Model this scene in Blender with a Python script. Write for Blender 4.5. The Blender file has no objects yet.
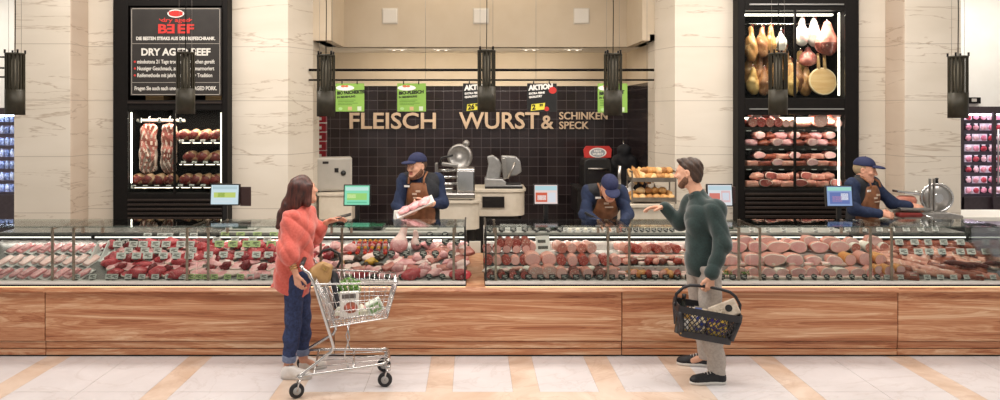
import bpy, math, random
import numpy as np
from mathutils import Vector, Matrix, noise
random.seed(7); rng = np.random.RandomState(7)
SC = bpy.context.scene; COL = SC.collection
PI = math.pi
# ---------------------------------------------------------------- camera geometry
F, VX, VY, CH, CD = 755.0, 472.0, 113.0, 2.198, 6.8      # focal (px), vanishing point, camera height, camera distance to counter front
def at(px, py, y):
    Z = y + CD
    return Vector(((px - VX) * Z / F, y, CH - (py - VY) * Z / F))
def X(px, y): return (px - VX) * (y + CD) / F
def H(py, y): return CH - (py - VY) * (y + CD) / F
# ---------------------------------------------------------------- materials
def lin(h):
    h = h.lstrip('#'); c = [int(h[i:i+2], 16) / 255 for i in (0, 2, 4)]
    return tuple((x / 12.92 if x <= .04045 else ((x + .055) / 1.055) ** 2.4) for x in c) + (1.0,)
class NT:
    def __init__(s, name):
        s.m = bpy.data.materials.new(name); s.m.use_nodes = True; s.t = s.m.node_tree
        s.t.nodes.clear(); s.out = s.n('ShaderNodeOutputMaterial')
    def n(s, typ, **kw):
        nd = s.t.nodes.new(typ)
        for k, v in kw.items(): setattr(nd, k, v)
        return nd
    def l(s, a, b): s.t.links.new(a, b)
    def math(s, op, a, b=None):
        nd = s.n('ShaderNodeMath', operation=op)
        for i, v in enumerate((a, b)):
            if v is None: continue
            if isinstance(v, (int, float)): nd.inputs[i].default_value = v
            else: s.l(v, nd.inputs[i])
        return nd.outputs[0]
    def mix(s, fac, a, b):
        nd = s.n('ShaderNodeMix', data_type='RGBA')
        for sock, v in ((nd.inputs[0], fac), (nd.inputs[6], a), (nd.inputs[7], b)):
            if isinstance(v, (int, float, tuple)): sock.default_value = v
            else: s.l(v, sock)
        return nd.outputs[2]
    def ramp(s, fac, stops, interp='LINEAR'):
        nd = s.n('ShaderNodeValToRGB'); r = nd.color_ramp; r.interpolation = interp
        while len(r.elements) < len(stops): r.elements.new(.5)
        for e, (p, c) in zip(r.elements, stops): e.position = p; e.color = c
        s.l(fac, nd.inputs[0]); return nd.outputs[0]
    def coords(s, scale=(1, 1, 1), rot=(0, 0, 0), rnd=True, loc=(0, 0, 0)):
        tc = s.n('ShaderNodeTexCoord'); mp = s.n('ShaderNodeMapping')
        mp.inputs['Scale'].default_value = scale; mp.inputs['Rotation'].default_value = rot; mp.inputs['Location'].default_value = loc
        src = tc.outputs['Object']
        if rnd:
            oi = s.n('ShaderNodeObjectInfo'); ml = s.math('MULTIPLY', oi.outputs['Random'], 37.0)
            va = s.n('ShaderNodeVectorMath', operation='ADD'); s.l(src, va.inputs[0]); s.l(ml, va.inputs[1]); src = va.outputs[0]
        s.l(src, mp.inputs['Vector']); return mp.outputs[0]
    def noise(s, vec, scale, detail=3, rough=.5, dist=0):
        nd = s.n('ShaderNodeTexNoise'); s.l(vec, nd.inputs['Vector'])
        nd.inputs['Scale'].default_value = scale; nd.inputs['Detail'].default_value = detail
        nd.inputs['Roughness'].default_value = rough; nd.inputs['Distortion'].default_value = dist
        return nd.outputs[0]
    def bsdf(s, col, rough=.5, metal=0, spec=.5, bump=None, bumps=.3, bumpd=.01, emis=None, es=0, sheen=0, coat=0, sss=0):
        b = s.n('ShaderNodeBsdfPrincipled')
        for k, v in (('Base Color', col), ('Roughness', rough), ('Metallic', metal)):
            if isinstance(v, (int, float, tuple)): b.inputs[k].default_value = v
            else: s.l(v, b.inputs[k])
        b.inputs['Specular IOR Level'].default_value = spec
        if coat: b.inputs['Coat Weight'].default_value = coat; b.inputs['Coat Roughness'].default_value = .12
        if sheen: b.inputs['Sheen Weight'].default_value = sheen
        if emis: b.inputs['Emission Color'].default_value = emis; b.inputs['Emission Strength'].default_value = es
        if bump is not None:
            bp = s.n('ShaderNodeBump'); bp.inputs['Strength'].default_value = bumps; bp.inputs['Distance'].default_value = bumpd
            s.l(bump, bp.inputs['Height']); s.l(bp.outputs[0], b.inputs['Normal'])
        s.l(b.outputs[0], s.out.inputs[0]); return b
MATS = {}
def mat(name, a, b=None, scale=12, rough=.5, metal=0, spec=.5, stretch=(1, 1, 1), detail=3, contrast=(.35, .65), bump=0, vary=0, coat=0, sheen=0, dist=0):
    """noise-mixed plain material; vary = per-object brightness spread"""
    if name in MATS: return MATS[name]
    t = NT(name); ca = lin(a); cb = lin(b or a)
    v = t.coords(stretch); nz = t.noise(v, scale, detail, .55, dist)
    col = t.ramp(nz, [(contrast[0], ca), (contrast[1], cb)])
    if vary:
        oi = t.n('ShaderNodeObjectInfo'); hs = t.n('ShaderNodeHueSaturation')
        val = t.math('ADD', t.math('MULTIPLY', oi.outputs['Random'], 2 * vary), 1 - vary)
        t.l(val, hs.inputs['Value']); t.l(col, hs.inputs['Color']); col = hs.outputs[0]
    t.bsdf(col, rough, metal, spec, nz if bump else None, bump, .004, coat=coat, sheen=sheen)
    MATS[name] = t.m; return t.m
def emit(name, c, s):
    if name in MATS: return MATS[name]
    t = NT(name); e = t.n('ShaderNodeEmission'); e.inputs[0].default_value = lin(c); e.inputs[1].default_value = s
    t.l(e.outputs[0], t.out.inputs[0]); MATS[name] = t.m; return t.m
def glass_mat(name, tint='#eef4f2', refl=.05):
    t = NT(name); tr = t.n('ShaderNodeBsdfTransparent'); tr.inputs[0].default_value = lin(tint)
    gl = t.n('ShaderNodeBsdfGlossy'); gl.inputs['Roughness'].default_value = .02
    fr = t.n('ShaderNodeFresnel'); fr.inputs[0].default_value = 1.3
    mx = t.n('ShaderNodeMixShader'); t.l(t.math('MULTIPLY', fr.outputs[0], refl / .05 * .8), mx.inputs[0]); t.l(tr.outputs[0], mx.inputs[1]); t.l(gl.outputs[0], mx.inputs[2])
    t.l(mx.outputs[0], t.out.inputs[0]); return t.m
# ---------------------------------------------------------------- mesh builder
class MB:
    def __init__(s): s.v = []; s.f = []; s.m = []; s.s = []
    def add(s, vs, fs, m=0, smooth=False, T=None):
        o = len(s.v)
        for p in vs:
            p = Vector(p); s.v.append(tuple(T @ p) if T is not None else tuple(p))
        for i, f in enumerate(fs):
            s.f.append([k + o for k in f]); s.m.append(m[i] if isinstance(m, (list, tuple)) else m); s.s.append(smooth)
        return s
    def box(s, x0, x1, y0, y1, z0, z1, m=0, T=None):
        v = [(x, y, z) for x in (x0, x1) for y in (y0, y1) for z in (z0, z1)]
        return s.add(v, [(0, 1, 3, 2), (4, 6, 7, 5), (0, 4, 5, 1), (2, 3, 7, 6), (0, 2, 6, 4), (1, 5, 7, 3)], m, False, T)
    def cbox(s, c, d, m=0, T=None):
        return s.box(c[0]-d[0]/2, c[0]+d[0]/2, c[1]-d[1]/2, c[1]+d[1]/2, c[2]-d[2]/2, c[2]+d[2]/2, m, T)
    def rings(s, rings, m=0, smooth=True, caps=(True, True), closed=True, T=None):
        n = len(rings[0]); vs = [p for r in rings for p in r]; fs = []; ms = []
        for i in range(len(rings) - 1):
            for j in range(n if closed else n - 1):
                k = (j + 1) % n; fs.append((i*n+j, i*n+k, (i+1)*n+k, (i+1)*n+j)); ms.append(m[i] if isinstance(m, (list, tuple)) else m)
        s.add(vs, fs, ms, smooth, T)
        if closed:
            o = len(s.v) - len(vs)
            if caps[0]: s.f.append([o + j for j in range(n)][::-1]); s.m.append(m[0] if isinstance(m, (list, tuple)) else m); s.s.append(False)
            if caps[1]: s.f.append([o + (len(rings)-1)*n + j for j in range(n)]); s.m.append(m[-1] if isinstance(m, (list, tuple)) else m); s.s.append(False)
        return s
    def tube(s, pts, r, n=8, m=0, closed=False, T=None, smooth=True):
        pts = [Vector(p) for p in pts]; R = r if isinstance(r, (list, tuple)) else [r] * len(pts)
        N = len(pts); rings = []; prev = None
        for i, p in enumerate(pts):
            if closed: d = pts[(i+1) % N] - pts[i-1]
            else: d = pts[min(i+1, N-1)] - pts[max(i-1, 0)]
            d.normalize()
            if prev is None:
                a = Vector((0, 0, 1)) if abs(d.z) < .9 else Vector((1, 0, 0)); u = d.cross(a).normalized()
            else:
                u = prev - d * prev.dot(d); u.normalize()
            prev = u; w = d.cross(u)
            rings.append([p + (u * math.cos(2*PI*k/n) + w * math.sin(2*PI*k/n)) * R[i] for k in range(n)])
        if closed: rings.append(rings[0])
        return s.rings(rings, m, smooth, (not closed, not closed), T=T)
    def cyl(s, a, b, r, n=16, m=0, r2=None, T=None):
        return s.tube([a, b], [r, r if r2 is None else r2], n, m, T=T)
    def lathe(s, prof, n=24, m=0, T=None, smooth=True, caps=(True, True)):
        return s.rings([[(r*math.cos(2*PI*k/n), r*math.sin(2*PI*k/n), z) for k in range(n)] for r, z in prof], m, smooth, caps, T=T)
    def prism(s, poly, y0, y1, m=0, T=None, smooth=False):
        """poly of (x,z) extruded along y"""
        n = len(poly); vs = [(x, y0, z) for x, z in poly] + [(x, y1, z) for x, z in poly]
        fs = [tuple(range(n)), tuple(range(2*n-1, n-1, -1))]
        s.add(vs, fs, m, False, T); o = len(s.v) - 2*n
        for j in range(n):
            k = (j+1) % n; s.f.append([o+j, o+n+j, o+n+k, o+k]); s.m.append(m); s.s.append(smooth)
        return s
    def blob(s, c, R, seed=0, amp=.12, freq=1.6, nu=16, nv=10, m=0, flat=None, T=None):
        """noise-displaced ellipsoid; flat = clip level of its underside"""
        vs = []
        for i in range(nv + 1):
            th = PI * i / nv
            for j in range(nu):
                ph = 2*PI*j/nu; d = Vector((math.sin(th)*math.cos(ph), math.sin(th)*math.sin(ph), math.cos(th)))
                q = 1 + amp * 1.6 * noise.noise(d * freq + Vector((seed*7.3, seed*3.1, seed*1.7)))
                z = d.z * R[2] * q
                if flat is not None and z < flat: z = flat
                vs.append((c[0]+d.x*R[0]*q, c[1]+d.y*R[1]*q, c[2]+z))
        fs = [(i*nu+j, (i+1)*nu+j, (i+1)*nu+(j+1) % nu, i*nu+(j+1) % nu) for i in range(nv) for j in range(nu)]
        return s.add(vs, fs, m, True, T)
    def mesh(s, name, mats):
        me = bpy.data.meshes.new(name); me.from_pydata(s.v, [], s.f)
        for a in (mats if isinstance(mats, (list, tuple)) else [mats]): me.materials.append(a)
        me.polygons.foreach_set('material_index', s.m); me.polygons.foreach_set('use_smooth', s.s); me.update()
        return me
    def build(s, name, mats, parent=None, loc=(0, 0, 0), rot=(0, 0, 0), bev=0, sub=0, seg=2):
        return link(name, s.mesh(name, mats), parent, loc, rot, bev, sub, seg)
def link(name, me, parent=None, loc=(0, 0, 0), rot=(0, 0, 0), bev=0, sub=0, seg=2):
    o = bpy.data.objects.new(name, me); COL.objects.link(o); o.location = loc; o.rotation_euler = rot
    if parent is not None: o.parent = parent
    if bev:
        b = o.modifiers.new('b', 'BEVEL'); b.width = bev; b.segments = seg; b.limit_method = 'ANGLE'; b.angle_limit = .6
    if sub:
        b = o.modifiers.new('s', 'SUBSURF'); b.levels = sub; b.render_levels = sub
    return o
LABELS = {}
def tag(o, label=None, cat=None, group=None, kind=None):
    if label:
        n = len(label.split())
        if n > 16 or n < 4: print('LABEL LENGTH', n, label)
        if label in LABELS: print('DUPLICATE LABEL', label)
        LABELS[label] = 1; o['label'] = label
    if cat: o['category'] = cat
    if group: o['group'] = group
    if kind: o['kind'] = kind
    return o
def thing(name, label, cat, loc=(0, 0, 0), rz=0, group=None, rot=None):
    o = bpy.data.objects.new(name, None); COL.objects.link(o); o.empty_display_size = .1
    o.location = loc; o.rotation_euler = rot or (0, 0, rz)
    return tag(o, label, cat, group)
def dup(o, loc, rot=None, label=None, scale=None):
    """copy a thing with its parts and sub-parts"""
    c = o.copy(); COL.objects.link(c); c.location = loc
    if rot is not None: c.rotation_euler = rot
    if scale is not None: c.scale = scale
    if label: tag(c, label)
    def kids(a, b):
        for ch in list(a.children):
            k = ch.copy(); COL.objects.link(k); k.parent = b; kids(ch, k)
    kids(o, c); return c
def struct(o): o['kind'] = 'structure'; return o
def text_mesh(name, s, size, mats, bold=0, ext=.002, align='LEFT', sx=1, mirror=False):
    cu = bpy.data.curves.new(name, 'FONT'); cu.body = s; cu.size = size; cu.extrude = ext; cu.offset = bold
    cu.align_x = align; cu.resolution_u = 3; cu.fill_mode = 'BOTH'
    tmp = bpy.data.objects.new(name, cu); COL.objects.link(tmp)
    dg = bpy.context.evaluated_depsgraph_get(); dg.update()
    me = bpy.data.meshes.new_from_object(tmp.evaluated_get(dg)); bpy.data.objects.remove(tmp); bpy.data.curves.remove(cu)
    me.materials.clear(); me.materials.append(mats); me.name = name
    for v in me.vertices:
        v.co.x *= sx * (-1 if mirror else 1)
    if mirror: me.flip_normals()
    return me
def lettering(name, lines, m, parent, rot=(PI/2, 0, 0)):
    """lines: (string, size, x, y(local depth), z, bold, align, sx[, skew]); joined into one mesh standing upright"""
    b = MB()
    for ln in lines:
        s, size, x, y, z, bold, al, sx = ln[:8]
        me = text_mesh('t', s, size, m, bold, .0015, al, sx, len(ln) > 9 and ln[9])
        sk = ln[8] if len(ln) > 8 else 0
        b.add([(v.co.x + x, y - v.co.z, v.co.y + z + v.co.x * sk) for v in me.vertices], [tuple(p.vertices) for p in me.polygons])
        bpy.data.meshes.remove(me)
    return b.build(name, m, parent)
# ---------------------------------------------------------------- signed-distance modelling (bodies, clothes, organic shapes)
def nrm(a): a = np.asarray(a, float); return a / (np.linalg.norm(a) + 1e-9)
class SDF:
    def __init__(s, res=.006): s.ops = []; s.res = res
    def cap(s, a, b, ra, rb=None, k=.02, flat=None, sub=False):
        a = np.asarray(a, float); b = np.asarray(b, float); rb = ra if rb is None else rb; R = max(ra, rb)
        def fn(P):
            ab = b - a; t = np.clip(((P - a) @ ab) / (ab @ ab + 1e-9), 0, 1)
            v = P - a - t[..., None] * ab
            if flat is not None:
                n, q = np.asarray(flat[0], float), flat[1]; v = v + (v @ n)[..., None] * n * (1/q - 1)
            return (np.sqrt((v*v).sum(-1)) - (ra + (rb - ra) * t)) * (1 if flat is None else min(1, flat[1]))
        s.ops.append((fn, np.minimum(a, b) - R*1.05, np.maximum(a, b) + R*1.05, k, sub)); return s
    def ell(s, c, R, ax=None, k=.02, sub=False):
        c = np.asarray(c, float); R = np.asarray(R, float); A = np.eye(3) if ax is None else np.asarray(ax, float)
        def fn(P):
            q = (P - c) @ A.T; k0 = np.sqrt(((q/R)**2).sum(-1)); k1 = np.sqrt(((q/(R*R))**2).sum(-1)) + 1e-9
            return k0 * (k0 - 1) / k1
        m = R.max(); s.ops.append((fn, c - m, c + m, k, sub)); return s
    def box(s, c, h, ax=None, r=.01, k=.01, sub=False):
        c = np.asarray(c, float); h = np.asarray(h, float); A = np.eye(3) if ax is None else np.asarray(ax, float)
        def fn(P):
            q = np.abs((P - c) @ A.T) - (h - r)
            return np.sqrt((np.maximum(q, 0)**2).sum(-1)) + np.minimum(q.max(-1), 0) - r
        m = np.linalg.norm(h); s.ops.append((fn, c - m, c + m, k, sub)); return s
    def cut(s, n, p, k=.004):
        n = nrm(n); p = np.asarray(p, float)
        s.ops.append((lambda P: (P - p) @ n, None, None, k, 'cut')); return s
    def mesh(s, fold=None):
        lo = np.min([o[1] for o in s.ops if o[1] is not None and not o[4]], 0) - 3*s.res - .02
        hi = np.max([o[2] for o in s.ops if o[1] is not None and not o[4]], 0) + 3*s.res + .02
        n = np.ceil((hi - lo) / s.res).astype(int) + 1
        g = [lo[i] + np.arange(n[i]) * s.res for i in range(3)]
        D = np.full(n, .06, np.float32)
        for fn, a, b, k, sub in s.ops:
            if a is None: sl = (slice(None),) * 3
            else:
                i0 = np.maximum(((a - k - .03 - lo) / s.res).astype(int), 0); i1 = np.minimum(((b + k + .03 - lo) / s.res).astype(int) + 2, n)
                if (i1 <= i0).any(): continue
                sl = tuple(slice(i0[i], i1[i]) for i in range(3))
            P = np.stack(np.meshgrid(*[g[i][sl[i]] for i in range(3)], indexing='ij'), -1)
            d = fn(P).astype(np.float32); c = D[sl]
            if sub is False:
                h = np.maximum(k - np.abs(c - d), 0) / k; D[sl] = np.minimum(c, d) - h*h*k*.25
            else:
                e = d if sub == 'cut' else -d
                h = np.maximum(k - np.abs(c - e), 0) / k; D[sl] = np.maximum(c, e) + h*h*k*.25
        if fold is not None:
            P = np.stack(np.meshgrid(*g, indexing='ij'), -1); D += fold(P).astype(np.float32)
        D[0] = D[-1] = .06; D[:, 0] = D[:, -1] = .06; D[:, :, 0] = D[:, :, -1] = .06
        S = D < 0; cn = n - 1
        acc = np.zeros(tuple(cn) + (3,), np.float32); cnt = np.zeros(tuple(cn), np.float32); quads = []; edges = []
        for ax in range(3):
            a0 = [slice(None)]*3; a1 = [slice(None)]*3; a0[ax] = slice(0, -1); a1[ax] = slice(1, None)
            d0 = D[tuple(a0)]; d1 = D[tuple(a1)]; idx = np.argwhere(S[tuple(a0)] != S[tuple(a1)])
            dd0 = d0[tuple(idx.T)]; dd1 = d1[tuple(idx.T)]; t = dd0 / (dd0 - dd1)
            pos = idx.astype(np.float32); pos[:, ax] += t
            o1, o2 = [(1, 2), (2, 0), (0, 1)][ax]; cells = []
            for q1, q2 in ((0, 0), (1, 0), (1, 1), (0, 1)):
                ci = idx.copy(); ci[:, o1] -= q1; ci[:, o2] -= q2; cells.append(ci)
                np.add.at(acc, tuple(ci.T), pos); np.add.at(cnt, tuple(ci.T), 1)
            edges.append((cells, dd0 < 0))
        used = np.argwhere(cnt > 0); vid = np.full(tuple(cn), -1, np.int64); vid[tuple(used.T)] = np.arange(len(used))
        V = acc[tuple(used.T)] / cnt[tuple(used.T)][:, None] * s.res + lo
        for cells, neg in edges:
            q = np.stack([vid[tuple(c.T)] for c in cells], 1); q[neg] = q[neg][:, ::-1]; quads.append(q)
        return V, np.concatenate(quads)[:, ::-1]
    def build(s, name, m, parent=None, fold=None, paint=None, loc=(0, 0, 0), rot=(0, 0, 0)):
        V, Q = s.mesh(fold); me = bpy.data.meshes.new(name)
        me.vertices.add(len(V)); me.vertices.foreach_set('co', V.astype(np.float32).ravel())
        me.loops.add(len(Q) * 4); me.loops.foreach_set('vertex_index', Q.astype(np.int32).ravel())
        me.polygons.add(len(Q)); me.polygons.foreach_set('loop_start', np.arange(0, len(Q)*4, 4, dtype=np.int32))
        me.polygons.foreach_set('loop_total', np.full(len(Q), 4, np.int32)); me.update(calc_edges=True)
        for a in (m if isinstance(m, (list, tuple)) else [m]): me.materials.append(a)
        if paint is not None:
            me.polygons.foreach_set('material_index', paint(V[Q].mean(1)).astype(np.int32))
        me.polygons.foreach_set('use_smooth', np.ones(len(Q), bool)); me.validate()
        # outward normals
        c = V.mean(0)
        vol = np.einsum('ij,ij->i', np.cross(V[Q[:, 1]] - V[Q[:, 0]], V[Q[:, 2]] - V[Q[:, 0]]), V[Q[:, 0]] - c).sum()
        if vol < 0: me.flip_normals()
        return link(name, me, parent, loc, rot)
def folds(amp, fx=18, seed=0, dirn=(1, 0, .6)):
    d = nrm(dirn)
    def fn(P):
        w = P @ d
        a = np.sin(P[..., 2]*11 + seed*1.3 + 2*np.sin(P[..., 0]*13 + seed))*.5 + 1.1 - 1.9*np.abs(np.sin(w*fx*1.1 + 1.5*np.sin(P[..., 2]*9 + P[..., 1]*12 + seed) + seed))
        c = 1 - 1.7*np.abs(np.sin(P[..., 2]*19 + P[..., 0]*11 - P[..., 1]*8 + seed*2 + 1.6*np.sin(P[..., 0]*14 + P[..., 1]*10 + seed)))
        return amp * .55 * (a + .75*c)
    return fn
ORD = 'first second third fourth fifth sixth seventh eighth ninth tenth eleventh twelfth thirteenth fourteenth fifteenth sixteenth seventeenth eighteenth nineteenth twentieth'.split()
def ordn(i, n):
    if n == 1: return 'only'
    if i == 0: return 'leftmost'
    if i == n-1 and n > 1: return 'rightmost'
    return ORD[i]
# ================================================================= materials of the room
def marble(name, a, b, vein, joint=.672, z0=.331, rough=.35):
    t = NT(name)
    v = t.coords((.4, .4, 1.3), rot=(0, .25, 0), rnd=True); n1 = t.noise(v, 1.5, 5, .55, .4)
    base = t.ramp(n1, [(.3, lin(a)), (.7, lin(b))])
    v2 = t.coords((.3, .3, 2.6), rot=(0, -.09, 0), rnd=True); n2 = t.noise(v2, 1.2, 6, .58, .45)
    ve = t.math('SUBTRACT', 1.0, t.math('MULTIPLY', t.math('ABSOLUTE', t.math('SUBTRACT', n2, .5)), 95.0))
    ve = t.math('MULTIPLY', t.math('MAXIMUM', ve, 0.0), .5)
    col = t.mix(ve, base, lin(vein))
    tc = t.n('ShaderNodeTexCoord'); sp = t.n('ShaderNodeSeparateXYZ'); t.l(tc.outputs['Object'], sp.inputs[0])
    fr = t.math('FRACT', t.math('DIVIDE', t.math('SUBTRACT', sp.outputs[2], z0), joint))
    jt = t.math('LESS_THAN', fr, .012)
    col = t.mix(t.math('MULTIPLY', jt, .45), col, lin('#7a6656'))
    t.bsdf(col, rough, 0, .4); return t.m
M_marb = marble('marble', '#d3c9b9', '#e0d7c9', '#8f7358')
M_marbShade = marble('marble_shaded', '#c4b09d', '#d3c2b0', '#8b6c52')  # darker, pinker copy of the marble: shade of the returns put into the colour
def tiles(name, rot, loc=(0, 0, 0)):
    t = NT(name); v = t.coords((1, 1, 1), rot, False, loc)
    br = t.n('ShaderNodeTexBrick', offset=0, squash=1); t.l(v, br.inputs['Vector'])
    br.inputs['Color1'].default_value = lin('#251e1f'); br.inputs['Color2'].default_value = lin('#302829'); br.inputs['Mortar'].default_value = lin('#534a4a')
    br.inputs['Scale'].default_value = 1; br.inputs['Mortar Size'].default_value = .0035; br.inputs['Brick Width'].default_value = .15; br.inputs['Row Height'].default_value = .15
    n = t.noise(v, 26, 2); hb = t.math('ADD', t.math('MULTIPLY', br.outputs['Fac'], -1.0), t.math('MULTIPLY', n, .6))
    t.bsdf(br.outputs['Color'], .16, 0, .5, hb, .25, .004); return t.m
M_tile = tiles('glazed_tiles', (PI/2, 0, 0)); M_tileS = tiles('glazed_tiles_side', (PI/2, 0, PI/2))
M_cream = mat('cream_paint', '#c9baa4', '#c5b59e', 3, .8, spec=.2)
M_cream2 = mat('cream_paint_warm', '#dccbb2', '#d7c5aa', 3, .8, spec=.2)
M_white = mat('white_paint', '#e8e6de', '#e4e1d8', 3, .8, spec=.2)
M_black = mat('black_metal', '#0d0a08', '#120e0c', 20, .6, 0, .2)
M_brown = mat('dark_bronze', '#2a211c', '#332822', 20, .45, .2)
M_blk = mat('black_plastic', '#141414', '#1b1a1a', 30, .45)
M_steel = mat('brushed_steel', '#b9b6b2', '#c9c6c2', 40, .28, 1, stretch=(1, 8, 8))
M_steelD = mat('dull_steel', '#9b9894', '#a9a6a2', 30, .42, .9)
M_chrome = mat('chrome', '#d5d5d5', '#dedede', 10, .12, 1)
M_paper = mat('white_paper', '#ece9e4', '#e4e0da', 20, .8, spec=.2)
M_grey = mat('grey_enamel', '#b6b1a8', '#bdb8af', 8, .4)
M_stone = mat('cream_stone', '#cfc4b2', '#d8cebd', 9, .4)
M_glass = glass_mat('case_glass', '#f1f5f3', .045)
M_glassF = glass_mat('fridge_glass', '#eef2f0', .03)
M_led = emit('led', '#fff6ea', 5.0)
M_ledw = emit('led_soft', '#fff1dc', 3.0)
def wood(name):
    t = NT(name)
    v = t.coords((.34, 1, 6.0)); n1 = t.noise(v, 1.3, 6, .6, 1.5)
    v2 = t.coords((.7, 2, 30)); n2 = t.noise(v2, 1.8, 5, .65, .6)
    f = t.math('ADD', t.math('MULTIPLY', n1, .76), t.math('MULTIPLY', n2, .24))
    ring = t.math('FRACT', t.math('MULTIPLY', n1, 11.0)); ring = t.math('ABSOLUTE', t.math('SUBTRACT', ring, .5))
    f = t.math('ADD', f, t.math('MULTIPLY', t.math('SUBTRACT', ring, .25), .22))
    col = t.ramp(f, [(.31, lin('#74412b')), (.42, lin('#ac6d4a')), (.53, lin('#c68f69')), (.66, lin('#e2bd9a'))])
    t.bsdf(col, .38, 0, .4, n2, .08, .003); return t.m
M_wood = wood('walnut_veneer')
# ================================================================= floor: pale marble slabs with travertine bands
def stone(name, a, b, vein, rough):
    t = NT(name); v = t.coords((1, 1, 1), (0, 0, .5), False); n1 = t.noise(v, 2.2, 5, .6, .9)
    base = t.ramp(n1, [(.32, lin(a)), (.7, lin(b))]); n2 = t.noise(v, 1.1, 6, .6, 2.0)
    ve = t.math('MAXIMUM', t.math('SUBTRACT', 1.0, t.math('MULTIPLY', t.math('ABSOLUTE', t.math('SUBTRACT', n2, .5)), 40.0)), 0.0)
    t.bsdf(t.mix(t.math('MULTIPLY', ve, .3), base, lin(vein)), rough, 0, .5); return t.m
M_fl1 = stone('floor_marble', '#d0cbcb', '#dbd7d8', '#b5aba5', .28)
M_fl2 = stone('floor_marble_grey', '#c9c3c0', '#d4cecb', '#aaa09b', .28)
M_fl3 = stone('floor_travertine', '#c8ae98', '#e3d1c2', '#b3927a', .3)
M_joint = mat('floor_joint', '#a79f98', rough=.7)
def make_floor():
    b = MB(); bands = [-5.05, -3.73, -2.45, -1.45, -.26, .43, 1.11, 1.78, 2.61, 3.85, 5.15]; hw = .105
    xs = [-9.0]
    cells = []
    x = -9.0
    for c in bands:
        cells.append((x, c - hw, 0)); cells.append((c - hw, c + hw, 2)); x = c + hw
    cells.append((x, 9.0, 0))
    rows = [(-9, -2.2, 0), (-2.2, -1.06, 1), (-1.06, -.85, 2), (-.85, .35, 3), (.35, 9, 4)]
    k = 0
    for (x0, x1, m) in cells:
        for (y0, y1, r) in rows:
            k += 1
            if m == 2: b.box(x0, x1, y0, y1, -.05, 0, 2); continue
            inl = r == 2 and x0 > -1.6 and x1 < 1.8
            if inl: b.box(x0, x1, y0, y1, -.05, 0, 2); continue
            n = max(1, round((x1 - x0) / .62)); w = (x1 - x0) / n
            for i in range(n):
                mm = (k * 7 + i * 3) % 5 in (0, 2)
                g = .002
                b.box(x0 + i*w + g, x0 + (i+1)*w - g, y0 + g, y1 - g, -.05, 0, 1 if mm else 0)
    b.box(-9, 9, -9, 9, -.08, -.003, 3)
    struct(b.build('floor', [M_fl1, M_fl2, M_fl3, M_joint]))
make_floor()
# ================================================================= pillars (marble), niche, walls
TOP = 4.6
def slab(name, m, pts):
    """vertical prism from a plan polygon (x,y)"""
    b = MB(); n = len(pts); vs = [(x, y, 0) for x, y in pts] + [(x, y, TOP) for x, y in pts]
    b.add(vs, [tuple(range(n))[::-1], tuple(range(n, 2*n))] + [(j, (j+1) % n, n+(j+1) % n, n+j) for j in range(n)])
    return struct(b.build(name, m, bev=.004))
YP, YR = 2.2, 2.6                                                  # pier face, recessed face
slab('pillar', M_marb, [(X(14, YP), YP), (X(70, YP), YP), (X(70, YP), 3.4), (X(14, YP), 3.4)])
slab('pillar', M_marbShade, [(X(70, YP), YP + .004), (X(70, YP) + .012, YP + .004), (X(70, YP) + .012, YR + .02), (X(70, YP), YR + .02)])  # thin facing on the pier return, its shade painted in
slab('pillar', M_marb, [(X(70, YP) + .012, YR), (X(113, YR), YR), (X(113, YR), 3.4), (X(70, YP) + .012, 3.4)])
slab('pillar', M_marb, [(X(228, YR), YR), (X(288, YR), YR), (X(313, 3.1), 3.1), (X(313, 3.1), 3.5), (X(228, YR), 3.5)])
slab('pillar', M_marb, [(X(675, YR), YR), (X(738, YR), YR), (X(738, YR), 3.5), (X(655, 3.1), 3.5), (X(655, 3.1), 3.1)])
slab('pillar', M_marbShade, [(X(905, YP) - .012, YP + .004), (X(905, YP), YP + .004), (X(905, YP), YR + .02), (X(905, YP) - .012, YR + .02)])
slab('pillar', M_marb, [(X(859, YR), YR), (X(905, YP) - .012, YR), (X(905, YP) - .012, 3.4), (X(859, YR), 3.4)])
slab('pillar', M_marb, [(X(905, YP), YP), (X(961, YP), YP), (X(961, YP), 3.4), (X(905, YP), 3.4)])
YN = 5.2                                                           # niche back
xl, xr = X(313, 3.1), X(655, 3.1); zt = H(86, YN); zs = H(47, YN)
xlb = X(327, YN)
def plate(name, m, x0, x1, y0, y1, z0, z1): return struct(MB().box(x0, x1, y0, y1, z0, z1).build(name, m))
plate('wall_niche_tiled', M_tile, xlb, xr + .1, YN, YN + .15, 0, zt)
plate('wall_niche_tiled_side', M_tileS, X(627.5, YN), X(627.5, YN) + .12, 3.12, YN, 0, zt)
plate('wall_niche_lower_panel', M_cream2, xl - 1.2, X(627.5, YN) + .1, YN - .02, YN + .13, zt, H(47, 4.1) + .01)
plate('wall_niche_lower_panel_side', M_cream2, X(627.5, YN) - .02, X(627.5, YN) + .1, 3.12, YN - .02, zt, H(47, 4.1) + .01)
YU = 4.1                                                          # upper bulkhead face, in front of the soffit
zb = H(47, YU)
plate('wall_niche_bulkhead', M_cream, X(344, YU) - .1, X(627, YU) + .1, YU, YU + .1, zb, TOP)
b = MB().box(xl - 1.2, X(627.5, YN) + .1, YU + .015, YN + .13, zb, zb + .08)
b.box(xl - 1.2, X(344, YU) - .1, 3.2, YU + .015, zb, zb + .08); b.box(X(627, YU) + .1, X(627.5, YN) + .1, 3.12, YU + .015, zb, zb + .08)
struct(b.build('ceiling_niche_soffit', mat('soffit_bounce_lit', '#ece3d3', '#e8deca', 3, .7)))  # colour lightened to imitate light bounced up from the counters
plate('wall_niche_bulkhead_side', M_cream, xl, X(344, YU), 3.1, YU, zb, TOP)
plate('wall_niche_bulkhead_side', M_cream, X(627, YU), xr + .05, 3.12, YU, zb, TOP)
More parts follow.
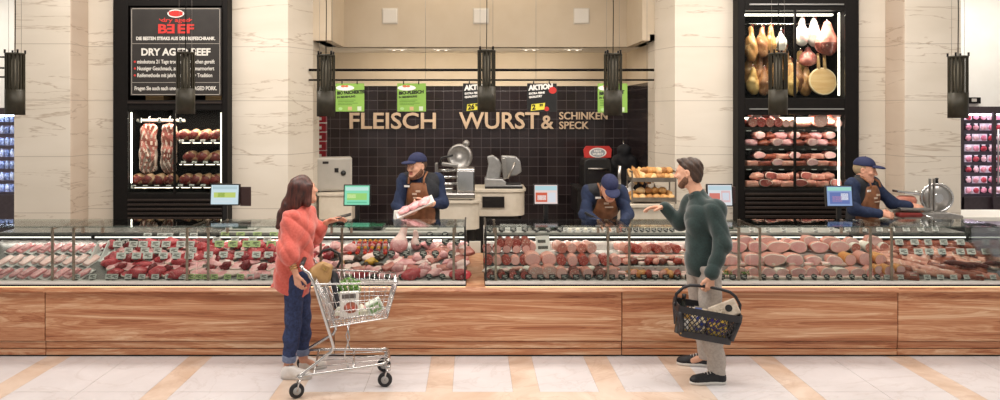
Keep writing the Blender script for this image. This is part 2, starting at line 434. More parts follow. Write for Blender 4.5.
plate('wall_passage', M_white, -12, xlb, 7.0, 7.1, 0, TOP)
plate('wall_left', M_white, -12, X(70, YP), 5.6, 5.7, 0, TOP)
plate('wall_right', M_white, X(940, 3.4), 14, 5.4, 5.5, 0, TOP)
for nm, x0, x1 in (('wall_niche_left_return', X(113, YR), X(228, YR)), ('wall_niche_right_return', X(738, YR), X(859, YR))):
    plate(nm, M_brown, x0, x1, 3.45, 3.5, 0, TOP)
struct(MB().box(-12, 14, -2.9, 7.2, TOP, TOP + .1).build('ceiling', M_white))
# square access panels in the bulkhead, downlights in the soffit
for px, py, lb in ((390, 16, 'square white ceiling speaker panel on cream bulkhead above the FLEISCH lettering'), (481, 16, 'square white panel on cream bulkhead half behind a pendant lamp cable'), (581.5, 16, 'square white panel on cream bulkhead above the SCHINKEN lettering')):
    p = at(px, py, YU); t = thing('wall_speaker', lb, 'speaker', p, group='bulkhead panels')
    MB().box(-.105, .105, -.02, 0, -.105, .105).build('cover', mat('panel_white', '#d8d2c8', rough=.7), t, bev=.012)
    MB().box(-.118, .118, -.006, 0, -.118, .118).build('frame', mat('panel_rim', '#c2b8aa', rough=.7), t, bev=.012)
for px, wh in ((398, 'above the second green sign'), (442, 'left of the lamp over the word WURST'), (530, 'above the white and black AKTION sign'), (573, 'above the letter S of SCHINKEN')):
    x = X(px, 4.55); t = thing('downlight', 'small recessed twin downlight in cream soffit ' + wh, 'ceiling light', (x, 4.55, zb), group='soffit downlights')
    MB().box(-.13, .13, -.055, .055, -.008, .0).build('trim_plate', M_grey, t)
    for s in (-.06, .06): MB().cyl((s, 0, -.012), (s, 0, -.007), .022, 16).build('lamp', emit('spot_disc', '#fff0d8', 2.5), t)
# ================================================================= lights
def area(name, loc, size, sy, power, col='#fff8f2', rot=(0, 0, 0), spread=PI):
    d = bpy.data.lights.new(name, 'AREA'); d.shape = 'RECTANGLE'; d.size = size; d.size_y = sy; d.energy = power; d.color = lin(col)[:3]; d.spread = spread
    o = bpy.data.objects.new(name, d); COL.objects.link(o); o.location = loc; o.rotation_euler = rot; return o
area('aisle_light', (-3.2, -1.7, 4.5), 3.6, 1.2, 103); area('aisle_light', (.4, -1.7, 4.5), 3.6, 1.2, 103); area('aisle_light', (4.0, -1.7, 4.5), 3.6, 1.2, 103)
area('counter_light', (-2.6, 1.1, 4.5), 4.6, .5, 135, '#fff6ec'); area('counter_light', (2.8, 1.1, 4.5), 4.6, .5, 135, '#fff6ec')
area('niche_light', (0, 3.9, 4.5), 2.6, .8, 26, '#fff0dc')
area('niche_counter_light', (0, 4.25, zb - .08), 3.4, .3, 25, '#fff4e4', (.5, 0, 0))
area('hall_light', (-7.2, 3.9, 4.4), 2.6, 1.4, 110); area('hall_light', (7.6, 3.9, 4.4), 2.6, 1.4, 110)
area('passage_light', (-2.9, 6.2, 4.4), 1.6, .8, 50)
w = bpy.data.worlds.new('World'); SC.world = w; w.use_nodes = True
w.node_tree.nodes['Background'].inputs[0].default_value = lin('#f3ece4'); w.node_tree.nodes['Background'].inputs[1].default_value = .45
# ================================================================= camera
cd = bpy.data.cameras.new('Camera'); cam = bpy.data.objects.new('Camera', cd); COL.objects.link(cam); SC.camera = cam
cam.location = (0, -CD, CH); cam.rotation_euler = (PI/2, 0, 0); cd.sensor_width = 36; cd.lens = F / 1000 * 36
cd.shift_x = (500 - VX) / 1000; cd.shift_y = -(200 - VY) / 1000; cd.clip_end = 60
vs = SC.view_settings; vs.view_transform = 'Standard'; vs.look = 'None'; vs.gamma = 1; vs.exposure = 0; vs.use_curve_mapping = False
# ================================================================= pendant lamps, hanging rails
def pendant():
    t = thing('pendant_lamp', None, 'pendant lamp', (0, 0, 0), group='bronze pendant lamps')
    m = mat('lamp_bronze', '#2a261a', '#312c1e', 30, .5, .3)
    h, r = .60, .088
    MB().lathe([(r*.8, 0), (r, 0), (r, .245), (r*.5, .245)], 32).build('shade', m, t)
    b = MB()
    for k in range(16):
        a = 2*PI*k/16; c, s = math.cos(a), math.sin(a)
        b.box(-.005, .005, -.0085, .0085, .24, h-.02, T=Matrix.Translation((c*(r-.006), s*(r-.006), 0)) @ Matrix.Rotation(a, 4, 'Z'))
    b.build('slat', m, t)
    MB().lathe([(0, h-.022), (r, h-.022), (r, h-.004), (r*.9, h), (0, h)], 32).build('cap', m, t)
    [MB().cyl((sx*r*.7, sy*r*.7, h-.005), (sx*r*.7, sy*r*.7, h+.03), .009, 8).build('fixing', M_black, t) for sx in (-1, 1) for sy in (-1, 1)]
    MB().cyl((0, 0, .24), (0, 0, h-.02), .036, 12).build('bulb_housing', mat('lamp_inner', '#8f8877', rough=.5), t)
    MB().cyl((0, 0, .002), (0, 0, .008), r*.8, 24).build('diffuser', emit('lamp_glow', '#ffe8c8', 2.0), t)
    [MB().cyl((sx*r*.7, 0, h), (sx*r*.7, 0, 3.45-1.0), .0016, 5).build('wire', M_steelD, t) for sx in (-1, 1)]
    MB().tube([(0, 0, h), (.004, 0, 1.0), (-.004, 0, 1.7), (0, 0, 2.45)], .0045, 6).build('cable', M_black, t)
    return t
YL = .5; p0 = None
for px, py, wh in ((15, 115, 'in front of the far left marble pillar'), (185.5, 114, 'in front of the DRY AGED BEEF sign'), (326, 116.5, 'left of the green signs at the niche edge'),
                   (486.5, 112, 'over the word WURST'), (613, 115.5, 'in front of the green sign over SCHINKEN'), (778, 115, 'in front of the hanging ham cabinet'), (958, 118, 'at the edge of the far right marble pillar')):
    p = at(px, py, YL); lb = 'slatted bronze pendant lamp hanging ' + wh
    if p0 is None: p0 = pendant(); p0.location = p; tag(p0, lb)
    else: dup(p0, p, (0, 0, .0), lb)
YS = 3.0
t = thing('sign_rail', 'long pair of thin black rails hung across the niche holding signs', 'rail', at(482, 80, YS))
x0, x1 = X(309, YS) - X(482, YS), X(654, YS) - X(482, YS)
dz = H(70, YS) - H(80, YS)
MB().cyl((x0, 0, 0), (x1, 0, 0), .012, 8).build('rail', M_black, t)
MB().cyl((x0, 0, dz), (x1, 0, dz), .017, 8).build('rail', M_black, t)
for px in (425.5, 536, 647): xx = X(px, YS) - X(482, YS); MB().tube([(xx, 0, 0), (xx, 0, 4.55 - t.location.z)], .0025, 5).build('wire', M_steelD, t)
t = thing('wall_bracket', 'three thin dark rods fixed behind the far left lamp', 'bracket', at(3, 68, 4.4))
for py in (57, 68, 77): MB().cyl((-1.2, 0, H(py, 4.4)-t.location.z), (.09, 0, H(py, 4.4)-t.location.z), .013, 8).build('rod', M_black, t)
MB().box(-.28, -.24, -.02, .02, -.2, 1.35).build('post', M_black, t)
# ================================================================= writing on the tiled wall
M_let = mat('letter_beige', '#cdb193', '#d4b99c', 9, .5); M_letS = mat('letter_side', '#6b5846', rough=.6)
def wall_word(s, px0, px1, pytop, pybot, label):
    h = H(pytop, YN) - H(pybot, YN); w = X(px1, YN) - X(px0, YN)
    me = text_mesh('t', s, h / .7, M_let, .006 * h / .27, .02)
    xs = [v.co.x for v in me.vertices]; ys = [v.co.y for v in me.vertices]; kx = w / (max(xs) - min(xs)); ky = h / (max(ys) - min(ys))
    b = MB(); b.add([((v.co.x - min(xs)) * kx, -v.co.z, (v.co.y - min(ys)) * ky) for v in me.vertices], [tuple(p.vertices) for p in me.polygons])
    o = b.build('wall_lettering', M_let, None, (X(px0, YN), YN - .03, H(pybot, YN))); bpy.data.meshes.remove(me)
    return tag(o, label, 'lettering', 'beige letters on the tiled wall')
wall_word('FLEISCH', 350, 436, 112.5, 129, 'raised beige wall lettering reading FLEISCH on dark tiles')
wall_word('WURST', 459, 539, 112, 129, 'raised beige wall lettering reading WURST on dark tiles')
wall_word('&', 541, 553.5, 115.5, 129, 'raised beige ampersand between two words on the dark tiles')
wall_word('SCHINKEN', 559, 607, 112, 119.5, 'small raised beige lettering reading SCHINKEN on dark tiles')
wall_word('SPECK', 559, 588.5, 121.5, 129, 'small raised beige lettering reading SPECK on dark tiles')
# ================================================================= hanging promotion signs
M_gr = mat('sign_green', '#86b04c', '#8db854', 5, .6); M_txt = mat('print_black', '#15140f', rough=.7); M_txw = mat('print_white', '#f2efe9', rough=.7)
M_red = mat('print_red', '#c8322c', rough=.6); M_yel = mat('print_yellow', '#e8dc4a', rough=.6)
def disc(b, cx, cz, rx, rz, y, m=0, n=24, th=.002):
    b.rings([[(cx + rx*math.cos(2*PI*k/n), yy, cz + rz*math.sin(2*PI*k/n)) for k in range(n)] for yy in (y, y - th)], m, False)
def green_sign(px0, px1, pyt, pyb, l1, l2, label, yy=YS):
    w = X(px1, yy) - X(px0, yy); h = H(pyt, yy) - H(pyb, yy); t = thing('hanging_sign', label, 'sign', (X(px0, yy), yy - .02, H(pyb, yy)), group='green hanging signs')
    MB().box(0, w, -.003, .003, 0, h).build('board', M_gr, t)
    b = MB(); disc(b, w*.33, h*.84, w*.32, h*.095, -.004); b.build('emblem', M_txw, t)
    b = MB(); disc(b, w*.26, h*.9, w*.08, h*.04, -.005); disc(b, w*.38, h*.9, w*.07, h*.035, -.005); b.build('emblem_flower', mat('print_orange', '#d8744a', rough=.6), t)
    lettering('lettering', [(l1, h*.16, w*.05, -.004, h*.60, .003, 'LEFT', .78 if len(l1) > 12 else 1.0, .06), (l2, h*.1, w*.05, -.004, h*.47, .0015, 'LEFT', .95, .06)], M_txt, t)
    b = MB()
    for i, q in enumerate((.62, .55, .7, .5)): b.box(w*.08, w*(.08+q), -.0045, -.003, h*(.40-i*.055), h*(.415-i*.055))
    b.build('small_print', mat('print_dkgreen', '#3f6e1c', rough=.7), t)
    b = MB(); disc(b, w*.17, h*.1, w*.07, h*.055, -.004, 0); b.box(w*.43, w*.57, -.005, -.003, h*.04, h*.17, 1); b.box(w*.76, w*.9, -.005, -.003, h*.03, h*.18, 2)
    b.build('seal', [mat('seal_green', '#a8cf86', rough=.7), mat('seal_tan', '#c9ad7c', rough=.7), mat('seal_pale', '#cfdcc0', rough=.7)], t)
    [MB().cyl((w*q, 0, h-.012), (w*q, 0, h+.03), .008, 8).build('clip', M_brown, t) for q in (.22, .75)]
green_sign(336, 364.5, 83.5, 111.5, 'BIO FASCHIERTES', 'IN BEDIENUNG', 'green hanging promotion sign nearest the left lamp over letters FL')
green_sign(397.5, 426, 83.5, 111.5, 'BIO-FLEISCH', 'IN BEDIENUNG', 'green hanging promotion sign reading BIO-FLEISCH over the letters SC')
green_sign(597.5, 627, 83.5, 112.5, 'BIO-WURST', 'IN BEDIENUNG', 'green hanging sign half hidden behind the lamp over SCHINKEN')
def aktion(px0, px1, price, cents, label):
    w = X(px1, YS) - X(px0, YS); h = H(83.5, YS) - H(112, YS); t = thing('hanging_sign', label, 'sign', (X(px0, YS), YS - .02, H(112, YS)), group='black promotion signs')
    MB().box(0, w, -.003, .003, 0, h).build('board', M_blk, t)
    lettering('lettering', [('AKTION', h*.24, w*.06, -.004, h*.76, .006, 'LEFT', .92, .08), ('EXTRA FEINE', h*.09, w*.06, -.004, h*.61, .002, 'LEFT', 1.05, .08), ('QUALITÄT', h*.09, w*.06, -.004, h*.49, .002, 'LEFT', 1.05, .08)], M_txw, t)
    b = MB(); b.prism([(w*.12, h*.04), (w*.58, h*.09), (w*.61, h*.32), (w*.15, h*.27)], -.006, -.003); b.build('price_flash', M_yel, t)
    lettering('price', [(price, h*.24, w*.17, -.0075, h*.085, .004, 'LEFT', .95, .1), (cents, h*.13, w*.42, -.0075, h*.19, .002, 'LEFT', .9, .1)], M_txt, t)
    for a in ((.86, .76, .13, .12), (.66, .11, .08, .08)): b = MB(); disc(b, w*a[0], h*a[1], w*a[2], h*a[3], -.005); b.build('burst', M_red, t)
    [MB().cyl((w*q, 0, h-.012), (w*q, 0, h+.03), .008, 8).build('clip', M_brown, t) for q in (.22, .75)]
aktion(463, 492, '26', '90', 'black AKTION promotion sign priced 26 half behind a lamp')
aktion(527, 556.5, '2', '99', 'black AKTION promotion sign priced 2.99 over the letters ST')
# ================================================================= the counter
M_post = mat('post_metal', '#b09888', '#c2ac9e', 30, .35, .5)
M_dark = mat('case_dark', '#191716', '#211e1d', 20, .35)
M_deck = mat('case_deck', '#6f6a68', '#7a7572', 20, .35, .3)
M_wtop = mat('worktop_grey', '#a9a49e', '#b7b2ac', 14, .3)
M_wtopd = mat('worktop_dark', '#6f6a66', '#7d7874', 14, .25)
M_edge = mat('glass_edge', '#4c5a55', rough=.15)
def rel(x): return x
units = [(-4.75, X(45, 0)), (X(45, 0), X(334, 0)), (X(334, 0), X(622, 0)), (X(622, 0), X(898, 0)), (X(898, 0), 4.98)]
wl = ['wooden counter front at the far left edge', 'wooden counter front behind the woman in coral', 'wooden counter front in the middle behind the trolley', 'wooden counter front behind the man with the basket', 'wooden counter front at the far right end']
for (x0, x1), lb in zip(units, wl):
    t = thing('counter_unit', lb, 'counter', ((x0+x1)/2, 0, 0), group='wood fronted counter base units'); h = (x1 - x0) / 2; g = .004
    MB().box(-h+g, h-g, 0, .03, .145, .583).build('front_panel', M_wood, t, bev=.002)
    MB().prism([(0, .584), (-.03, .590), (-.03, .600), (-.006, .628), (.06, .628), (.06, .584)], -h, h, T=Matrix.Rotation(PI/2, 4, 'Z') @ Matrix.Scale(-1, 4, (0, 1, 0))).build('ledge', M_wood, t)
    MB().box(-h+g, h-g, .012, .04, .078, .138).build('plinth_board', M_wood, t, bev=.002)
    MB().box(-h+g, h-g, .012, .04, .016, .070).build('plinth_board', M_wood, t, bev=.002)
    MB().box(-h, h, .03, 1.16, .0, .60).build('carcass', M_brown, t)
# refrigerated glass cases
Z0, ZT = .66, 1.16
def deck_pt(px, t, h=0, y=None):
    yy = .17 + .55 * t if y is None else y
    return Vector((X(px, yy), yy, .668 + .245 * t + h))
def step_y(k): return .155 + .19 * k
def step_z(k): return .668 + .085 * k
edgesL = [-4.70, X(62, .1), X(197, .1), X(331, .1), -.058]; edgesR = [.120, X(619, .1), X(750, .1), X(882, .1), 4.90]
cases = [(edgesL[i], edgesL[i+1], 'slope') for i in range(4)] + [(edgesR[i], edgesR[i+1], 'step' if i < 3 else 'slope') for i in range(4)]
cl = ['glass meat case at the far left holding pale cuts on trays', 'glass meat case left of the woman holding red joints', 'glass meat case behind the woman in coral', 'glass meat case behind the trolley holding skewers and ribs',
      'glass sausage case right of the wooden gap', 'glass sausage case beside the man in green', 'glass ham case right of the man in green', 'glass bacon case at the far right end']
CASE = ['far left case', 'red joint case', 'case behind the woman', 'skewer case', 'sausage case by the gap', 'case beside the man', 'ham case', 'bacon case']
for i, ((x0, x1, typ), lb) in enumerate(zip(cases, cl)):
    t = thing('display_case', lb, 'display case', ((x0+x1)/2, 0, .626), group='glass fronted meat cases'); h = (x1 - x0) / 2; q = -.626
    sl = MB().box(-h, h, .0, .15, .636+q, .664+q).build('sill', mat('sill_pale', '#cfc6c0', '#d8d0ca', 20, .35), t, bev=.003); MB().box(-h, h, .004, .012, .629+q, .636+q).build('edge_light', emit('led_edge', '#ffd6a4', 2.5), sl); MB().box(-h, h, -.006, .0, .637+q, .652+q).build('edge_strip', M_dark, sl)
    if typ == 'slope': MB().prism([(.15, .64), (.15, .662), (.76, .915+.02), (.76, .64)], -h, h, T=Matrix.Translation((0, 0, q)) @ Matrix.Rotation(PI/2, 4, 'Z') @ Matrix.Scale(-1, 4, (0, 1, 0))).build('deck', M_deck, t)
    else:
        pr = [(.145, .64)]
        for k in range(4): pr += [(step_y(k)-.01, step_z(k)-.006), (step_y(k+1)-.01, step_z(k)-.006)]
        pr[-1] = (.76, pr[-1][1]); pr += [(.76, .64)]
        MB().prism(pr, -h, h, T=Matrix.Translation((0, 0, q)) @ Matrix.Rotation(PI/2, 4, 'Z') @ Matrix.Scale(-1, 4, (0, 1, 0))).build('deck', mat('case_deck_pale', '#bdb6b2', '#c9c2be', 20, .4), t)
    MB().box(-h, h, .765, .80, .64+q, .99+q).build('back_panel', M_dark, t)
    MB().box(-h, h, .70, 1.18, .985+q, 1.012+q).build('worktop', M_wtopd if i in (0, 1, 7) else M_wtop, t, bev=.003)
    MB().box(-h+.002, h-.002, .80, 1.14, .632+q, .985+q).build('rear_body', M_white, t)
    b = MB().box(-h+.01, h-.01, .665, .765, .945+q, .984+q); lb_ = b.build('light_bar', M_dark, t)
    MB().box(-h+.02, h-.02, .660, .7, .964+q, .976+q).build('light_strip', emit('led_thin', '#fff6ea', 2.2), lb_); MB().box(-h+.02, h-.02, .685, .715, .9435+q, .9455+q).build('light_strip', emit('led_case', '#fff4ea', 14), lb_)  # second strip is an added emitter hidden under the bar to brighten the meat
    MB().box(-h+.004, h-.004, .098, .104, .664+q, 1.156+q).build('glass_front', M_glass, t)
    MB().box(-h+.004, h-.004, .104, .62, 1.150+q, 1.156+q).build('glass_top', M_glass, t)
    b = MB().box(-h+.004, h-.004, .0965, .1045, 1.156+q, 1.160+q); b.build('glass_edge', M_edge, t)
    for sx in ((-1, 1) if 0 < i < 7 else ((1,) if i == 0 else (-1,))):
        xx = sx * (h - .097)
        if i == 3 and sx == 1: xx = h - .11
        p = MB().box(xx-.011, xx+.011, .108, .126, .664+q, 1.148+q).build('post', M_post, t, bev=.003)
        MB().box(xx-.007, xx+.007, .11, .66, 1.132+q, 1.148+q).build('arm', M_post, p, bev=.002)
        MB().box(xx-.012, xx+.012, .65, .675, 1.014+q, 1.148+q).build('bracket', M_post, p, bev=.002)
    if i in (3, 4):
        xx = h - .006 if i == 3 else -h + .006
        MB().box(xx-.006, xx+.006, .105, .70, .664+q, 1.15+q).build('end_glass', M_glass, t)
        MB().box(xx-.008, xx+.008, .095, .115, .664+q, 1.158+q).build('end_post', M_dark, t)
        MB().box(xx-.008, xx+.008, .115, .72, 1.148+q, 1.16+q).build('end_rail', M_dark, t)
    if i in (0, 7):
        xx = h - .006 if i == 7 else -h + .006
        MB().box(xx-.004, xx+.004, .105, .70, .664+q, 1.15+q).build('end_glass', M_glass, t)
t = thing('gap_shelf', 'narrow wooden shelf rising back through the gap between the cases', 'shelf', (.031, 0, .626))
MB().prism([(.0, .001), (1.15, .10), (1.15, -.02), (0, -.02)], -.084, .084, T=Matrix.Rotation(PI/2, 4, 'Z') @ Matrix.Scale(-1, 4, (0, 1, 0))).build('board', M_wood, t, bev=.003)
MB().box(-.06, .06, 1.15, 1.17, -.02, .22).build('end_board', M_white, t)
# ---------------------------------------------------------------- scales with screens, papers, boxes on the worktop
WT = 1.012
M_scr = mat('screen_bezel', '#161516', rough=.35)
def screen(name, loc, w, h, tilt, rz, parts, base, label, back=None, depth=.05, neck=True):
    """till screen on a neck: parts = [(x0,x1,z0,z1,colour,strength)] in 0..1 of the screen"""
    t = thing('till_screen', label, 'screen', loc, rz, 'till screens on the counter')
    zc = base; T = Matrix.Translation((0, 0, zc)) @ Matrix.Rotation(tilt, 4, 'X')
    hd = MB().box(-w/2, w/2, -.012, depth*.5, 0, h, T=T).build('housing', M_scr, t, bev=.004)
    d = MB().box(-w/2+.012, w/2-.012, -.0145, -.010, .012, h-.012, T=T).build('display', emit('scr_%s' % parts[0], parts[0], .95), t)
    W, Hh = w - .024, h - .024
    for k, (x0, x1, z0, z1, c) in enumerate(parts[1:]):
        MB().box(-W/2+x0*W, -W/2+x1*W, -.0165, -.0145, .012+z0*Hh, .012+z1*Hh, T=T).build('screen_field', emit('scrf_' + c, c, .9), d)
    if neck:
        MB().box(-.022, .022, .0, .035, .02, zc + .05).build('neck', M_scr, t, bev=.004)
        MB().box(-.09, .09, -.06, .09, 0, .02).build('foot', M_scr, t, bev=.006)
    if back: MB().box(back[0], back[1], .03, .05, zc + back[2], zc + back[3], T=None).build('customer_display', mat('screen_back', '#3b2725', rough=.3), t, bev=.004)
    return t
yy = 1.02
def scr(px0, px1, py0, py1, parts, label, back=None, y=yy, rz=0):
    w = X(px1, y) - X(px0, y); h = H(py0, y) - H(py1, y)
    return screen('s', (X((px0+px1)/2, y), y, WT), w, h, -.12, rz, parts, H(py1, y) - WT, label, back)
scr(210, 239.5, 184, 205.5, ['#cfe3ea', (.1, .9, .35, .62, '#c9d878'), (.25, .5, .38, .6, '#8ba84a'), (.05, .95, .78, .93, '#bcd3da'), (.1, .8, .1, .2, '#dbe9ee')], 'till screen with pale blue display left of the woman', (.15, .26, -.01, .19))
scr(343.5, 370.5, 184.5, 206, ['#8fe0bb', (.04, .96, .74, .92, '#cdf0e6'), (.1, .9, .25, .6, '#a5dc7e'), (.1, .45, .35, .55, '#d8f0a8'), (.1, .9, .08, .16, '#73c9a2')], 'till screen with green display facing the woman')
scr(533.5, 558.5, 184, 205, ['#e9d6d0', (.02, .98, .72, .95, '#b9dbe2'), (.04, .55, .1, .6, '#d96a52'), (.12, .5, .2, .45, '#f1ded8'), (.6, .92, .08, .6, '#dfe3ea')], 'till screen with red and blue display before the dark tiles')
scr(707, 733, 184, 206.5, ['#dfe3e6', (.02, .98, .75, .95, '#c4dbe4'), (.05, .5, .3, .6, '#dc8276'), (.55, .93, .15, .72, '#e6c3c4'), (.6, .88, .25, .62, '#d8e3ee')], 'till screen with round red graphic behind the man', (.09, .17, .03, .2))
scr(826, 853, 185.5, 207, ['#8fa5cf', (.02, .98, .78, .97, '#a8e0d0'), (.1, .9, .1, .7, '#6f7fb8'), (.2, .6, .2, .5, '#c98fae'), (.55, .85, .3, .65, '#dfe0ee')], 'till screen with violet display beside the butcher at the red slicer')
def scale(px0, px1, label, body, top, y0=.80, y1=1.0, h=.09, plate=True):
    x0, x1 = X(px0, (y0+y1)/2), X(px1, (y0+y1)/2); w = (x1-x0)/2; t = thing('counter_scale', label, 'scale', ((x0+x1)/2, (y0+y1)/2, WT), group='weighing scales on the worktop'); d = (y1-y0)/2
    MB().prism([(-w, .008), (w, .008), (w*.92, h*.75), (-w*.92, h*.75)], -d, d).build('body', body, t, bev=.006)
    MB().box(-w*1.05, w*1.05, -d*1.05, d*1.05, h*.8, h).build('weighing_plate', top, t, bev=.004)
    MB().box(-w*.5, w*.5, -d*1.02, -d*.9, h*.25, h*.6).build('readout', mat('readout', '#3b4a3a', rough=.2), t)
    for sx in (-1, 1): MB().cyl((sx*w*.8, -d*.7, 0), (sx*w*.8, -d*.7, .01), .012, 10).build('foot', M_blk, t)
scale(228, 258, 'white weighing scale under the pale blue till screen', M_white, M_steel)
scale(350, 383, 'dark scale with green plate under the green till screen', M_dark, mat('plate_green', '#2f8a62', '#3a9a70', 8, .3), h=.05)
scale(531, 560, 'black scale under the red and blue till screen', M_dark, mat('plate_black', '#28282c', rough=.08), h=.06)
scale(712, 736, 'grey scale behind the shoulder of the man in green', M_grey, M_steel, h=.07)
def paper_stack(px0, px1, y, n, label, m=M_paper, dz=.004):
    x0, x1 = X(px0, y), X(px1, y); t = thing('paper_stack', label, 'wrapping paper', ((x0+x1)/2, y, WT)); w = (x1-x0)/2
    for k in range(n):
        a = random.uniform(-.04, .04); MB().box(-w, w, -.13, .13, k*dz*2, k*dz*2+dz*1.6, T=Matrix.Rotation(a, 4, 'Z')).build('sheet', m, t)
paper_stack(500, 527, .93, 4, 'stack of white wrapping paper left of the black scale')
paper_stack(566, 596, .93, 2, 'cream wrapping paper under the hands of the butcher looking down', mat('paper_cream', '#ddd2c2', rough=.8))
paper_stack(365, 384, 1.05, 3, 'stack of white paper behind the green plate scale')
paper_stack(640, 672, 1.0, 2, 'pale paper sheets right of the butcher looking down', mat('paper_tan', '#cfc3b0', rough=.8))
# ================================================================= things standing behind the counter
def cab_frame(t, px0, px1, zb, zt_, openings, y, depth, m):
    """tall black cabinet: outer box built of stiles and rails around the openings (px0,px1,pyt,pyb)"""
    x0, x1 = X(px0, y), X(px1, y); cx = t.location.x
    MB().box(x0-cx, x1-cx, depth-.04, depth, zb, zt_).build('back_panel', m, t)
    ox0, ox1 = X(openings[0][0], y), X(openings[0][1], y)
    MB().box(x0-cx, ox0-cx, 0, depth-.04, zb, zt_).build('stile', m, t, bev=.006)
    MB().box(ox1-cx, x1-cx, 0, depth-.04, zb, zt_).build('stile', m, t, bev=.006)
    zs_ = [zt_]
    for o in openings: zs_ += [H(o[2], y), H(o[3], y)]
    zs_.append(zb)
    for a, b in zip(zs_[0::2], zs_[1::2]): MB().box(ox0-cx, ox1-cx, .0, depth-.04, b, a).build('rail', m, t, bev=.006)
yc = 2.42
M_rack = mat('rack_steel', '#a9a5a0', rough=.3, metal=.8)
# ---- left: dry aging cabinet with the big sign above
t = thing('aging_cabinet', 'tall black dry aging cabinet under the DRY AGED BEEF sign', 'cabinet', (X(170, yc), yc, 0)); cx = t.location.x
op = (128, 222, 110, 193)
cab_frame(t, 113, 227.5, 0, TOP, [(128, 222, 6, 100), op], yc, .62, M_black)
x0, x1, za, zb_ = X(128, yc)-cx, X(222, yc)-cx, H(193, yc), H(110, yc)
MB().box(x0, x1, .0, .008, za, zb_).build('glass_door', M_glassF, t)
xm = X(174.5, yc)-cx; MB().box(xm-.012, xm+.012, -.012, .02, za, zb_).build('door_frame', M_black, t)
MB().box(x0+.02, x0+.032, .03, .042, za+.12, zb_-.03).build('light_tube', emit('led_tube', '#fff2e2', 9), t)
MB().box(x1-.03, x1-.02, .03, .05, za+.12, zb_-.03).build('light_tube', M_ledw, t)
for k in range(5): MB().box(x0, x1, -.02, .0, H(200+k*4.5, yc)-.012, H(200+k*4.5, yc)+.012).build('vent_slat', M_brown, t, bev=.004)
for py in (102.5,): MB().box(x0, x1, -.015, 0, H(py, yc)-.012, H(py, yc)+.012).build('trim_bar', M_brown, t)
zr = H(120.5, yc+.2); xa, xb = X(137, yc+.2)-cx, X(185, yc+.2)-cx
MB().cyl((xa, .2, zr), (xb, .2, zr), .02, 10).build('hanging_rail', mat('rail_white', '#d8d4cc', rough=.3), t)
for px in (141, 160, 181): xx = X(px, yc+.2)-cx; MB().box(xx-.018, xx+.018, .18, .22, zr-.03, zr+.03).build('rail_bracket', M_chrome, t, bev=.004)
SHL = [(141.5, 176, 221), (163, 176, 221), (186, 131, 221)]
for py, pa, pb in SHL: MB().box(X(pa, yc)-cx+.02, x1-.03, .06, .075, H(py, yc+.1)-.020, H(py, yc+.1)-.012).build('shelf_emitter', emit('led_cab_fill', '#ffe6cf', 6), t); MB().box(X(pa, yc)-cx, x1-.02, .05, .5, H(py, yc+.1)-.012, H(py, yc+.1)).build('shelf', M_dark, t)  # glow strips added under the shelves to brighten the cabinet
area('cabinet_lamp', (X(175, yc), yc+.12, zb_-.03), 1.0, .12, 11, '#ffe9d6'); 
# sign
t = thing('beef_sign', 'large black DRY AGED BEEF sign over the left aging cabinet', 'sign', (X(131.5, yc), yc-.03, H(95.6, yc)))
w, h = X(222, yc)-X(131.5, yc), H(8, yc)-H(95.6, yc)
MB().box(0, w, 0, .02, 0, h).build('board', mat('sign_black', '#26221f', '#2b2724', 8, .5), t)
b = MB()
for (a0, a1, c0, c1) in ((.012, .988, .008, .016), (.012, .988, .984, .992), (.012, .018, .008, .992), (.982, .988, .008, .992), (.012, .988, .146, .151), (.012, .988, .588, .593)): b.box(a0*w, a1*w, -.003, 0, c0*h, c1*h)
b.build('border', mat('print_grey', '#a29b92', rough=.7), t)
b = MB(); disc(b, w*.5, h*.933, w*.092, h*.046, 0, 1); disc(b, w*.5, h*.933, w*.078, h*.035, -.002, 0); b.build('emblem', [M_red, M_txw], t)
lettering('emblem_lettering', [('TANN', h*.06, w*.5, -.005, h*.914, .002, 'CENTER', .95)], M_red, t)
lettering('red_lettering', [('dry aged', h*.066, w*.5, -.003, h*.838, .001, 'CENTER', 1.45), ('B', h*.14, w*.30, -.003, h*.712, .005, 'LEFT', 1.35), ('E', h*.14, w*.495, -.003, h*.712, .005, 'LEFT', 1.35, 0, True), ('E', h*.14, w*.515, -.003, h*.712, .005, 'LEFT', 1.35), ('F', h*.14, w*.615, -.003, h*.712, .005, 'LEFT', 1.35)], M_red, t)
b = MB(); b.tube([(w*.32, -.002, h*.87), (w*.35, -.002, h*.845), (w*.39, -.002, h*.84)], .006, 6); b.build('flourish', M_red, t); b = MB(); b.tube([(w*.68, -.002, h*.87), (w*.65, -.002, h*.845), (w*.61, -.002, h*.84)], .006, 6); b.build('flourish', M_red, t)
for ln in [('DIE BESTEN STEAKS AUS DEM REIFESCHRANK.', h*.052, w*.5, -.003, h*.632, .002, 'CENTER', .84), ('DRY AGED BEEF', h*.112, w*.5, -.003, h*.458, .004, 'CENTER', .98),
   ('mindestens 21 Tage trocken am Knochen gereift', h*.062, w*.075, -.003, h*.365, .001, 'LEFT', .72), ('Nussiger Geschmack, zart und fein marmoriert', h*.062, w*.075, -.003, h*.288, .001, 'LEFT', .74), ('Reifemethode mit jahrhundertealter Tradition', h*.062, w*.075, -.003, h*.210, .001, 'LEFT', .74),
   ('Fragen Sie auch nach unserem DRY AGED PORK.', h*.062, w*.5, -.003, h*.062, .0015, 'CENTER', .74)]: lettering('white_lettering', [ln], mat('print_soft', '#d8d4cc', rough=.7), t)
for q in (.385, .308, .23): b = MB(); disc(b, w*.05, h*q, w*.012, h*.012, 0); b.build('bullet', M_red, t)
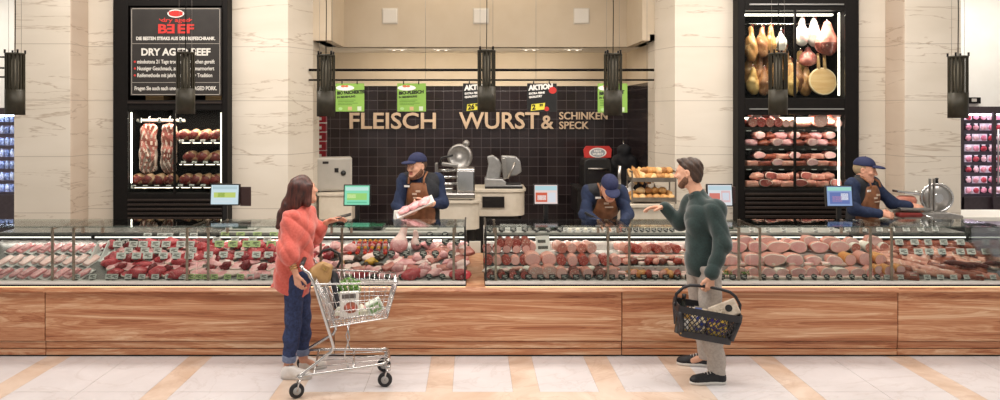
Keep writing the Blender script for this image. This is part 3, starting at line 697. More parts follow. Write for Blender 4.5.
for px0, px1, lb in ((145, 163, 'brown cardboard box end below the left edge of the beef sign'), (205, 221, 'pale cardboard box end below the right edge of the beef sign')):
    t = thing('cardboard_box', lb, 'box', (X((px0+px1)/2, yc+.05), yc+.25, H(100, yc)+.001), group='boxes below the beef sign'); w_ = (X(px1, yc)-X(px0, yc))/2
    MB().box(-w_, w_, -.18, .18, 0, .07).build('carton', mat('cardboard', '#b59468', '#a98a60', 8, .8), t); MB().box(-w_, w_, -.03, .03, .07, .072).build('tape', mat('tape', '#c9b48a', rough=.4), t)
# ---- right: ham cabinet, two glazed openings
t = thing('charcuterie_cabinet', 'tall black cabinet with hanging hams above and sausage shelves below', 'cabinet', (X(798, yc), yc, 0)); cx = t.location.x
cab_frame(t, 738, 859, 0, TOP, [(745, 845, 10, 98), (745, 845, 115, 189)], yc, .66, M_black)
x0, x1 = X(745, yc)-cx, X(845, yc)-cx
for nm, a, b_ in (('u', 10, 98), ('l', 115, 189)):
    za, zb_ = H(b_, yc), H(a, yc)
    MB().box(x0, x1, .0, .008, za, zb_).build('glass_door', M_glassF, t)
    xm = X(795, yc)-cx; MB().box(xm-.012, xm+.012, -.012, .02, za, zb_).build('door_frame', M_black, t)
    MB().box(x1-.062, x1-.049, .03, .05, za+.03, zb_-.03).build('light_tube', emit('led_tube', '#fff2e2', 9), t)
    MB().box(x0+.02, x1-.08, .14, .18, zb_-.05, zb_-.03).build('light_tube', emit('led_tube', '#fff2e2', 9), t)
for py in (4.5, 109): MB().box(x0+.05, x1-.02, -.02, -.005, H(py, yc)-.008, H(py, yc)+.008).build('trim_bar', M_steel, t)
for k in range(6): MB().box(x0, x1, -.02, .0, H(194+k*4.5, yc)-.014, H(194+k*4.5, yc)+.014).build('vent_slat', M_brown, t, bev=.004)
zr2 = H(24, yc+.3)
MB().cyl((x0+.02, .3, zr2), (x1-.1, .3, zr2), .014, 10).build('hanging_rail', M_chrome, t)
SHR = [(127.5, ), (146, ), (166, ), (187, )]
for (py,) in SHR:
    MB().box(x0+.01, x1-.02, .06, .56, H(py, yc+.1)-.012, H(py, yc+.1)).build('shelf', M_dark, t)
    MB().box(x0+.03, x1-.09, .07, .09, H(py, yc+.1)-.020, H(py, yc+.1)-.012).build('shelf_emitter', emit('led_cab2_fill', '#fff0e4', 24), t)  # emitter added under each shelf to lift the goods below
    MB().box(x0+.01, x1-.08, .05, .06, H(py, yc+.1)-.05, H(py, yc+.1)+.004).build('shelf_rail', M_brown, t)
area('cabinet_lamp', (X(795, yc), yc+.12, H(13, yc)), 1.0, .12, 34, '#fff0e0'); area('cabinet_lamp', (X(795, yc), yc+.12, H(118, yc)), 1.0, .12, 34, '#fff0e0')
# ---------------------------------------------------------------- back counters in the niche
def counter_block(name, pxs, pytop, y0, y1, m, label, top, curve=None, zb=0):
    x0, x1 = X(pxs[0], y0), X(pxs[1], y0); z = H(pytop, y0); t = thing(name, label, 'counter', ((x0+x1)/2, y0, 0)); w = (x1-x0)/2; d = y1-y0
    def outline(g):
        r = min(w, d) * .55; pts = []
        cs = curve or ''
        for sx, sy, a0, k in ((1, 0, -90, 'r'), (1, 1, 0, ''), (-1, 1, 90, ''), (-1, 0, 180, 'l')):
            rr = r if k and k in cs else .01
            cxx = sx*(w-g-rr); cyy = (g+rr) if sy == 0 else d-g-rr
            for i in range(9): a = math.radians(a0 + 90*i/8); pts.append((cxx+rr*math.cos(a), cyy+rr*math.sin(a)))
        return pts
    def pr(g, za, zb2, m, nm, bev=0):
        o = outline(g); MB().rings([[(x, y, za) for x, y in o], [(x, y, zb2) for x, y in o]], 0, False).build(nm, m, t, bev=bev)
    pr(0, z-.03, z, top, 'worktop'); pr(.02, z-.36, z-.03, m, 'fascia'); pr(.06, 0, z-.36, M_dark, 'plinth_body')
    return t, z
c1, zc1 = counter_block('back_counter', (317, 353), 193.5, 3.25, 3.9, M_stone, 'cream stone back counter under the grey safe', M_stone)
c2, zc2 = counter_block('back_counter', (438, 481), 201, 2.55, 3.25, M_stone, 'rounded cream counter under the chrome slicer beside the bearded butcher', M_stone, 'r')
c3, zc3 = counter_block('back_counter', (470, 527), 190, 3.5, 4.3, M_stone, 'rounded cream counter under the silver slicer before the tiles', M_stone, 'r')
MB().box(-.22, .08, -.004, .01, zc3-.24, zc3-.09).build('recess', M_dark, c3)
c4, zc4 = counter_block('back_counter', (624, 674), 205, 2.0, 2.55, M_stone, 'cream stone counter under the bread rack', M_stone)
c5, zc5 = counter_block('back_counter', (576, 622), 188, 3.9, 4.6, M_dark, 'dark counter under the black oven before the tiles', M_dark)
# safe-like grey box
y = 3.45; w = X(352.5, y)-X(315, y); h = H(157, y)-H(190.5, y)
t = thing('vacuum_packer', 'grey metal box with round dial on the back counter at left', 'machine', (X(333.7, y), y, zc1+.006), .22); w *= .97
for s in (-1, 1): MB().box(s*w*.42-.02, s*w*.42+.02, .03, .3, -.006, .012).build('foot', M_blk, t)
MB().box(-w/2, w/2, 0, .36, .01, h).build('body', M_grey, t, bev=.01)
MB().box(-w/2+.02, w/2-.02, -.008, .002, .03, h-.02).build('door', mat('grey_enamel_door', '#aaa59c', '#b0aba2', 8, .4), t, bev=.004)
MB().lathe([(.034, 0), (.036, .012), (.03, .022), (.012, .03), (0, .03)], 20, T=Matrix.Translation((w*.26, -.008, h*.55)) @ Matrix.Rotation(PI/2, 4, 'X')).build('dial', M_blk, t)
MB().box(w*.02, w*.13, -.014, -.006, h*.57, h*.7).build('keypad', M_dark, t); MB().box(-w*.3, -w*.14, -.012, -.006, h*.83, h*.9).build('nameplate', M_dark, t)
# slicers
def slicer(name, loc, rz, s, label):
    t = thing(name, label, 'slicer', loc, rz); m = mat('slicer_alu', '#c3c1bd', '#cfcdc9', 20, .3, .7)
    MB().prism([(-.24*s, .02*s), (.24*s, .02*s), (.24*s, .07*s), (.18*s, .1*s), (-.2*s, .1*s), (-.24*s, .07*s)], -.16*s, .16*s).build('base', m, t, bev=.008)
    for sx in (-1, 1):
        for sy in (-1, 1): MB().cyl((sx*.2*s, sy*.12*s, 0), (sx*.2*s, sy*.12*s, .03*s), .02*s, 10).build('foot', M_blk, t)
    T = Matrix.Translation((-.06*s, .02*s, .27*s)) @ Matrix.Rotation(math.radians(28), 4, 'Y') @ Matrix.Rotation(PI/2, 4, 'X')
    MB().lathe([(0, -.02*s), (.15*s, -.02*s), (.165*s, 0), (.15*s, .03*s), (.06*s, .045*s), (0, .045*s)], 32, T=T).build('blade_guard', m, t)
    MB().lathe([(0, -.026*s), (.14*s, -.024*s), (.152*s, -.012*s), (.14*s, -.004*s)], 32, T=T).build('blade', M_chrome, t)
    MB().box(.02*s, .2*s, -.12*s, .12*s, .1*s, .27*s).build('motor_housing', m, t, bev=.03*s)
    MB().prism([(-.02*s, .12*s), (.2*s, .28*s), (.22*s, .26*s), (.02*s, .1*s)], -.18*s, -.02*s).build('carriage', m, t, bev=.006)
    MB().box(.08*s, .1*s, -.2*s, -.0*s, .27*s, .40*s, T=Matrix.Rotation(-.25, 4, 'Y')).build('gauge_plate', M_steel, t, bev=.004)
    MB().tube([(.2*s, -.14*s, .27*s), (.25*s, -.16*s, .33*s), (.25*s, -.16*s, .40*s)], [.012*s, .012*s, .02*s], 10).build('handle', M_blk, t)
    MB().lathe([(0, 0), (.02*s, 0), (.024*s, .02*s), (0, .03*s)], 14, T=Matrix.Translation((-.15*s, .0, .42*s))).build('sharpener_knob', m, t)
    return t
# meat slicer beside the bearded butcher: upright chrome machine
y = 2.75; t = thing('meat_slicer', 'large chrome slicer standing right of the bearded butcher', 'slicer', (X(459, y), y+.05, zc2))
k = 1/79.
MB().box(-.26, .2, -.2, .2, .012, .09).build('base', M_steel, t, bev=.015)
for sx in (-.2, .15):
    for sy in (-.15, .15): MB().cyl((sx, sy, 0), (sx, sy, .015), .022, 10).build('foot', M_blk, t)
MB().box(-.03, .2, -.18, .14, .09, .40).build('motor_housing', M_steel, t, bev=.025)
MB().box(-.02, .19, -.19, -.17, .11, .37).build('housing_panel', M_chrome, t, bev=.012)
T = Matrix.Translation((.01, .1, .53)) @ Matrix.Rotation(-.25, 4, 'Z') @ Matrix.Rotation(PI/2, 4, 'X')
MB().lathe([(0, -.03), (.14, -.03), (.165, -.01), (.165, .02), (.13, .045), (.125, .03), (.05, .03), (0, .035)], 32, T=T).build('blade_guard', M_steelD, t)
MB().blob((.09, .08, .70), (.045, .045, .045), 1, .02).build('sharpener_knob', M_steelD, t)
MB().box(-.25, -.08, -.15, .1, .09, .15).build('carriage', M_steel, t, bev=.01)
for j, z in enumerate((.2, .28, .36)): MB().cyl((-.28, -.1+j*.05, z), (-.02, -.1+j*.05, z), .018, 10).build('guide_bar', M_chrome, t)
MB().box(-.27, -.06, -.12, .0, .40, .44, T=Matrix.Rotation(.12, 4, 'Y')).build('product_clamp', M_steelD, t, bev=.01)
MB().box(-.30, -.27, -.14, .06, .12, .46).build('gauge_plate', M_steel, t, bev=.006)
MB().tube([(-.25, .02, .44), (-.22, .02, .52), (-.08, .04, .55)], .014, 8).build('handle', M_blk, t)
# silver slicer before the tiles
y = 3.75; t = thing('meat_slicer', 'angular silver slicer with two fins on the rounded cream counter', 'slicer', (X(503.5, y), y+.1, zc3))
m = mat('slicer_silver', '#a9a9a8', '#b6b6b5', 20, .35, .6); u = (X(522, y)-X(484.5, y))
MB().prism([(-u*.5, .01), (u*.5, .01), (u*.5, .05), (u*.1, .06), (-u*.02, .13), (-u*.5, .14)], -.16, .14).build('base', m, t, bev=.012)
MB().prism([(-u*.47, .13), (-u*.1, .13), (-u*.02, .3), (-u*.12, .40), (-u*.28, .46), (-u*.44, .44), (-u*.40, .33)], -.06, .03).build('blade_guard', m, t, bev=.02)
MB().prism([(u*.0, .15), (u*.35, .17), (u*.5, .22), (u*.46, .38), (u*.34, .44), (-u*.05, .45)], -.02, .14).build('motor_housing', m, t, bev=.02)
MB().prism([(u*.0, .12), (u*.1, .14), (u*.06, .42), (-u*.06, .42)], -.14, -.06).build('gauge_plate', M_steel, t, bev=.006)
MB().tube([(u*.1, -.16, .14), (u*.22, -.16, .26), (u*.3, -.15, .36)], .014, 8).build('handle', M_steel, t)
MB().box(-u*.5, u*.5, -.18, -.16, .0, .03).build('drip_edge', M_blk, t)
for sx in (-.4, .4): MB().cyl((sx*u, 0, 0), (sx*u, 0, .02), .02, 10).build('foot', M_blk, t)
MB().box(u*.05, u*.46, -.17, .0, .055, .075).build('tray', M_dark, t, bev=.004)
# oven with round plate sign, coat, paper roll
y = 4.0; t = thing('sausage_oven', 'black domed oven with red and white sign behind the butcher looking down', 'oven', (X(598, y), y+.2, zc5))
w = (X(613, y)-X(584, y))/2; h = H(158, y)-zc5
MB().prism([(-w, 0), (w, 0), (w, h*.75), (w*.9, h*.92), (w*.6, h), (-w*.6, h), (-w*.9, h*.92), (-w, h*.75)], -.2, .25).build('body', M_blk, t, bev=.02)
MB().box(-w*.85, w*.85, -.215, -.2, h*.12, h*.6).build('door', mat('oven_glass', '#232326', rough=.1), t, bev=.006)
MB().cyl((-w*.7, -.24, h*.64), (w*.7, -.24, h*.64), .012, 8).build('handle', M_steel, t)
sg = MB().prism([(-w*.92, h+.0), (w*.92, h+.0), (w*.98, h+.12), (w*.8, h+.17), (-w*.8, h+.17), (-w*.98, h+.12)], -.18, -.15).build('sign_plate', M_red, t, bev=.006)
b = MB(); disc(b, 0, h+.075, w*.6, .07, -.182, 0); b.build('sign_disc', M_txw, sg); b = MB(); disc(b, 0, h+.075, w*.5, .058, -.1845, 0); b.build('sign_ring', mat('print_greyblue', '#9aa2a8', rough=.6), sg)
lettering('lettering', [('HOT', .045, 0, -.1875, h+.085, .002, 'CENTER', 1.1), ('WURST', .045, 0, -.1875, h+.04, .002, 'CENTER', 1.0)], M_txw, sg)
y = 3.95
S = SDF(.012); xo = X(631, y)
S.cap((0, 0, .15), (0, 0, .62), .19, .1, .05, ((0, 1, 0), .6)).cap((-.12, 0, .55), (-.22, -.02, .1), .07, .05, .04).cap((.12, 0, .55), (.21, -.02, .15), .07, .05, .04).ell((0, 0, .72), (.1, .07, .07), None, .05)
t = thing('hanging_jacket', 'black jacket hanging on the dark tiles right of the oven', 'jacket', (xo, y+.5, H(196, y+.5)-.02))
S.build('cloth', mat('jacket_black', '#16161a', '#1f1f24', 12, .8), t, folds(.012, 14, 3)); MB().tube([(0, .02, .78), (0, .06, .84), (0, .12, .8)], .008, 6).build('hook', M_chrome, t)
y = 2.3; t = thing('paper_roll', 'white rolled apron cloth draped beside the bread rack', 'cloth', (X(629, y)-.02, y+.1, zc4))
S = SDF(.01); S.cap((-.14, 0, .05), (.06, .02, .08), .06, .075, .03).cap((-.18, -.04, .03), (-.02, -.06, .03), .035, .035, .03).cap((0, .05, .1), (.09, .05, .2), .05, .035, .03)
S.build('cloth', M_paper, t, folds(.008, 20, 5)); MB().tube([(-.05, .1, .1), (-.06, .1, .3), (-.05, .1, .42)], .02, 8).build('handle', M_steel, t)
# ================================================================= people
M_skin = mat('skin', '#d9a488', '#e0ae93', 30, .55, spec=.35, detail=2); M_skin2 = mat('skin_rosy', '#d49a80', '#dda58b', 30, .55, spec=.35, detail=2)
M_lip = mat('lip', '#b5685c', rough=.5); M_eyew = mat('eye_white', '#ece8e2', rough=.2); M_iris = mat('iris', '#3a2c22', rough=.15)
def V(*a): return np.array(a, float)
def hand(S, w, d, n, side, curl=.5, scale=1., thumb=1, spread=.12, k=.006):
    """w wrist, d along the hand, n palm normal, side = thumb side; five separate curled fingers"""
    d = nrm(d); n = nrm(n - d*(n @ d)); s = nrm(np.cross(d, n)); s = s if s @ side > 0 else -s; z = scale
    lens = [(.040, .025, .020), (.045, .029, .022), (.042, .027, .021), (.033, .021, .018)]
    S.cap(w - d*.03*z, w + d*.02*z, .024*z, .022*z, .012, (n, .8))
    for i, L in enumerate(lens):
        o = (1.5 - i) * .019 * z; kn = w + d*(.088 - .004*abs(i-1))*z + s*o
        S.cap(w + d*.012*z + s*o*.5, kn, .0155*z, .0125*z, .012)
        p = kn; a = curl * (.7 + .12*i)
        dirv = nrm(d + s*spread*(1.5-i)*.4)
        for j, l in enumerate(L):
            ang = a * (j + 1) * (.8 if j == 0 else 1.0)
            dv = dirv*math.cos(ang) + n*math.sin(ang); q = p + dv*l*z
            S.cap(p, q, (.0098 - .0011*j)*z, (.009 - .0011*j)*z, k); p = q
    t0 = w + d*.022*z + s*.024*z; t1 = t0 + nrm(d*.6 + s*.65 + n*.25*thumb)*.042*z; t2 = t1 + nrm(d*.85 + s*.2 + n*.45*thumb)*.032*z; t3 = t2 + nrm(d*.9 + n*.4*thumb)*.024*z
    S.cap(w + d*.012*z, t0, .015*z, .016*z, .012); S.cap(t0, t1, .0155*z, .0118*z, .008); S.cap(t1, t2, .0115*z, .0105*z, k); S.cap(t2, t3, .0105*z, .0085*z, k)
class Head:
    def __init__(h, c, f, up=(0, 0, 1), s=1.0):
        h.c = np.asarray(c, float); h.f = nrm(f); u = np.asarray(up, float); u = nrm(u - h.f*(u @ h.f)); h.u = u; h.r = np.cross(h.f, u); h.s = s
        h.ax = np.stack([h.r, h.f, h.u])
    def p(h, r, f, u): return h.c + (h.r*r + h.f*f + h.u*u) * h.s
def head(S, h, female=False):
    z = h.s; p = h.p
    S.ell(p(0, -.012, .032), V(.074, .095, .088)*z, h.ax, .02)
    S.ell(p(0, .022, -.02), V(.064, .072, .088)*z, h.ax, .03)
    S.cap(p(0, .03, -.055), p(0, .066, -.094), .05*z, .027*z, .03)
    for q in (-1, 1): S.cap(p(q*.05, .0, -.05), p(q*.022, .06, -.092), .024*z, .022*z, .03)
    S.cap(p(-.03, .078, .024), p(.03, .078, .024), .014*z, .014*z, .02)
    for q in (-1, 1):
        S.ell(p(q*.033, .098, .003), V(.02, .015, .013)*z, h.ax, .012, True)
        S.ell(p(q*.04, .068, -.02), V(.024, .024, .02)*z, h.ax, .02)
        S.ell(p(q*.076, -.008, -.002), V(.011, .021, .032)*z, h.ax, .008)
        S.ell(p(q*.082, -.002, -.0), V(.006, .011, .018)*z, h.ax, .006, True)
    S.cap(p(0, .09, .016), p(0, .112, -.026), .0095*z, .0135*z, .012)
    for q in (-1, 1): S.ell(p(q*.013, .098, -.03), V(.010, .012, .009)*z, h.ax, .008)
    S.cap(p(-.02, .082, -.056), p(.02, .082, -.056), .0085*z, .0085*z, .006); S.cap(p(-.017, .079, -.068), p(.017, .079, -.068), .0095*z, .0095*z, .006)
def lips_paint(h):
    def fn(C):
        q = (C - h.c) / h.s; f = q @ h.f; u = q @ h.u; r = q @ h.r
        return ((f > .078) & (u < -.048) & (u > -.077) & (np.abs(r) < .024)).astype(int)
    return fn
def eyes(h, t, brow):
    for q in (-1, 1):
        e = SDF(.003).ell(h.p(q*.033, .0725, .003), V(.0125, .0115, .0115)*h.s, h.ax, .002)
        def pt(C, q=q):
            d = (C - h.p(q*.033, .0725, .003)) / h.s; return (((d @ h.r)**2 + (d @ h.u)**2 < .0062**2) & (d @ h.f > 0)).astype(int)
        e.build('eye', [M_eyew, M_iris], t, None, pt)
        S = SDF(.004); S.cap(h.p(q*.016, .094, .025), h.p(q*.046, .084, .029), .0045*h.s, .0035*h.s, .003); S.build('eyebrow', brow, t)
def shoe(t, heel, toe, m, msole, h=.075, w=.045, name='shoe'):
    heel = np.asarray(heel, float); toe = np.asarray(toe, float); d = toe - heel; L = np.linalg.norm(d); d = d / L; s = V(-d[1], d[0], 0); ax = np.stack([s, d, V(0, 0, 1)])
    S = SDF(.006)
    S.cap(heel + d*.045 + V(0, 0, .035), heel + d*(L-.05) + V(0, 0, .03), .036, .034, .02, None); S.ell(heel + d*(L-.075) + V(0, 0, .035), (w*1.02, .08, .035), ax, .03)
    S.ell(heel + d*.055 + V(0, 0, .05), (.042, .055, .055), ax, .03); S.cap(heel + d*.07 + V(0, 0, .085), heel + d*(L-.10) + V(0, 0, .05), .034, .026, .03)
    S.cut((0, 0, -1), (0, 0, .018)).cut((0, 0, 1), (0, 0, h + .03))
    u = S.build(name, m, t, folds(.0012, 60, 2))
    o = SDF(.006); o.ell(heel + d*.05 + V(0, 0, .012), (w*.95, .055, .06), ax, .02); o.ell(heel + d*(L-.075) + V(0, 0, .012), (w*1.1, .082, .06), ax, .02); o.box(heel + d*L*.5 + V(0, 0, .01), (w*.85, L*.3, .03), ax, .01, .03)
    o.cut((0, 0, -1), (0, 0, .001)).cut((0, 0, 1), (0, 0, .027)); o.build('sole', msole, u)
    b = MB()
    for k in range(4):
        c = heel + d*(L-.115-.022*k) + V(0, 0, .083+.008*k); b.tube([c - s*.024 + V(0, 0, -.010), c + V(0, 0, .006), c + s*.024 + V(0, 0, -.010)], .0035, 6)
    b.build('laces', msole, u)
def arm(S, sh, el, wr, g=0, k=.03, r=(.053, .042, .029)):
    S.cap(sh, el, r[0]+g, r[1]+g, k); S.cap(el, wr, r[1]+g, r[2]+g, k)
def leg(S, hp, kn, an, g=0, k=.03):
    S.cap(hp, kn, .082+g, .056+g, k); S.cap(kn, kn*.6+an*.4, .055+g, .054+g, k); S.cap(kn*.6+an*.4, an, .054+g, .037+g, k)
def axes_of(f):
    f = nrm(f); return np.stack([np.cross(f, V(0, 0, 1)), f, V(0, 0, 1)])
def torso(S, pel, wai, che, s1, s2, f, g=0, w=1.0):
    ax = axes_of(f)
    S.ell(pel, V(.165*w+g, .115+g, .125+g), ax, .05); S.cap(pel, wai, .118*w+g, .115*w+g, .05, (nrm(f), .85)); S.ell(wai, V(.145*w+g, .105+g, .14+g), ax, .06)
    S.ell(che, V(.172*w+g, .12+g, .17+g), ax, .06); S.cap(s1, s2, .058+g, .058+g, .05)
def beard_shell(h, t, col, g=.004):
    S = SDF(.004); z = h.s; p = h.p
    S.cap(p(0, .03, -.055), p(0, .066, -.094), .05*z+g, .027*z+g, .03); S.ell(p(0, .022, -.02), V(.064, .072, .088)*z+g, h.ax, .03)
    for q in (-1, 1): S.cap(p(q*.05, .0, -.05), p(q*.022, .06, -.092), .024*z+g, .022*z+g, .03)
    S.cut(h.u*.62 + h.f*.62, p(0, .028, -.032)); S.cut(-h.f, p(0, -.012, 0))
    S.cap(p(-.02, .087, -.044), p(.02, .087, -.044), .008*z, .008*z, .008); S.ell(p(0, .095, -.061), V(.022, .022, .011)*z, h.ax, .006, True)
    S.build('beard', mat('beard_' + col[1:], col, '#7d5a44', 80, .8), t, folds(.002, 80, 5))
# ----------------------------------------------------------------- the man in green (walks left, looks left into the counter, points)
def man():
    t = thing('person', 'man in dark green pullover and grey trousers pointing left, carrying a basket', 'person', (1.951, -.45, 0))
    f = nrm(V(-.86, .5, 0)); r = np.cross(f, V(0, 0, 1))               # torso facing; r = his right
    pel = V(-.005, .02, .93); wai = V(-.0, .02, 1.10); che = V(-.008, .025, 1.30)
    shL = V(.05, -.145, 1.405); shR = V(-.055, .18, 1.41)
    elL = V(.085, -.225, 1.13); wrL = V(-.015, -.25, .90)
    elR = V(-.16, .26, 1.26); wrR = V(-.235, .17, 1.385)
    elR = V(-.13, .27, 1.235); wrR = V(-.245, .30, 1.36)
    hipL = V(.02, -.07, .90); hipR = V(-.02, .11, .90)
    knL = V(.005, -.15, .50); anL = V(.05, -.19, .085); knR = V(.015, .17, .5); anR = V(.085, .21, .085)
    h = Head((-.112, .055, 1.692), (-.86, .50, -.08), (-.05, 0, 1), 1.04)
    S = SDF(.0055); torso(S, pel, wai, che, shL, shR, f); head(S, h)
    S.cap(V(-.02, .02, 1.44), h.p(0, -.02, -.07), .062, .056, .04)
    arm(S, shL, elL, wrL); arm(S, shR, elR, wrR); leg(S, hipL, knL, anL); leg(S, hipR, knR, anR)
    for a, d in ((anL, V(-1, -.1, 0)), (anR, V(-1, .1, 0))): S.cap(a, a + nrm(d)*.13 + V(0, 0, -.045), .036, .03, .03)
    hand(S, wrL + V(-.005, 0, -.02), V(-.12, -.02, -1), V(-.35, 1, 0), V(-1, 0, 0), 1.15, 1.05)
    hand(S, wrR + V(-.02, .0, .003), V(-1, -.08, .06), V(.0, -.25, -1), V(0, -1, 0), .33, 1.05)
    body = S.build('body', [M_skin, M_lip], t, None, lips_paint(h))
    hair = mat('hair_brown', '#2f2019', '#4a3426', 60, .5, stretch=(1, 1, .3)); eyes(h, t, hair)
    S = SDF(.005); S.ell(h.p(0, -.02, .042), V(.079, .098, .086)*h.s, h.ax, .02); S.ell(h.p(0, .052, .098), V(.052, .045, .026)*h.s, h.ax, .03); S.ell(h.p(0, -.055, -.02), V(.07, .055, .075)*h.s, h.ax, .03)
    S.cut(h.f*.9 - h.u*.62, h.p(0, .048, .05)); S.cut(-h.u*.8 + h.f*.45, h.p(0, -.045, -.07))
    for q in (-1, 1): S.box(h.p(q*.078, .03, -.035), V(.02, .032, .045)*h.s, h.ax, .005, .01, True)
    S.build('hair', hair, t, folds(.005, 60, 4))
    beard_shell(h, t, '#5f4030')
    kn = mat('knit_green', '#132927', '#1b3432', 70, .85, sheen=.4, bump=.2)
    S = SDF(.006); torso(S, pel + V(0, 0, .03), wai, che, shL, shR, f, .022); arm(S, shL, elL, wrL + V(0, 0, .0), .02, .04, (.055, .046, .036)); arm(S, shR, elR, wrR, .02, .04, (.055, .046, .036))
    S.cap(V(-.015, .02, 1.44), V(-.04, .028, 1.50), .085, .07, .04); S.ell(h.p(0, .015, -.06), V(.05, .055, .045), h.ax, .01, True)
    S.cap(V(0, .02, 1.0), V(.0, .02, .80), .150, .150, .05, (f, .82)); S.cut((0, 0, -1), (0, 0, .845))
    S.build('pullover', kn, t, folds(.008, 15, 1))
    S = SDF(.004); c = wrR; S.cap(c + (elR-c)*.18, c - nrm(elR-c)*.012, .046, .044, .01); S.build('cuff', kn, t, folds(.001, 80, 2))
    S = SDF(.004); c = wrL; S.cap(c + (elL-c)*.18, c - nrm(elL-c)*.012, .046, .044, .01); S.build('cuff', kn, t, folds(.001, 80, 2))
    S = SDF(.004); S.cap(V(-.035, .03, 1.46), V(-.06, .032, 1.525), .078, .07, .02); S.ell(h.p(0, .02, -.07), V(.05, .06, .05), h.ax, .01, True); S.cut(V(-.3, .05, 1), V(-.058, .032, 1.525)); S.build('collar', kn, t)
    S = SDF(.0055); S.ell(pel, V(.178, .13, .14), axes_of(f), .05); leg(S, hipL, knL, anL, .022); leg(S, hipR, knR, anR, .022); S.cap(knL, anL, .075, .062, .03); S.cap(knR, anR, .075, .062, .03)
    S.cut((0, 0, -1), (0, 0, .075)); S.build('trousers', mat('trouser_grey', '#a89f97', '#b8afa6', 60, .85), t, folds(.010, 13, 6))
    bk = mat('shoe_black', '#15151a', '#222228', 40, .6); ws = mat('sole_white', '#dcd8d2', rough=.6)
    shoe(t, V(.115, -.205, 0), V(-.18, -.225, 0), bk, ws); shoe(t, V(.135, .21, 0), V(-.155, .26, 0), bk, ws)
man()
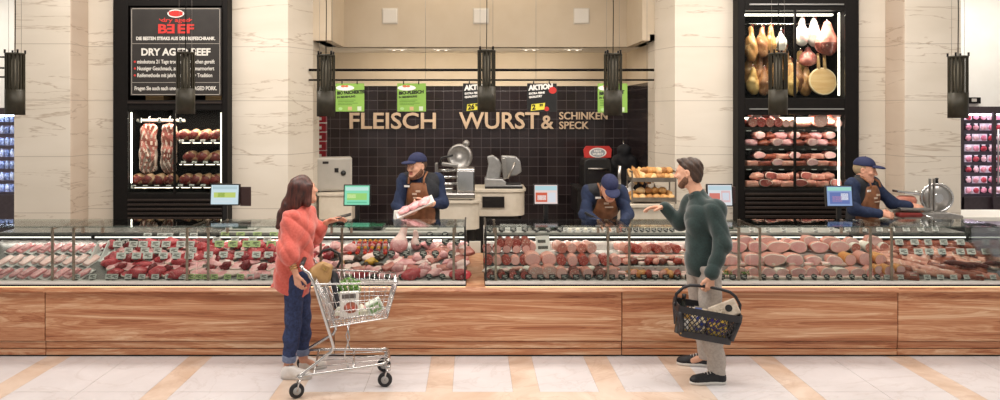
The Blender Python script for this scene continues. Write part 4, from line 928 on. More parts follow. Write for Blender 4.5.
# ----------------------------------------------------------------- the woman in coral pushing the trolley
def woman():
    t = thing('person', 'woman in loose coral pullover and blue jeans pushing the shopping trolley', 'person', (-1.479, -.42, 0))
    f = nrm(V(.93, .36, 0))
    pel = V(.0, .0, .84); wai = V(-.01, .0, 1.03); che = V(.0, .0, 1.21)
    shN = V(-.02, -.14, 1.315); shF = V(.04, .14, 1.32)
    elN = V(-.02, -.215, 1.07); wrN = V(.045, -.25, .90)
    elF = V(.10, .24, 1.13); wrF = V(.215, .2, 1.245)
    hpN = V(.0, -.075, .82); hpF = V(.01, .08, .82); knN = V(-.01, -.09, .46); anN = V(-.05, -.10, .085); knF = V(.03, .07, .46); anF = V(.03, .09, .085)
    h = Head((.055, .015, 1.545), (.80, .6, .14), (-.14, 0, 1), 1.0)
    S = SDF(.0055); torso(S, pel, wai, che, shN, shF, f, -.008, .95); head(S, h, True); S.cap(V(.02, .0, 1.34), h.p(0, -.02, -.07), .05, .048, .04)
    arm(S, shN, elN, wrN, -.006); arm(S, shF, elF, wrF, -.006); leg(S, hpN, knN, anN, -.006); leg(S, hpF, knF, anF, -.006)
    for a, d in ((anN, V(1, .0, 0)), (anF, V(1, .1, 0))): S.cap(a, a + nrm(d)*.11 + V(0, 0, -.05), .033, .028, .03)
    hand(S, wrN + V(.005, 0, -.015), V(.22, -.02, -1), V(.6, .8, 0), V(1, .2, .1), .75, .95)
    hand(S, wrF + V(.015, 0, .01), V(1, -.05, .25), V(0, -.5, -1), V(0, -1, 0), .3, .95)
    S.build('body', [M_skin2, M_lip], t, None, lips_paint(h))
    hr = mat('hair_auburn', '#2c1512', '#5a2c22', 55, .4, stretch=(1, 1, .15)); eyes(h, t, hr)
    S = SDF(.0055); S.ell(h.p(0, -.018, .036), V(.088, .108, .094)*h.s, h.ax, .02); 
    back = h.p(0, -.10, -.02); S.cap(h.p(0, -.04, .0), V(-.04, -.02, 1.42), .088, .078, .05); S.cap(V(-.04, -.02, 1.42), V(-.10, -.06, 1.31), .078, .05, .05, ((.5, .2, .3), .75)); S.cap(V(-.09, -.05, 1.33), V(-.135, -.08, 1.25), .05, .02, .05)
    for q in (-1, 1): S.cap(h.p(q*.07, .03, .03), h.p(q*.075, -.02, -.10), .03, .04, .03)
    S.cut(h.f*.95 - h.u*.3, h.p(0, .055, .03), .02)
    S.ell(h.p(0, .06, -.03), V(.062, .07, .08)*h.s, h.ax, .01, True)
    S.build('hair', hr, t, folds(.006, 26, 8, (1, .6, 0)))
    kn = mat('knit_coral', '#cf5c50', '#da6c5e', 60, .85, sheen=.3, bump=.2)
    S = SDF(.006); ax = axes_of(f)
    torso(S, V(-.01, 0, .93), wai, che, shN, shF, f, .016, .95)
    S.cap(V(-.0, -.0, 1.2), V(-.045, -.01, .70), .125, .145, .06, (nrm(V(.3, 1, 0)), 1.0))
    S.cap(shN, elN, .062, .072, .05); S.cap(V(-.02, -.13, 1.12), V(-.12, -.06, .70), .07, .07, .08); S.cap(elN, elN*.72 + wrN*.28, .076, .070, .05)
    S.cap(shF, elF, .085, .08, .08); S.cap(elF, elF*.35 + wrF*.65, .07, .05, .05); S.cap(V(.02, 0, 1.34), V(.035, .01, 1.40), .085, .06, .04)
    S.cut((-.28, 0, -1), (-.06, 0, .70), .01); S.cut(-ax[2]*0 + V(.30, .0, -.9), V(.05, 0, .66), .02)
    S.build('pullover', kn, t, folds(.014, 13, 3, (1, 0, .9)))
    S = SDF(.0055); S.ell(pel, V(.165, .125, .14), ax, .05); leg(S, hpN, knN, anN, .010); leg(S, hpF, knF, anF, .010); S.cut((0, 0, -1), (0, 0, .17)); S.cut((0, 0, 1), (0, 0, .93))
    dn = mat('denim', '#26304f', '#34416a', 45, .85); jn = S.build('jeans', dn, t, folds(.007, 18, 5))
    for kn_, an in ((knN, anN), (knF, anF)):
        d = nrm(an-kn_); c = an - d*.10
        S = SDF(.005); S.cap(c, c + d*.055, .060, .056, .01); S.cut(-d, c + d*.0).cut(d, c + d*.055); S.build('rolled_cuff', mat('denim_pale', '#6f7b97', '#808ca8', 40, .85), jn, folds(.002, 40, 2))
    ws = mat('sneaker_white', '#dfd8d2', '#e8e2dc', 30, .6); so = mat('sneaker_sole', '#d0cac4', rough=.6)
    shoe(t, V(-.10, -.125, 0), V(.15, -.14, 0), ws, so, w=.04); shoe(t, V(-.02, .09, 0), V(.22, .14, 0), ws, so, w=.04)
    b = MB(); d = nrm(wrN-elN)
    for k, rr in ((0, .034), (.02, .033)):
        c = wrN - d*(.035 + k); u = nrm(np.cross(d, V(0, 1, 0))); w = np.cross(d, u); b.tube([c + (u*math.cos(a) + w*math.sin(a))*rr for a in np.linspace(0, 2*PI, 20)[:-1]], .0045, 6, closed=True)
    b.build('bracelet', mat('gold', '#c8a768', rough=.25, metal=1), t)
woman()
# ----------------------------------------------------------------- butchers
M_nav = mat('cotton_navy', '#13203c', '#1a2a4a', 40, .85); M_vest = mat('vest_black', '#191b20', '#24262c', 30, .8); M_apr = mat('apron_leather', '#784a2e', '#94613f', 14, .55); M_cap = mat('cap_navy', '#1b2145', '#222a50', 40, .8)
def butcher(label, loc, f, h, J, cap_tilt=0, beard=None, haircol='#5a4636', wr_back=.0, apron_low=.55, hands=None, skin=M_skin, vestpatch=True, namebadge=True):
    t = thing('person', label, 'person', loc); f = nrm(f); ax = axes_of(f)
    pel, wai, che, s1, s2, e1, w1, e2, w2 = [np.asarray(J[k], float) for k in 'pel wai che s1 s2 e1 w1 e2 w2'.split()]
    S = SDF(.006); torso(S, pel, wai, che, s1, s2, f); head(S, h); nb = (s1+s2)/2
    S.cap(nb + V(0, 0, .01), h.p(0, -.02, -.07), .062, .056, .04); arm(S, s1, e1, w1); arm(S, s2, e2, w2)
    r = ax[0]
    for q in (-1, 1):
        hp = pel + r*q*.09 + V(0, 0, -.03); kn = V(*(hp[:2]), .48) + f*.01; an = V(*(hp[:2]), .085); leg(S, hp, kn, an); S.cap(an, an + f*.13 + V(0, 0, -.045), .036, .03, .03)
        shoe(t, an - f*.06 - V(0, 0, .085), an + f*.20 - V(0, 0, .085), mat('work_shoe', '#1b1b1d', rough=.5), M_blk)
    for w_, hd in zip((w1, w2), hands): hand(S, w_, *hd)
    S.build('body', [skin, M_lip], t, None, lips_paint(h))
    hm = mat('hair_' + haircol[1:], haircol, rough=.7); eyes(h, t, hm)
    # trousers, shirt, vest, apron
    S = SDF(.008); S.ell(pel, V(.175, .128, .135), ax, .05)
    for q in (-1, 1): hp = pel + r*q*.09 + V(0, 0, -.03); kn = V(*(hp[:2]), .48) + f*.01; an = V(*(hp[:2]), .085); leg(S, hp, kn, an, .02)
    S.cut((0, 0, -1), (0, 0, .08)); S.build('trousers', M_vest, t, folds(.006, 14, 2))
    S = SDF(.006); torso(S, pel, wai, che, s1, s2, f, .014); rl = J.get('roll', .1); arm(S, s1, e1, e1*rl + w1*(1-rl), .018, .04); arm(S, s2, e2, e2*rl + w2*(1-rl), .018, .04); S.cap(nb, nb + (h.p(0, -.02, -.07)-nb)*.5, .078, .068, .03)
    S.build('shirt', M_nav, t, folds(.008, 16, 4))
    S = SDF(.006); torso(S, pel + V(0, 0, .04), wai, che, s1*.86 + nb*.14, s2*.86 + nb*.14, f, .028)
    S.cap(nb, nb + (h.p(0, -.03, -.07)-nb)*.55, .085, .077, .03)
    S.box(nb + f*.11 + V(0, 0, -.02), (.05, .10, .16), ax, .02, .02, True)
    S.build('vest', M_vest, t, folds(.006, 14, 6))
    up = nrm(che - wai)
    S = SDF(.006); torso(S, pel, wai, che, che + r*.02, che - r*.02, f, .040)
    S.cut(-f, (pel+che)/2*0 + che + f*.03, .01); top = che + up*.12; S.cut(up, top, .01); S.cut((0, 0, -1), (0, 0, apron_low))
    for q in (-1, 1): S.cut(r*q*.96 + up*.28, che + r*q*.115 + up*.05, .02)
    ap = S.build('apron', M_apr, t, folds(.003, 12, 7))
    for q in (-1, 1):
        a = top + f*.155 + r*q*.085 - up*.02; b_ = nb + r*q*.085 + f*.03 + V(0, 0, .095)
        MB().tube([a, a*.5+b_*.5 + f*.045, b_], .011, 8).build('strap', M_apr, ap)
    if namebadge:
        c = che + up*.07 + r*.11*1 + f*.142; MB().cbox((0, 0, 0), (.06, .008, .02), T=Matrix.Translation(c) @ Matrix.Rotation(math.atan2(-f[0], f[1]), 4, 'Z')).build('name_badge', M_paper, t)
    lc = che + f*.165 + up*.0
    b = MB(); b.cbox((-.02, 0, .02), (.05, .012, .02)); b.cbox((.02, 0, -.01), (.05, .012, .018)); b.cbox((-.01, 0, -.05), (.09, .012, .012))
    b.build('apron_print', mat('apron_print', '#cdb6a0', rough=.7), ap, loc=lc, rot=(0, 0, math.atan2(-f[0], f[1])))
    # hair below the cap, cap with visor
    S = SDF(.005); S.ell(h.p(0, -.022, .018), V(.080, .096, .085)*h.s, h.ax, .02); S.cut(h.f, h.p(0, .02, 0)); S.cut(-h.u*.9+h.f*.3, h.p(0, -.05, -.065)); S.ell(h.p(0, .06, -.02), V(.075, .07, .08), h.ax, .005, True)
    for q in (-1, 1): S.ell(h.p(q*.08, -.0, -.01), V(.02, .028, .04), h.ax, .01, True)
    S.build('hair', hm, t, folds(.003, 70, 2))
    S = SDF(.005); S.ell(h.p(0, -.012, .055), V(.086, .108, .088)*h.s, h.ax, .02); S.cut(-h.u + h.f*.05, h.p(0, 0, .048)); cp = S.build('cap', M_cap, t)
    S = SDF(.005); S.ell(h.p(0, .105, .048), V(.074, .085, .02)*h.s, h.ax, .01); S.cut(-h.f, h.p(0, .072, 0)); S.ell(h.p(0, .10, .028), V(.08, .09, .018)*h.s, h.ax, .006, True); S.build('visor', M_cap, cp)
    S = SDF(.004); S.ell(h.p(0, -.012, .142), V(.009, .009, .006), h.ax, .004); S.build('button', M_cap, cp)
    if beard:
        beard_shell(h, t, beard, .007)
    return t
s = (1.35 + CD) / F
def Z8(py): return CH - (py-VY)*s
# butcher with the tray: leans forward a little, looks down to the left
f = nrm(V(-.28, -1, 0))
h = Head((-.04, -.06, Z8(166)), (-.66, -.74, -.06), (-.05, -.05, 1), 1.06)
butcher('bearded butcher in navy cap and leather apron holding a tray of meat', (X(421, 1.35), 1.35, 0), f, h,
        dict(pel=(.02, .06, .95), wai=(.015, .03, 1.12), che=(.005, -.0, 1.35), s1=(-.18, -.02, 1.47), s2=(.17, .05, 1.47), e1=(-.24, -.10, 1.22), w1=(-.15, -.26, 1.13), e2=(.235, -.03, 1.23), w2=(.085, -.24, 1.245), roll=.5),
        beard='#5d3826', haircol='#4a3426', hands=[(V(.9, -.25, .30), V(.1, .35, 1), V(-.3, -1, 0), .35, 1.05), (V(-.95, -.15, -.1), V(0, .9, .5), V(0, 0, 1), .9, 1.05)])
# butcher bending over the worktop, face hidden under the cap
f = nrm(V(.12, -1, 0))
h = Head((.02, -.30, Z8(187)+.01), (.08, -.78, -.62), (.0, -.62, .78), 1.05)
butcher('butcher in navy cap bending over the worktop, face hidden under the visor', (X(603, 1.40), 1.42, 0), f, h,
        dict(pel=(.0, .16, .93), wai=(.0, .08, 1.08), che=(.0, -.06, 1.25), s1=(-.17, -.13, 1.35), s2=(.17, -.13, 1.35), e1=(-.225, -.24, 1.13), w1=(-.10, -.50, 1.045), e2=(.22, -.25, 1.13), w2=(.10, -.54, 1.045)),
        haircol='#6b5a48', hands=[(V(.25, -1, -.05), V(0, 0, -1), V(1, 0, 0), .25, 1.0), (V(-.2, -1, -.05), V(0, 0, -1), V(-1, 0, 0), .35, 1.0)], skin=M_skin2)
# butcher at the red slicer, turned to the right
f = nrm(V(.52, -.85, 0))
h = Head((.02, -.01, Z8(170.5)), (.80, -.60, -.12), (0, 0, 1), 1.04)
butcher('butcher in navy cap facing right with hands on the red slicer', (X(865, 1.35), 1.40, 0), f, h,
        dict(pel=(.0, .02, .94), wai=(.0, .01, 1.11), che=(-.005, .0, 1.30), s1=(-.165, -.11, 1.42), s2=(.155, .10, 1.42), e1=(-.19, -.20, 1.17), w1=(.04, -.30, 1.14), e2=(.33, .03, 1.22), w2=(.48, -.06, 1.19)),
        haircol='#a08a6c', hands=[(V(1, -.1, -.1), V(.1, .8, -.5), V(0, 0, 1), .6, 1.0), (V(1, -.2, -.05), V(.1, .6, -.7), V(0, -.3, 1), .5, 1.0)], skin=M_skin2)
# ================================================================= meat: prototypes
def meat_mat(name, a, b, fat='#eadbd0', fatamt=.5, scale=16, rough=.32, vary=.1):
    if name in MATS: return MATS[name]
    t = NT(name); v = t.coords((1, 1, 1)); n1 = t.noise(v, scale, 3, .55, .5); n2 = t.noise(t.coords((1, .5, 1), (0, 0, .6)), scale*1.6, 4, .6, 1.5)
    col = t.ramp(n1, [(.35, lin(a)), (.65, lin(b))]); fm = t.ramp(n2, [(.60, (0, 0, 0, 1)), (.70, (1, 1, 1, 1))])
    col = t.mix(t.math('MULTIPLY', fm, fatamt), col, lin(fat))
    oi = t.n('ShaderNodeObjectInfo'); hs = t.n('ShaderNodeHueSaturation'); t.l(t.math('ADD', t.math('MULTIPLY', oi.outputs['Random'], 2*vary), 1-vary), hs.inputs['Value']); t.l(col, hs.inputs['Color'])
    t.bsdf(hs.outputs[0], rough, 0, .5, n1, .15, .004); MATS[name] = t.m; return t.m
def cut_mat(name, a, dot, amt=.8, scale=70, rough=.4):
    if name in MATS: return MATS[name]
    t = NT(name); v = t.coords((1, 1, 1)); vo = t.n('ShaderNodeTexVoronoi'); t.l(v, vo.inputs['Vector']); vo.inputs['Scale'].default_value = scale
    f = t.ramp(vo.outputs['Distance'], [(.22, (1, 1, 1, 1)), (.34, (0, 0, 0, 1))]); n = t.noise(v, 14, 3)
    f = t.math('MULTIPLY', f, amt); oi = t.n('ShaderNodeObjectInfo'); hs = t.n('ShaderNodeHueSaturation')
    t.l(t.math('ADD', t.math('MULTIPLY', oi.outputs['Random'], .2), .9), hs.inputs['Value']); t.l(t.mix(f, lin(a), lin(dot)), hs.inputs['Color'])
    t.bsdf(hs.outputs[0], rough, 0, .5); MATS[name] = t.m; return t.m
MP = meat_mat('meat_pork', '#de8e92', '#f0b8b8', '#f8e6e2', .85)
MPL = meat_mat('meat_pale', '#ecbcb6', '#f5d3ce', '#faece8', .75)
MR = meat_mat('meat_beef', '#ab2e38', '#cc4f56', '#eac0b8', .6)
MD = meat_mat('meat_dark', '#7c2026', '#99323a', '#c88c80', .35)
MRIB = meat_mat('meat_rib', '#b8605a', '#d48d80', '#f0ddd0', .9, 11)
MFAT = mat('meat_fat', '#efdcd0', '#e6cbbd', 14, .4)
MSM = meat_mat('meat_smoked', '#7a3427', '#9a4f38', '#c89270', .5)
MBAC = meat_mat('meat_bacon', '#c87c6c', '#e0a692', '#f1dfcf', .95, 10)
CS_RED = mat('casing_red', '#8d2f26', '#a2402f', 10, .35, vary=.15); CS_DK = mat('casing_dark', '#5c2620', '#6e3128', 10, .4, vary=.15); CS_PK = mat('casing_pink', '#d08a7c', '#dc9d8e', 10, .35, vary=.1); CS_WH = mat('casing_white', '#ddd2c4', '#e8dfd4', 16, .7, vary=.06)
CS_OR = mat('casing_orange', '#c98446', '#d99a5c', 10, .4)
CT_SAL = cut_mat('cut_salami', '#b24c44', '#e8c7b8'); CT_LY = cut_mat('cut_lyoner', '#ebb3ac', '#f0d3c8', .5, 90); CT_MOR = cut_mat('cut_mortadella', '#e6b2a8', '#f6e6dc', .85, 45); CT_HAM = meat_mat('cut_ham', '#e8a6a6', '#f3c6c2', '#f4ddd4', .55, 9, .35, .05); CT_BRW = cut_mat('cut_coarse', '#c97d70', '#ecd2c4', .9, 55)
def kidney(seed, sx, sy, n=22, amp=.22):
    r = random.Random(seed); ph = [r.uniform(0, 6.28) for _ in range(3)]
    out = []
    for k in range(n):
        a = 2*PI*k/n; q = 1 + amp*(.6*math.cos(2*a+ph[0])*.6 + .45*math.cos(3*a+ph[1]) + .25*math.cos(5*a+ph[2])); out.append((sx*q*math.cos(a), sy*q*math.sin(a)))
    return out
PROTO = {}
def proto_mesh(key, fn):
    if key not in PROTO: PROTO[key] = fn()
    return PROTO[key]
def m_chop(seed, sx, sy, th, m, fat=MFAT):
    o = kidney(seed, sx, sy); b = MB(); n = len(o); s = lambda q, z: [(x*q, y*q, z) for x, y in o]
    inner = [(x*.86 + sx*.05, y*.86, th) for x, y in o]
    b.rings([s(.94, 0), s(1.0, th*.3), s(.98, th*.8), s(.92, th*1.0), inner], 1, True, (True, False))
    b.rings([inner, [(x*.5, y*.5, th*1.08) for x, y in o]], 0, True, (False, True)); return b.mesh('chop', [m, fat])
def m_fillet(seed, sx, sy, sz, m, amp=.2): return MB().blob((0, 0, sz*.55), (sx, sy, sz), seed, amp, 1.5, 18, 10, 0, -sz*.55).mesh('fillet', m)
def m_log(r, l, cut, case, n=24, oval=1.0):
    b = MB(); ring = lambda q, y: [(r*q*math.cos(2*PI*k/n), y, oval*r*(1 + q*math.sin(2*PI*k/n))) for k in range(n)]
    b.rings([ring(.90, -l/2), ring(.975, -l/2 + .002), ring(1, -l/2 + .010), ring(1, l*.35), ring(.8, l*.46), ring(.2, l/2)], 1, True, (False, True))
    o = ring(.90, -l/2); b.add(o, [tuple(range(n))], 0); return b.mesh('log', [cut, case])
def m_lying(r, l, case, seed=0, bend=0.0):
    b = MB(); N = 11; pts = []; rr = []
    for i in range(N):
        u = -1 + 2*i/(N-1); pts.append((u*l/2, bend*(1-u*u), r)); rr.append(max(.1, (1 - abs(u)**6*.75)) * r)
    b.tube(pts, rr, 14); b.tube([(l/2, 0, r), (l/2+.012, 0, r*1.05)], [.006, .009], 6); b.tube([(-l/2, 0, r), (-l/2-.012, 0, r*1.05)], [.006, .009], 6); return b.mesh('sausage', case)
def m_ham(seed, sx, sz, l, cut, rim, case):
    """half ham, its cut face to the front"""
    o = [(x, z + sz) for x, z in kidney(seed, sx, sz, 26, .12)]; cz = sz; b = MB()
    R = lambda q, y: [(x*q, y, cz + (z-cz)*q) for x, z in o]
    b.rings([R(.86, -l/2), R(.97, -l/2+.003), R(1, -l/2+.015), R(.98, 0), R(.85, l*.35), R(.4, l/2)], [1, 2, 2, 2, 2], True, (False, True))
    b.add(R(.86, -l/2), [tuple(range(26))], 0); return b.mesh('ham', [cut, rim, case])
def m_slab(seed, sx, sy, sz, side, top):
    b = MB(); n = 5
    r = random.Random(seed); q = lambda: r.uniform(-.006, .006)
    cols = []
    for i in range(n+1):
        x = -sx + 2*sx*i/n; j = q(); cols.append([(x, -sy+j, 0), (x, -sy+j*.5-.003, sz*.25), (x, -sy+q(), sz*.5), (x, -sy+j, sz*.78), (x, -sy+.008, sz+q()*.5), (x, 0, sz+q()), (x, sy-.006, sz), (x, sy+q(), sz*.5), (x, sy, 0)])
    b.rings(cols, 0, True); return b.mesh('slab', side)
def put(name, me, label, cat, loc, rot, group, scale=1.0):
    o = bpy.data.objects.new(name, me); COL.objects.link(o); o.location = loc; o.rotation_euler = rot; o.scale = (scale,)*3 if not isinstance(scale, tuple) else scale
    return tag(o, label, cat, group)
TILT = math.atan2(.245, .55)
def deck_rot(rz, tilt=TILT): return (Matrix.Rotation(tilt, 3, 'X') @ Matrix.Rotation(rz, 3, 'Z')).to_euler()
# row of things on a sloping deck: px of first and last, t (0 front .. 1 back)
def srow(case, rowname, px0, px1, n, t, kind, name, cat, desc, rz=0, jit=.15, lift=.004, sc=1.0, tilt=TILT):
    rr = random.Random(hash((case, rowname, desc)) & 0xffff if False else sum(map(ord, CASE[case] + rowname + desc)))
    for i in range(n):
        px = px0 + (px1-px0)*(i/(n-1) if n > 1 else .5) + rr.uniform(-1, 1)*2; tt = t + rr.uniform(-.06, .06)
        me = kind[i % len(kind)] if isinstance(kind, list) else kind
        lb = '%s, %s in %s, %s' % (desc, ordn(i, n), rowname, CASE[case])
        put(name, me, lb, cat, deck_pt(px, tt, lift), deck_rot(rz + rr.uniform(-jit, jit), tilt), '%s in the %s of the %s' % (desc + 's', rowname, CASE[case]), sc * 1.12 * rr.uniform(.82, 1.15))
def trow(case, rowname, px0, px1, n, k, kind, name, cat, desc, dy=.08, rz=0, jit=.05, sc=1.0, dz=0, pitch=0, gap=None):
    rr = random.Random(sum(map(ord, CASE[case] + rowname + desc)))
    for i in range(n):
        y = step_y(k) + dy; px = px0 + (px1-px0)*(i/(n-1) if n > 1 else .5)
        me = kind[i % len(kind)] if isinstance(kind, list) else kind
        lb = '%s, %s in %s, %s' % (desc, ordn(i, n), rowname, CASE[case])
        put(name, me, lb, cat, (X(px, y), y + rr.uniform(-.006, .006), step_z(k) + dz), (pitch, 0, rz + rr.uniform(-jit, jit)), '%s in the %s of the %s' % (desc + 's', rowname, CASE[case]), sc * rr.uniform(.96, 1.05))
# trays
M_tray = mat('tray_white', '#dcd9d6', '#e4e1de', 20, .35)
def m_tray(w, d, h=.012):
    b = MB(); o = lambda q, z: [(-w*q, -d*q, z), (w*q, -d*q, z), (w*q, d*q, z), (-w*q, d*q, z)]
    b.rings([o(.94, 0), o(1, h), o(.985, h), o(.93, .003)], 0, False, (True, True)); return b.mesh('tray', M_tray)
def tray(case, px, t, w, d, rz, label):
    return put('serving_tray', m_tray(w, d), label, 'tray', deck_pt(px, t, .001), deck_rot(rz), 'white trays in the cases')
# price cards: card, printed lines, foot
M_card = mat('card_white', '#e6e3de', '#dedad4', 20, .6); M_cardg = mat('card_green', '#bcd08c', '#c6d898', 20, .6); M_cardk = mat('card_black', '#2c2a2a', '#363434', 20, .5); M_print = mat('card_print', '#5a5650', rough=.8); M_printw = mat('card_print_white', '#cfcac2', rough=.8); M_foot = mat('card_foot', '#4a4745', rough=.4)
def m_card(w, h, mc, mp, roundc=False):
    b = MB()
    T = Matrix.Rotation(-.35, 4, 'X')
    if roundc: b.rings([[(w*.5*math.cos(2*PI*k/18), y, h*.5 + .008 + h*.5*math.sin(2*PI*k/18)) for k in range(18)] for y in (-.0015, .0015)], 0, False, T=T)
    else: b.box(-w/2, w/2, -.0015, .0015, .008, .008+h, 0, T)
    for q0, q1, z in ((-.3, .3, .72), (-.34, .1, .5), (-.05, .36, .28)): b.box(q0*w, q1*w, -.0025, -.0012, .008 + h*z - h*.055, .008 + h*z + h*.055, 1, T)
    b.box(-w*.22, w*.22, -.012, .012, 0, .008, 2); return b.mesh('card', [mc, mp, M_foot])
CARD = {'w': m_card(.066, .045, M_card, M_print), 'g': m_card(.066, .045, M_cardg, M_print), 'k': m_card(.058, .05, M_cardk, M_printw, True), 'b': m_card(.06, .042, M_cardk, M_printw)}
CN = {'w': 'white price card', 'g': 'pale green price card', 'k': 'round black price card', 'b': 'small black price card'}
def cards(case, rowname, px0, px1, n, kind, pos, sc=1.0, jit=.0):
    rr = random.Random(sum(map(ord, CASE[case] + rowname + kind)))
    for i in range(n):
        px = px0 + (px1-px0)*(i/(n-1) if n > 1 else .5) + rr.uniform(-jit, jit); p = pos(px)
        put('price_card', CARD[kind], '%s, %s in the %s of the %s' % (CN[kind], ordn(i, n), rowname, CASE[case]), 'price card', p, (0, 0, rr.uniform(-.12, .12)), '%ss in the %s of the %s' % (CN[kind], rowname, CASE[case]), sc)
front = lambda px: Vector((X(px, .128), .128, .666))
rail = lambda px: Vector((X(px, .715), .715, 1.013))
def ond(t, h=.05): return lambda px: deck_pt(px, t, h)
# ---------------------------------------------------------------- far left case: pale cuts on long slanting trays
pork = [m_fillet(s, .085, .042, .026, MP) for s in (1, 2, 3)]; pale = [m_fillet(s, .08, .045, .024, MPL) for s in (4, 5, 6)]
beef = [m_fillet(s, .08, .055, .04, MR) for s in (7, 8, 9)]; dark = [m_fillet(s, .075, .05, .036, MD) for s in (10, 11)]
chop = [m_chop(s, .062, .045, .02, MP) for s in (1, 2, 3, 4)]; chopb = [m_chop(s, .07, .045, .022, MR) for s in (5, 6, 7)]; chopl = [m_chop(s, .065, .042, .02, MPL) for s in (8, 9)]
slice_p = [m_slab(100+s, .036, .078, .016, MP, MP) for s in range(2)] + [m_fillet(104, .036, .076, .018, MP, .12)]; slice_l = [m_slab(106, .036, .078, .015, MPL, MPL), m_fillet(107, .037, .076, .018, MPL, .12)]
long_tray = m_tray(.052, .092)
for rn, t, x0, x1, kinds, ds in (('front row', .10, -6, 84, slice_p, 'pink pork slices'), ('middle row', .44, 6, 92, slice_l, 'pale veal slices'), ('back row', .78, 16, 98, slice_p, 'rosy loin slices')):
    n = 9
    for i in range(n):
        px = x0 + (x1-x0)*i/(n-1)
        put('serving_tray', long_tray, 'white tray under the %s, %s in the %s, far left case' % (ds, ordn(i, n), rn), 'tray', deck_pt(px, t, .002), deck_rot(-.42), 'white trays in the %s of the far left case' % rn)
        put('meat_slices', kinds[i % len(kinds)], '%s on a white tray, %s in the %s, far left case' % (ds, ordn(i, n), rn), 'meat', deck_pt(px, t, .012), deck_rot(-.42 + random.uniform(-.06, .06)), '%s in the far left case' % ds, random.uniform(.9, 1.04))
        if i % 2: put('meat_slices', kinds[(i+1) % len(kinds)], 'upper %s, %s in the %s, far left case' % (ds, ordn(i, n), rn), 'meat', deck_pt(px+.6, t, .028), deck_rot(-.36 + random.uniform(-.1, .1)), 'upper %s in the far left case' % ds, random.uniform(.74, .86))
cards(0, 'front row', 76, 108, 3, 'w', front)
cards(0, 'back row', 6, 60, 5, 'w', ond(.98, .03), .8)
# white wedge dividers
for i, px in enumerate((94, 105, 116)):
    b = MB().prism([(-.10, 0), (.10, 0), (.10, .11)], -.006, .006); b.box(-.1, .1, -.03, .03, 0, .004)
    o = b.build('tray_divider', M_tray, None, deck_pt(px, .55 + .05*i, .004), deck_rot(PI/2 - .15)); tag(o, 'white wedge shaped divider, %s of three beside the red joints' % ORD[i], 'divider', 'white wedge dividers')
# ---------------------------------------------------------------- red joint case
srow(1, 'front row', 116, 190, 8, .08, [beef[0], chopb[0], beef[1], chopb[1]], 'beef_joint', 'meat', 'bright red beef joint', .3, .4)
srow(1, 'second row', 112, 192, 8, .34, [beef[2], pork[0], chopb[2]], 'beef_joint', 'meat', 'marbled red beef slice', .1, .4)
srow(1, 'third row', 128, 190, 7, .6, [pork[1], chop[0], pork[2]], 'pork_joint', 'meat', 'rosy pork slice', .1, .4)
srow(1, 'back row', 140, 195, 6, .88, [dark[0], beef[0]], 'beef_joint', 'meat', 'dark red beef piece', .0, .4)
cards(1, 'front row', 114, 182, 6, 'w', front); cards(1, 'second row', 122, 188, 6, 'w', ond(.3, .07), 1.3, 3); cards(1, 'third row', 118, 190, 7, 'w', ond(.62, .07), 1.3, 3)
cards(1, 'back row', 148, 192, 5, 'w', ond(.9, .06), 1.2, 2)
t = thing('case_sign', 'dark sign with pale script writing in the red joint case', 'sign', deck_pt(128, .80, .01), -0.05)
MB().box(-.16, .1, 0, .012, -.0, .085).build('board', mat('board_dark', '#2b2a29', rough=.6), t, bev=.004); lettering('lettering', [('Lyra', .07, -.12, -.002, .025, .002, 'LEFT', 1.1, .25)], M_txw, t)
# ---------------------------------------------------------------- case behind the woman
srow(2, 'front row', 200, 322, 12, .08, [chop[0], pork[0], chop[1], chopl[0]], 'pork_cutlet', 'meat', 'pink pork cutlet', .2, .4)
srow(2, 'second row', 202, 326, 11, .34, [chop[2], pork[1], pale[0]], 'pork_cutlet', 'meat', 'pale pork slice', .0, .4)
srow(2, 'third row', 200, 322, 10, .6, [chopb[0], beef[0], dark[1]], 'beef_slice', 'meat', 'red beef slice', .2, .4)
srow(2, 'back row', 204, 318, 9, .88, [dark[0], beef[1], chopb[1]], 'beef_slice', 'meat', 'deep red beef cut', .0, .4)
cards(2, 'front row left', 190, 206, 3, 'g', front); cards(2, 'front row', 214, 240, 3, 'g', front); cards(2, 'front row right', 250, 318, 6, 'w', front)
cards(2, 'second row', 210, 300, 7, 'w', ond(.36, .06), 1.25, 3); cards(2, 'third row', 220, 282, 6, 'g', ond(.62, .07), 1.35, 2); cards(2, 'back row', 224, 320, 7, 'g', ond(.92, .06), 1.25, 2)
# ---------------------------------------------------------------- skewer case
def m_parts_skewer():
    t = thing('meat_skewer', None, 'skewer', (0, 0, 0))
    MB().cyl((-.11, 0, .022), (.12, 0, .022), .003, 6).build('stick', mat('bamboo', '#d9b06a', rough=.7), t)
    for i, (m, r) in enumerate(((mat('pepper_red', '#c8321f', rough=.3), .020), (MR, .022), (mat('pepper_yellow', '#e2a52c', rough=.3), .019), (MP, .022), (mat('pepper_red', '#c8321f'), .02))):
        MB().blob((-.075 + .038*i, 0, .021), (.018, r, r), i, .25, 1.4, 12, 8).build('chunk', m, t)
    return t
sk0 = None
for rn, tt, xa, xb, n in (('back row', .93, 360, 386, 6), ('second row', .72, 352, 392, 7)):
    for i in range(n):
        px = xa + (xb-xa)*i/(n-1); lb = 'red and yellow meat skewer, %s in the %s of the skewer case' % (ordn(i, n), rn)
        rot = deck_rot(PI/2 + .12*(i % 3 - 1), TILT+.12)
        if sk0 is None: sk0 = m_parts_skewer(); sk0.location = deck_pt(px, tt, .02); sk0.rotation_euler = rot; tag(sk0, lb, None, 'skewers in the skewer case')
        else: dup(sk0, deck_pt(px, tt, .02), rot, lb)
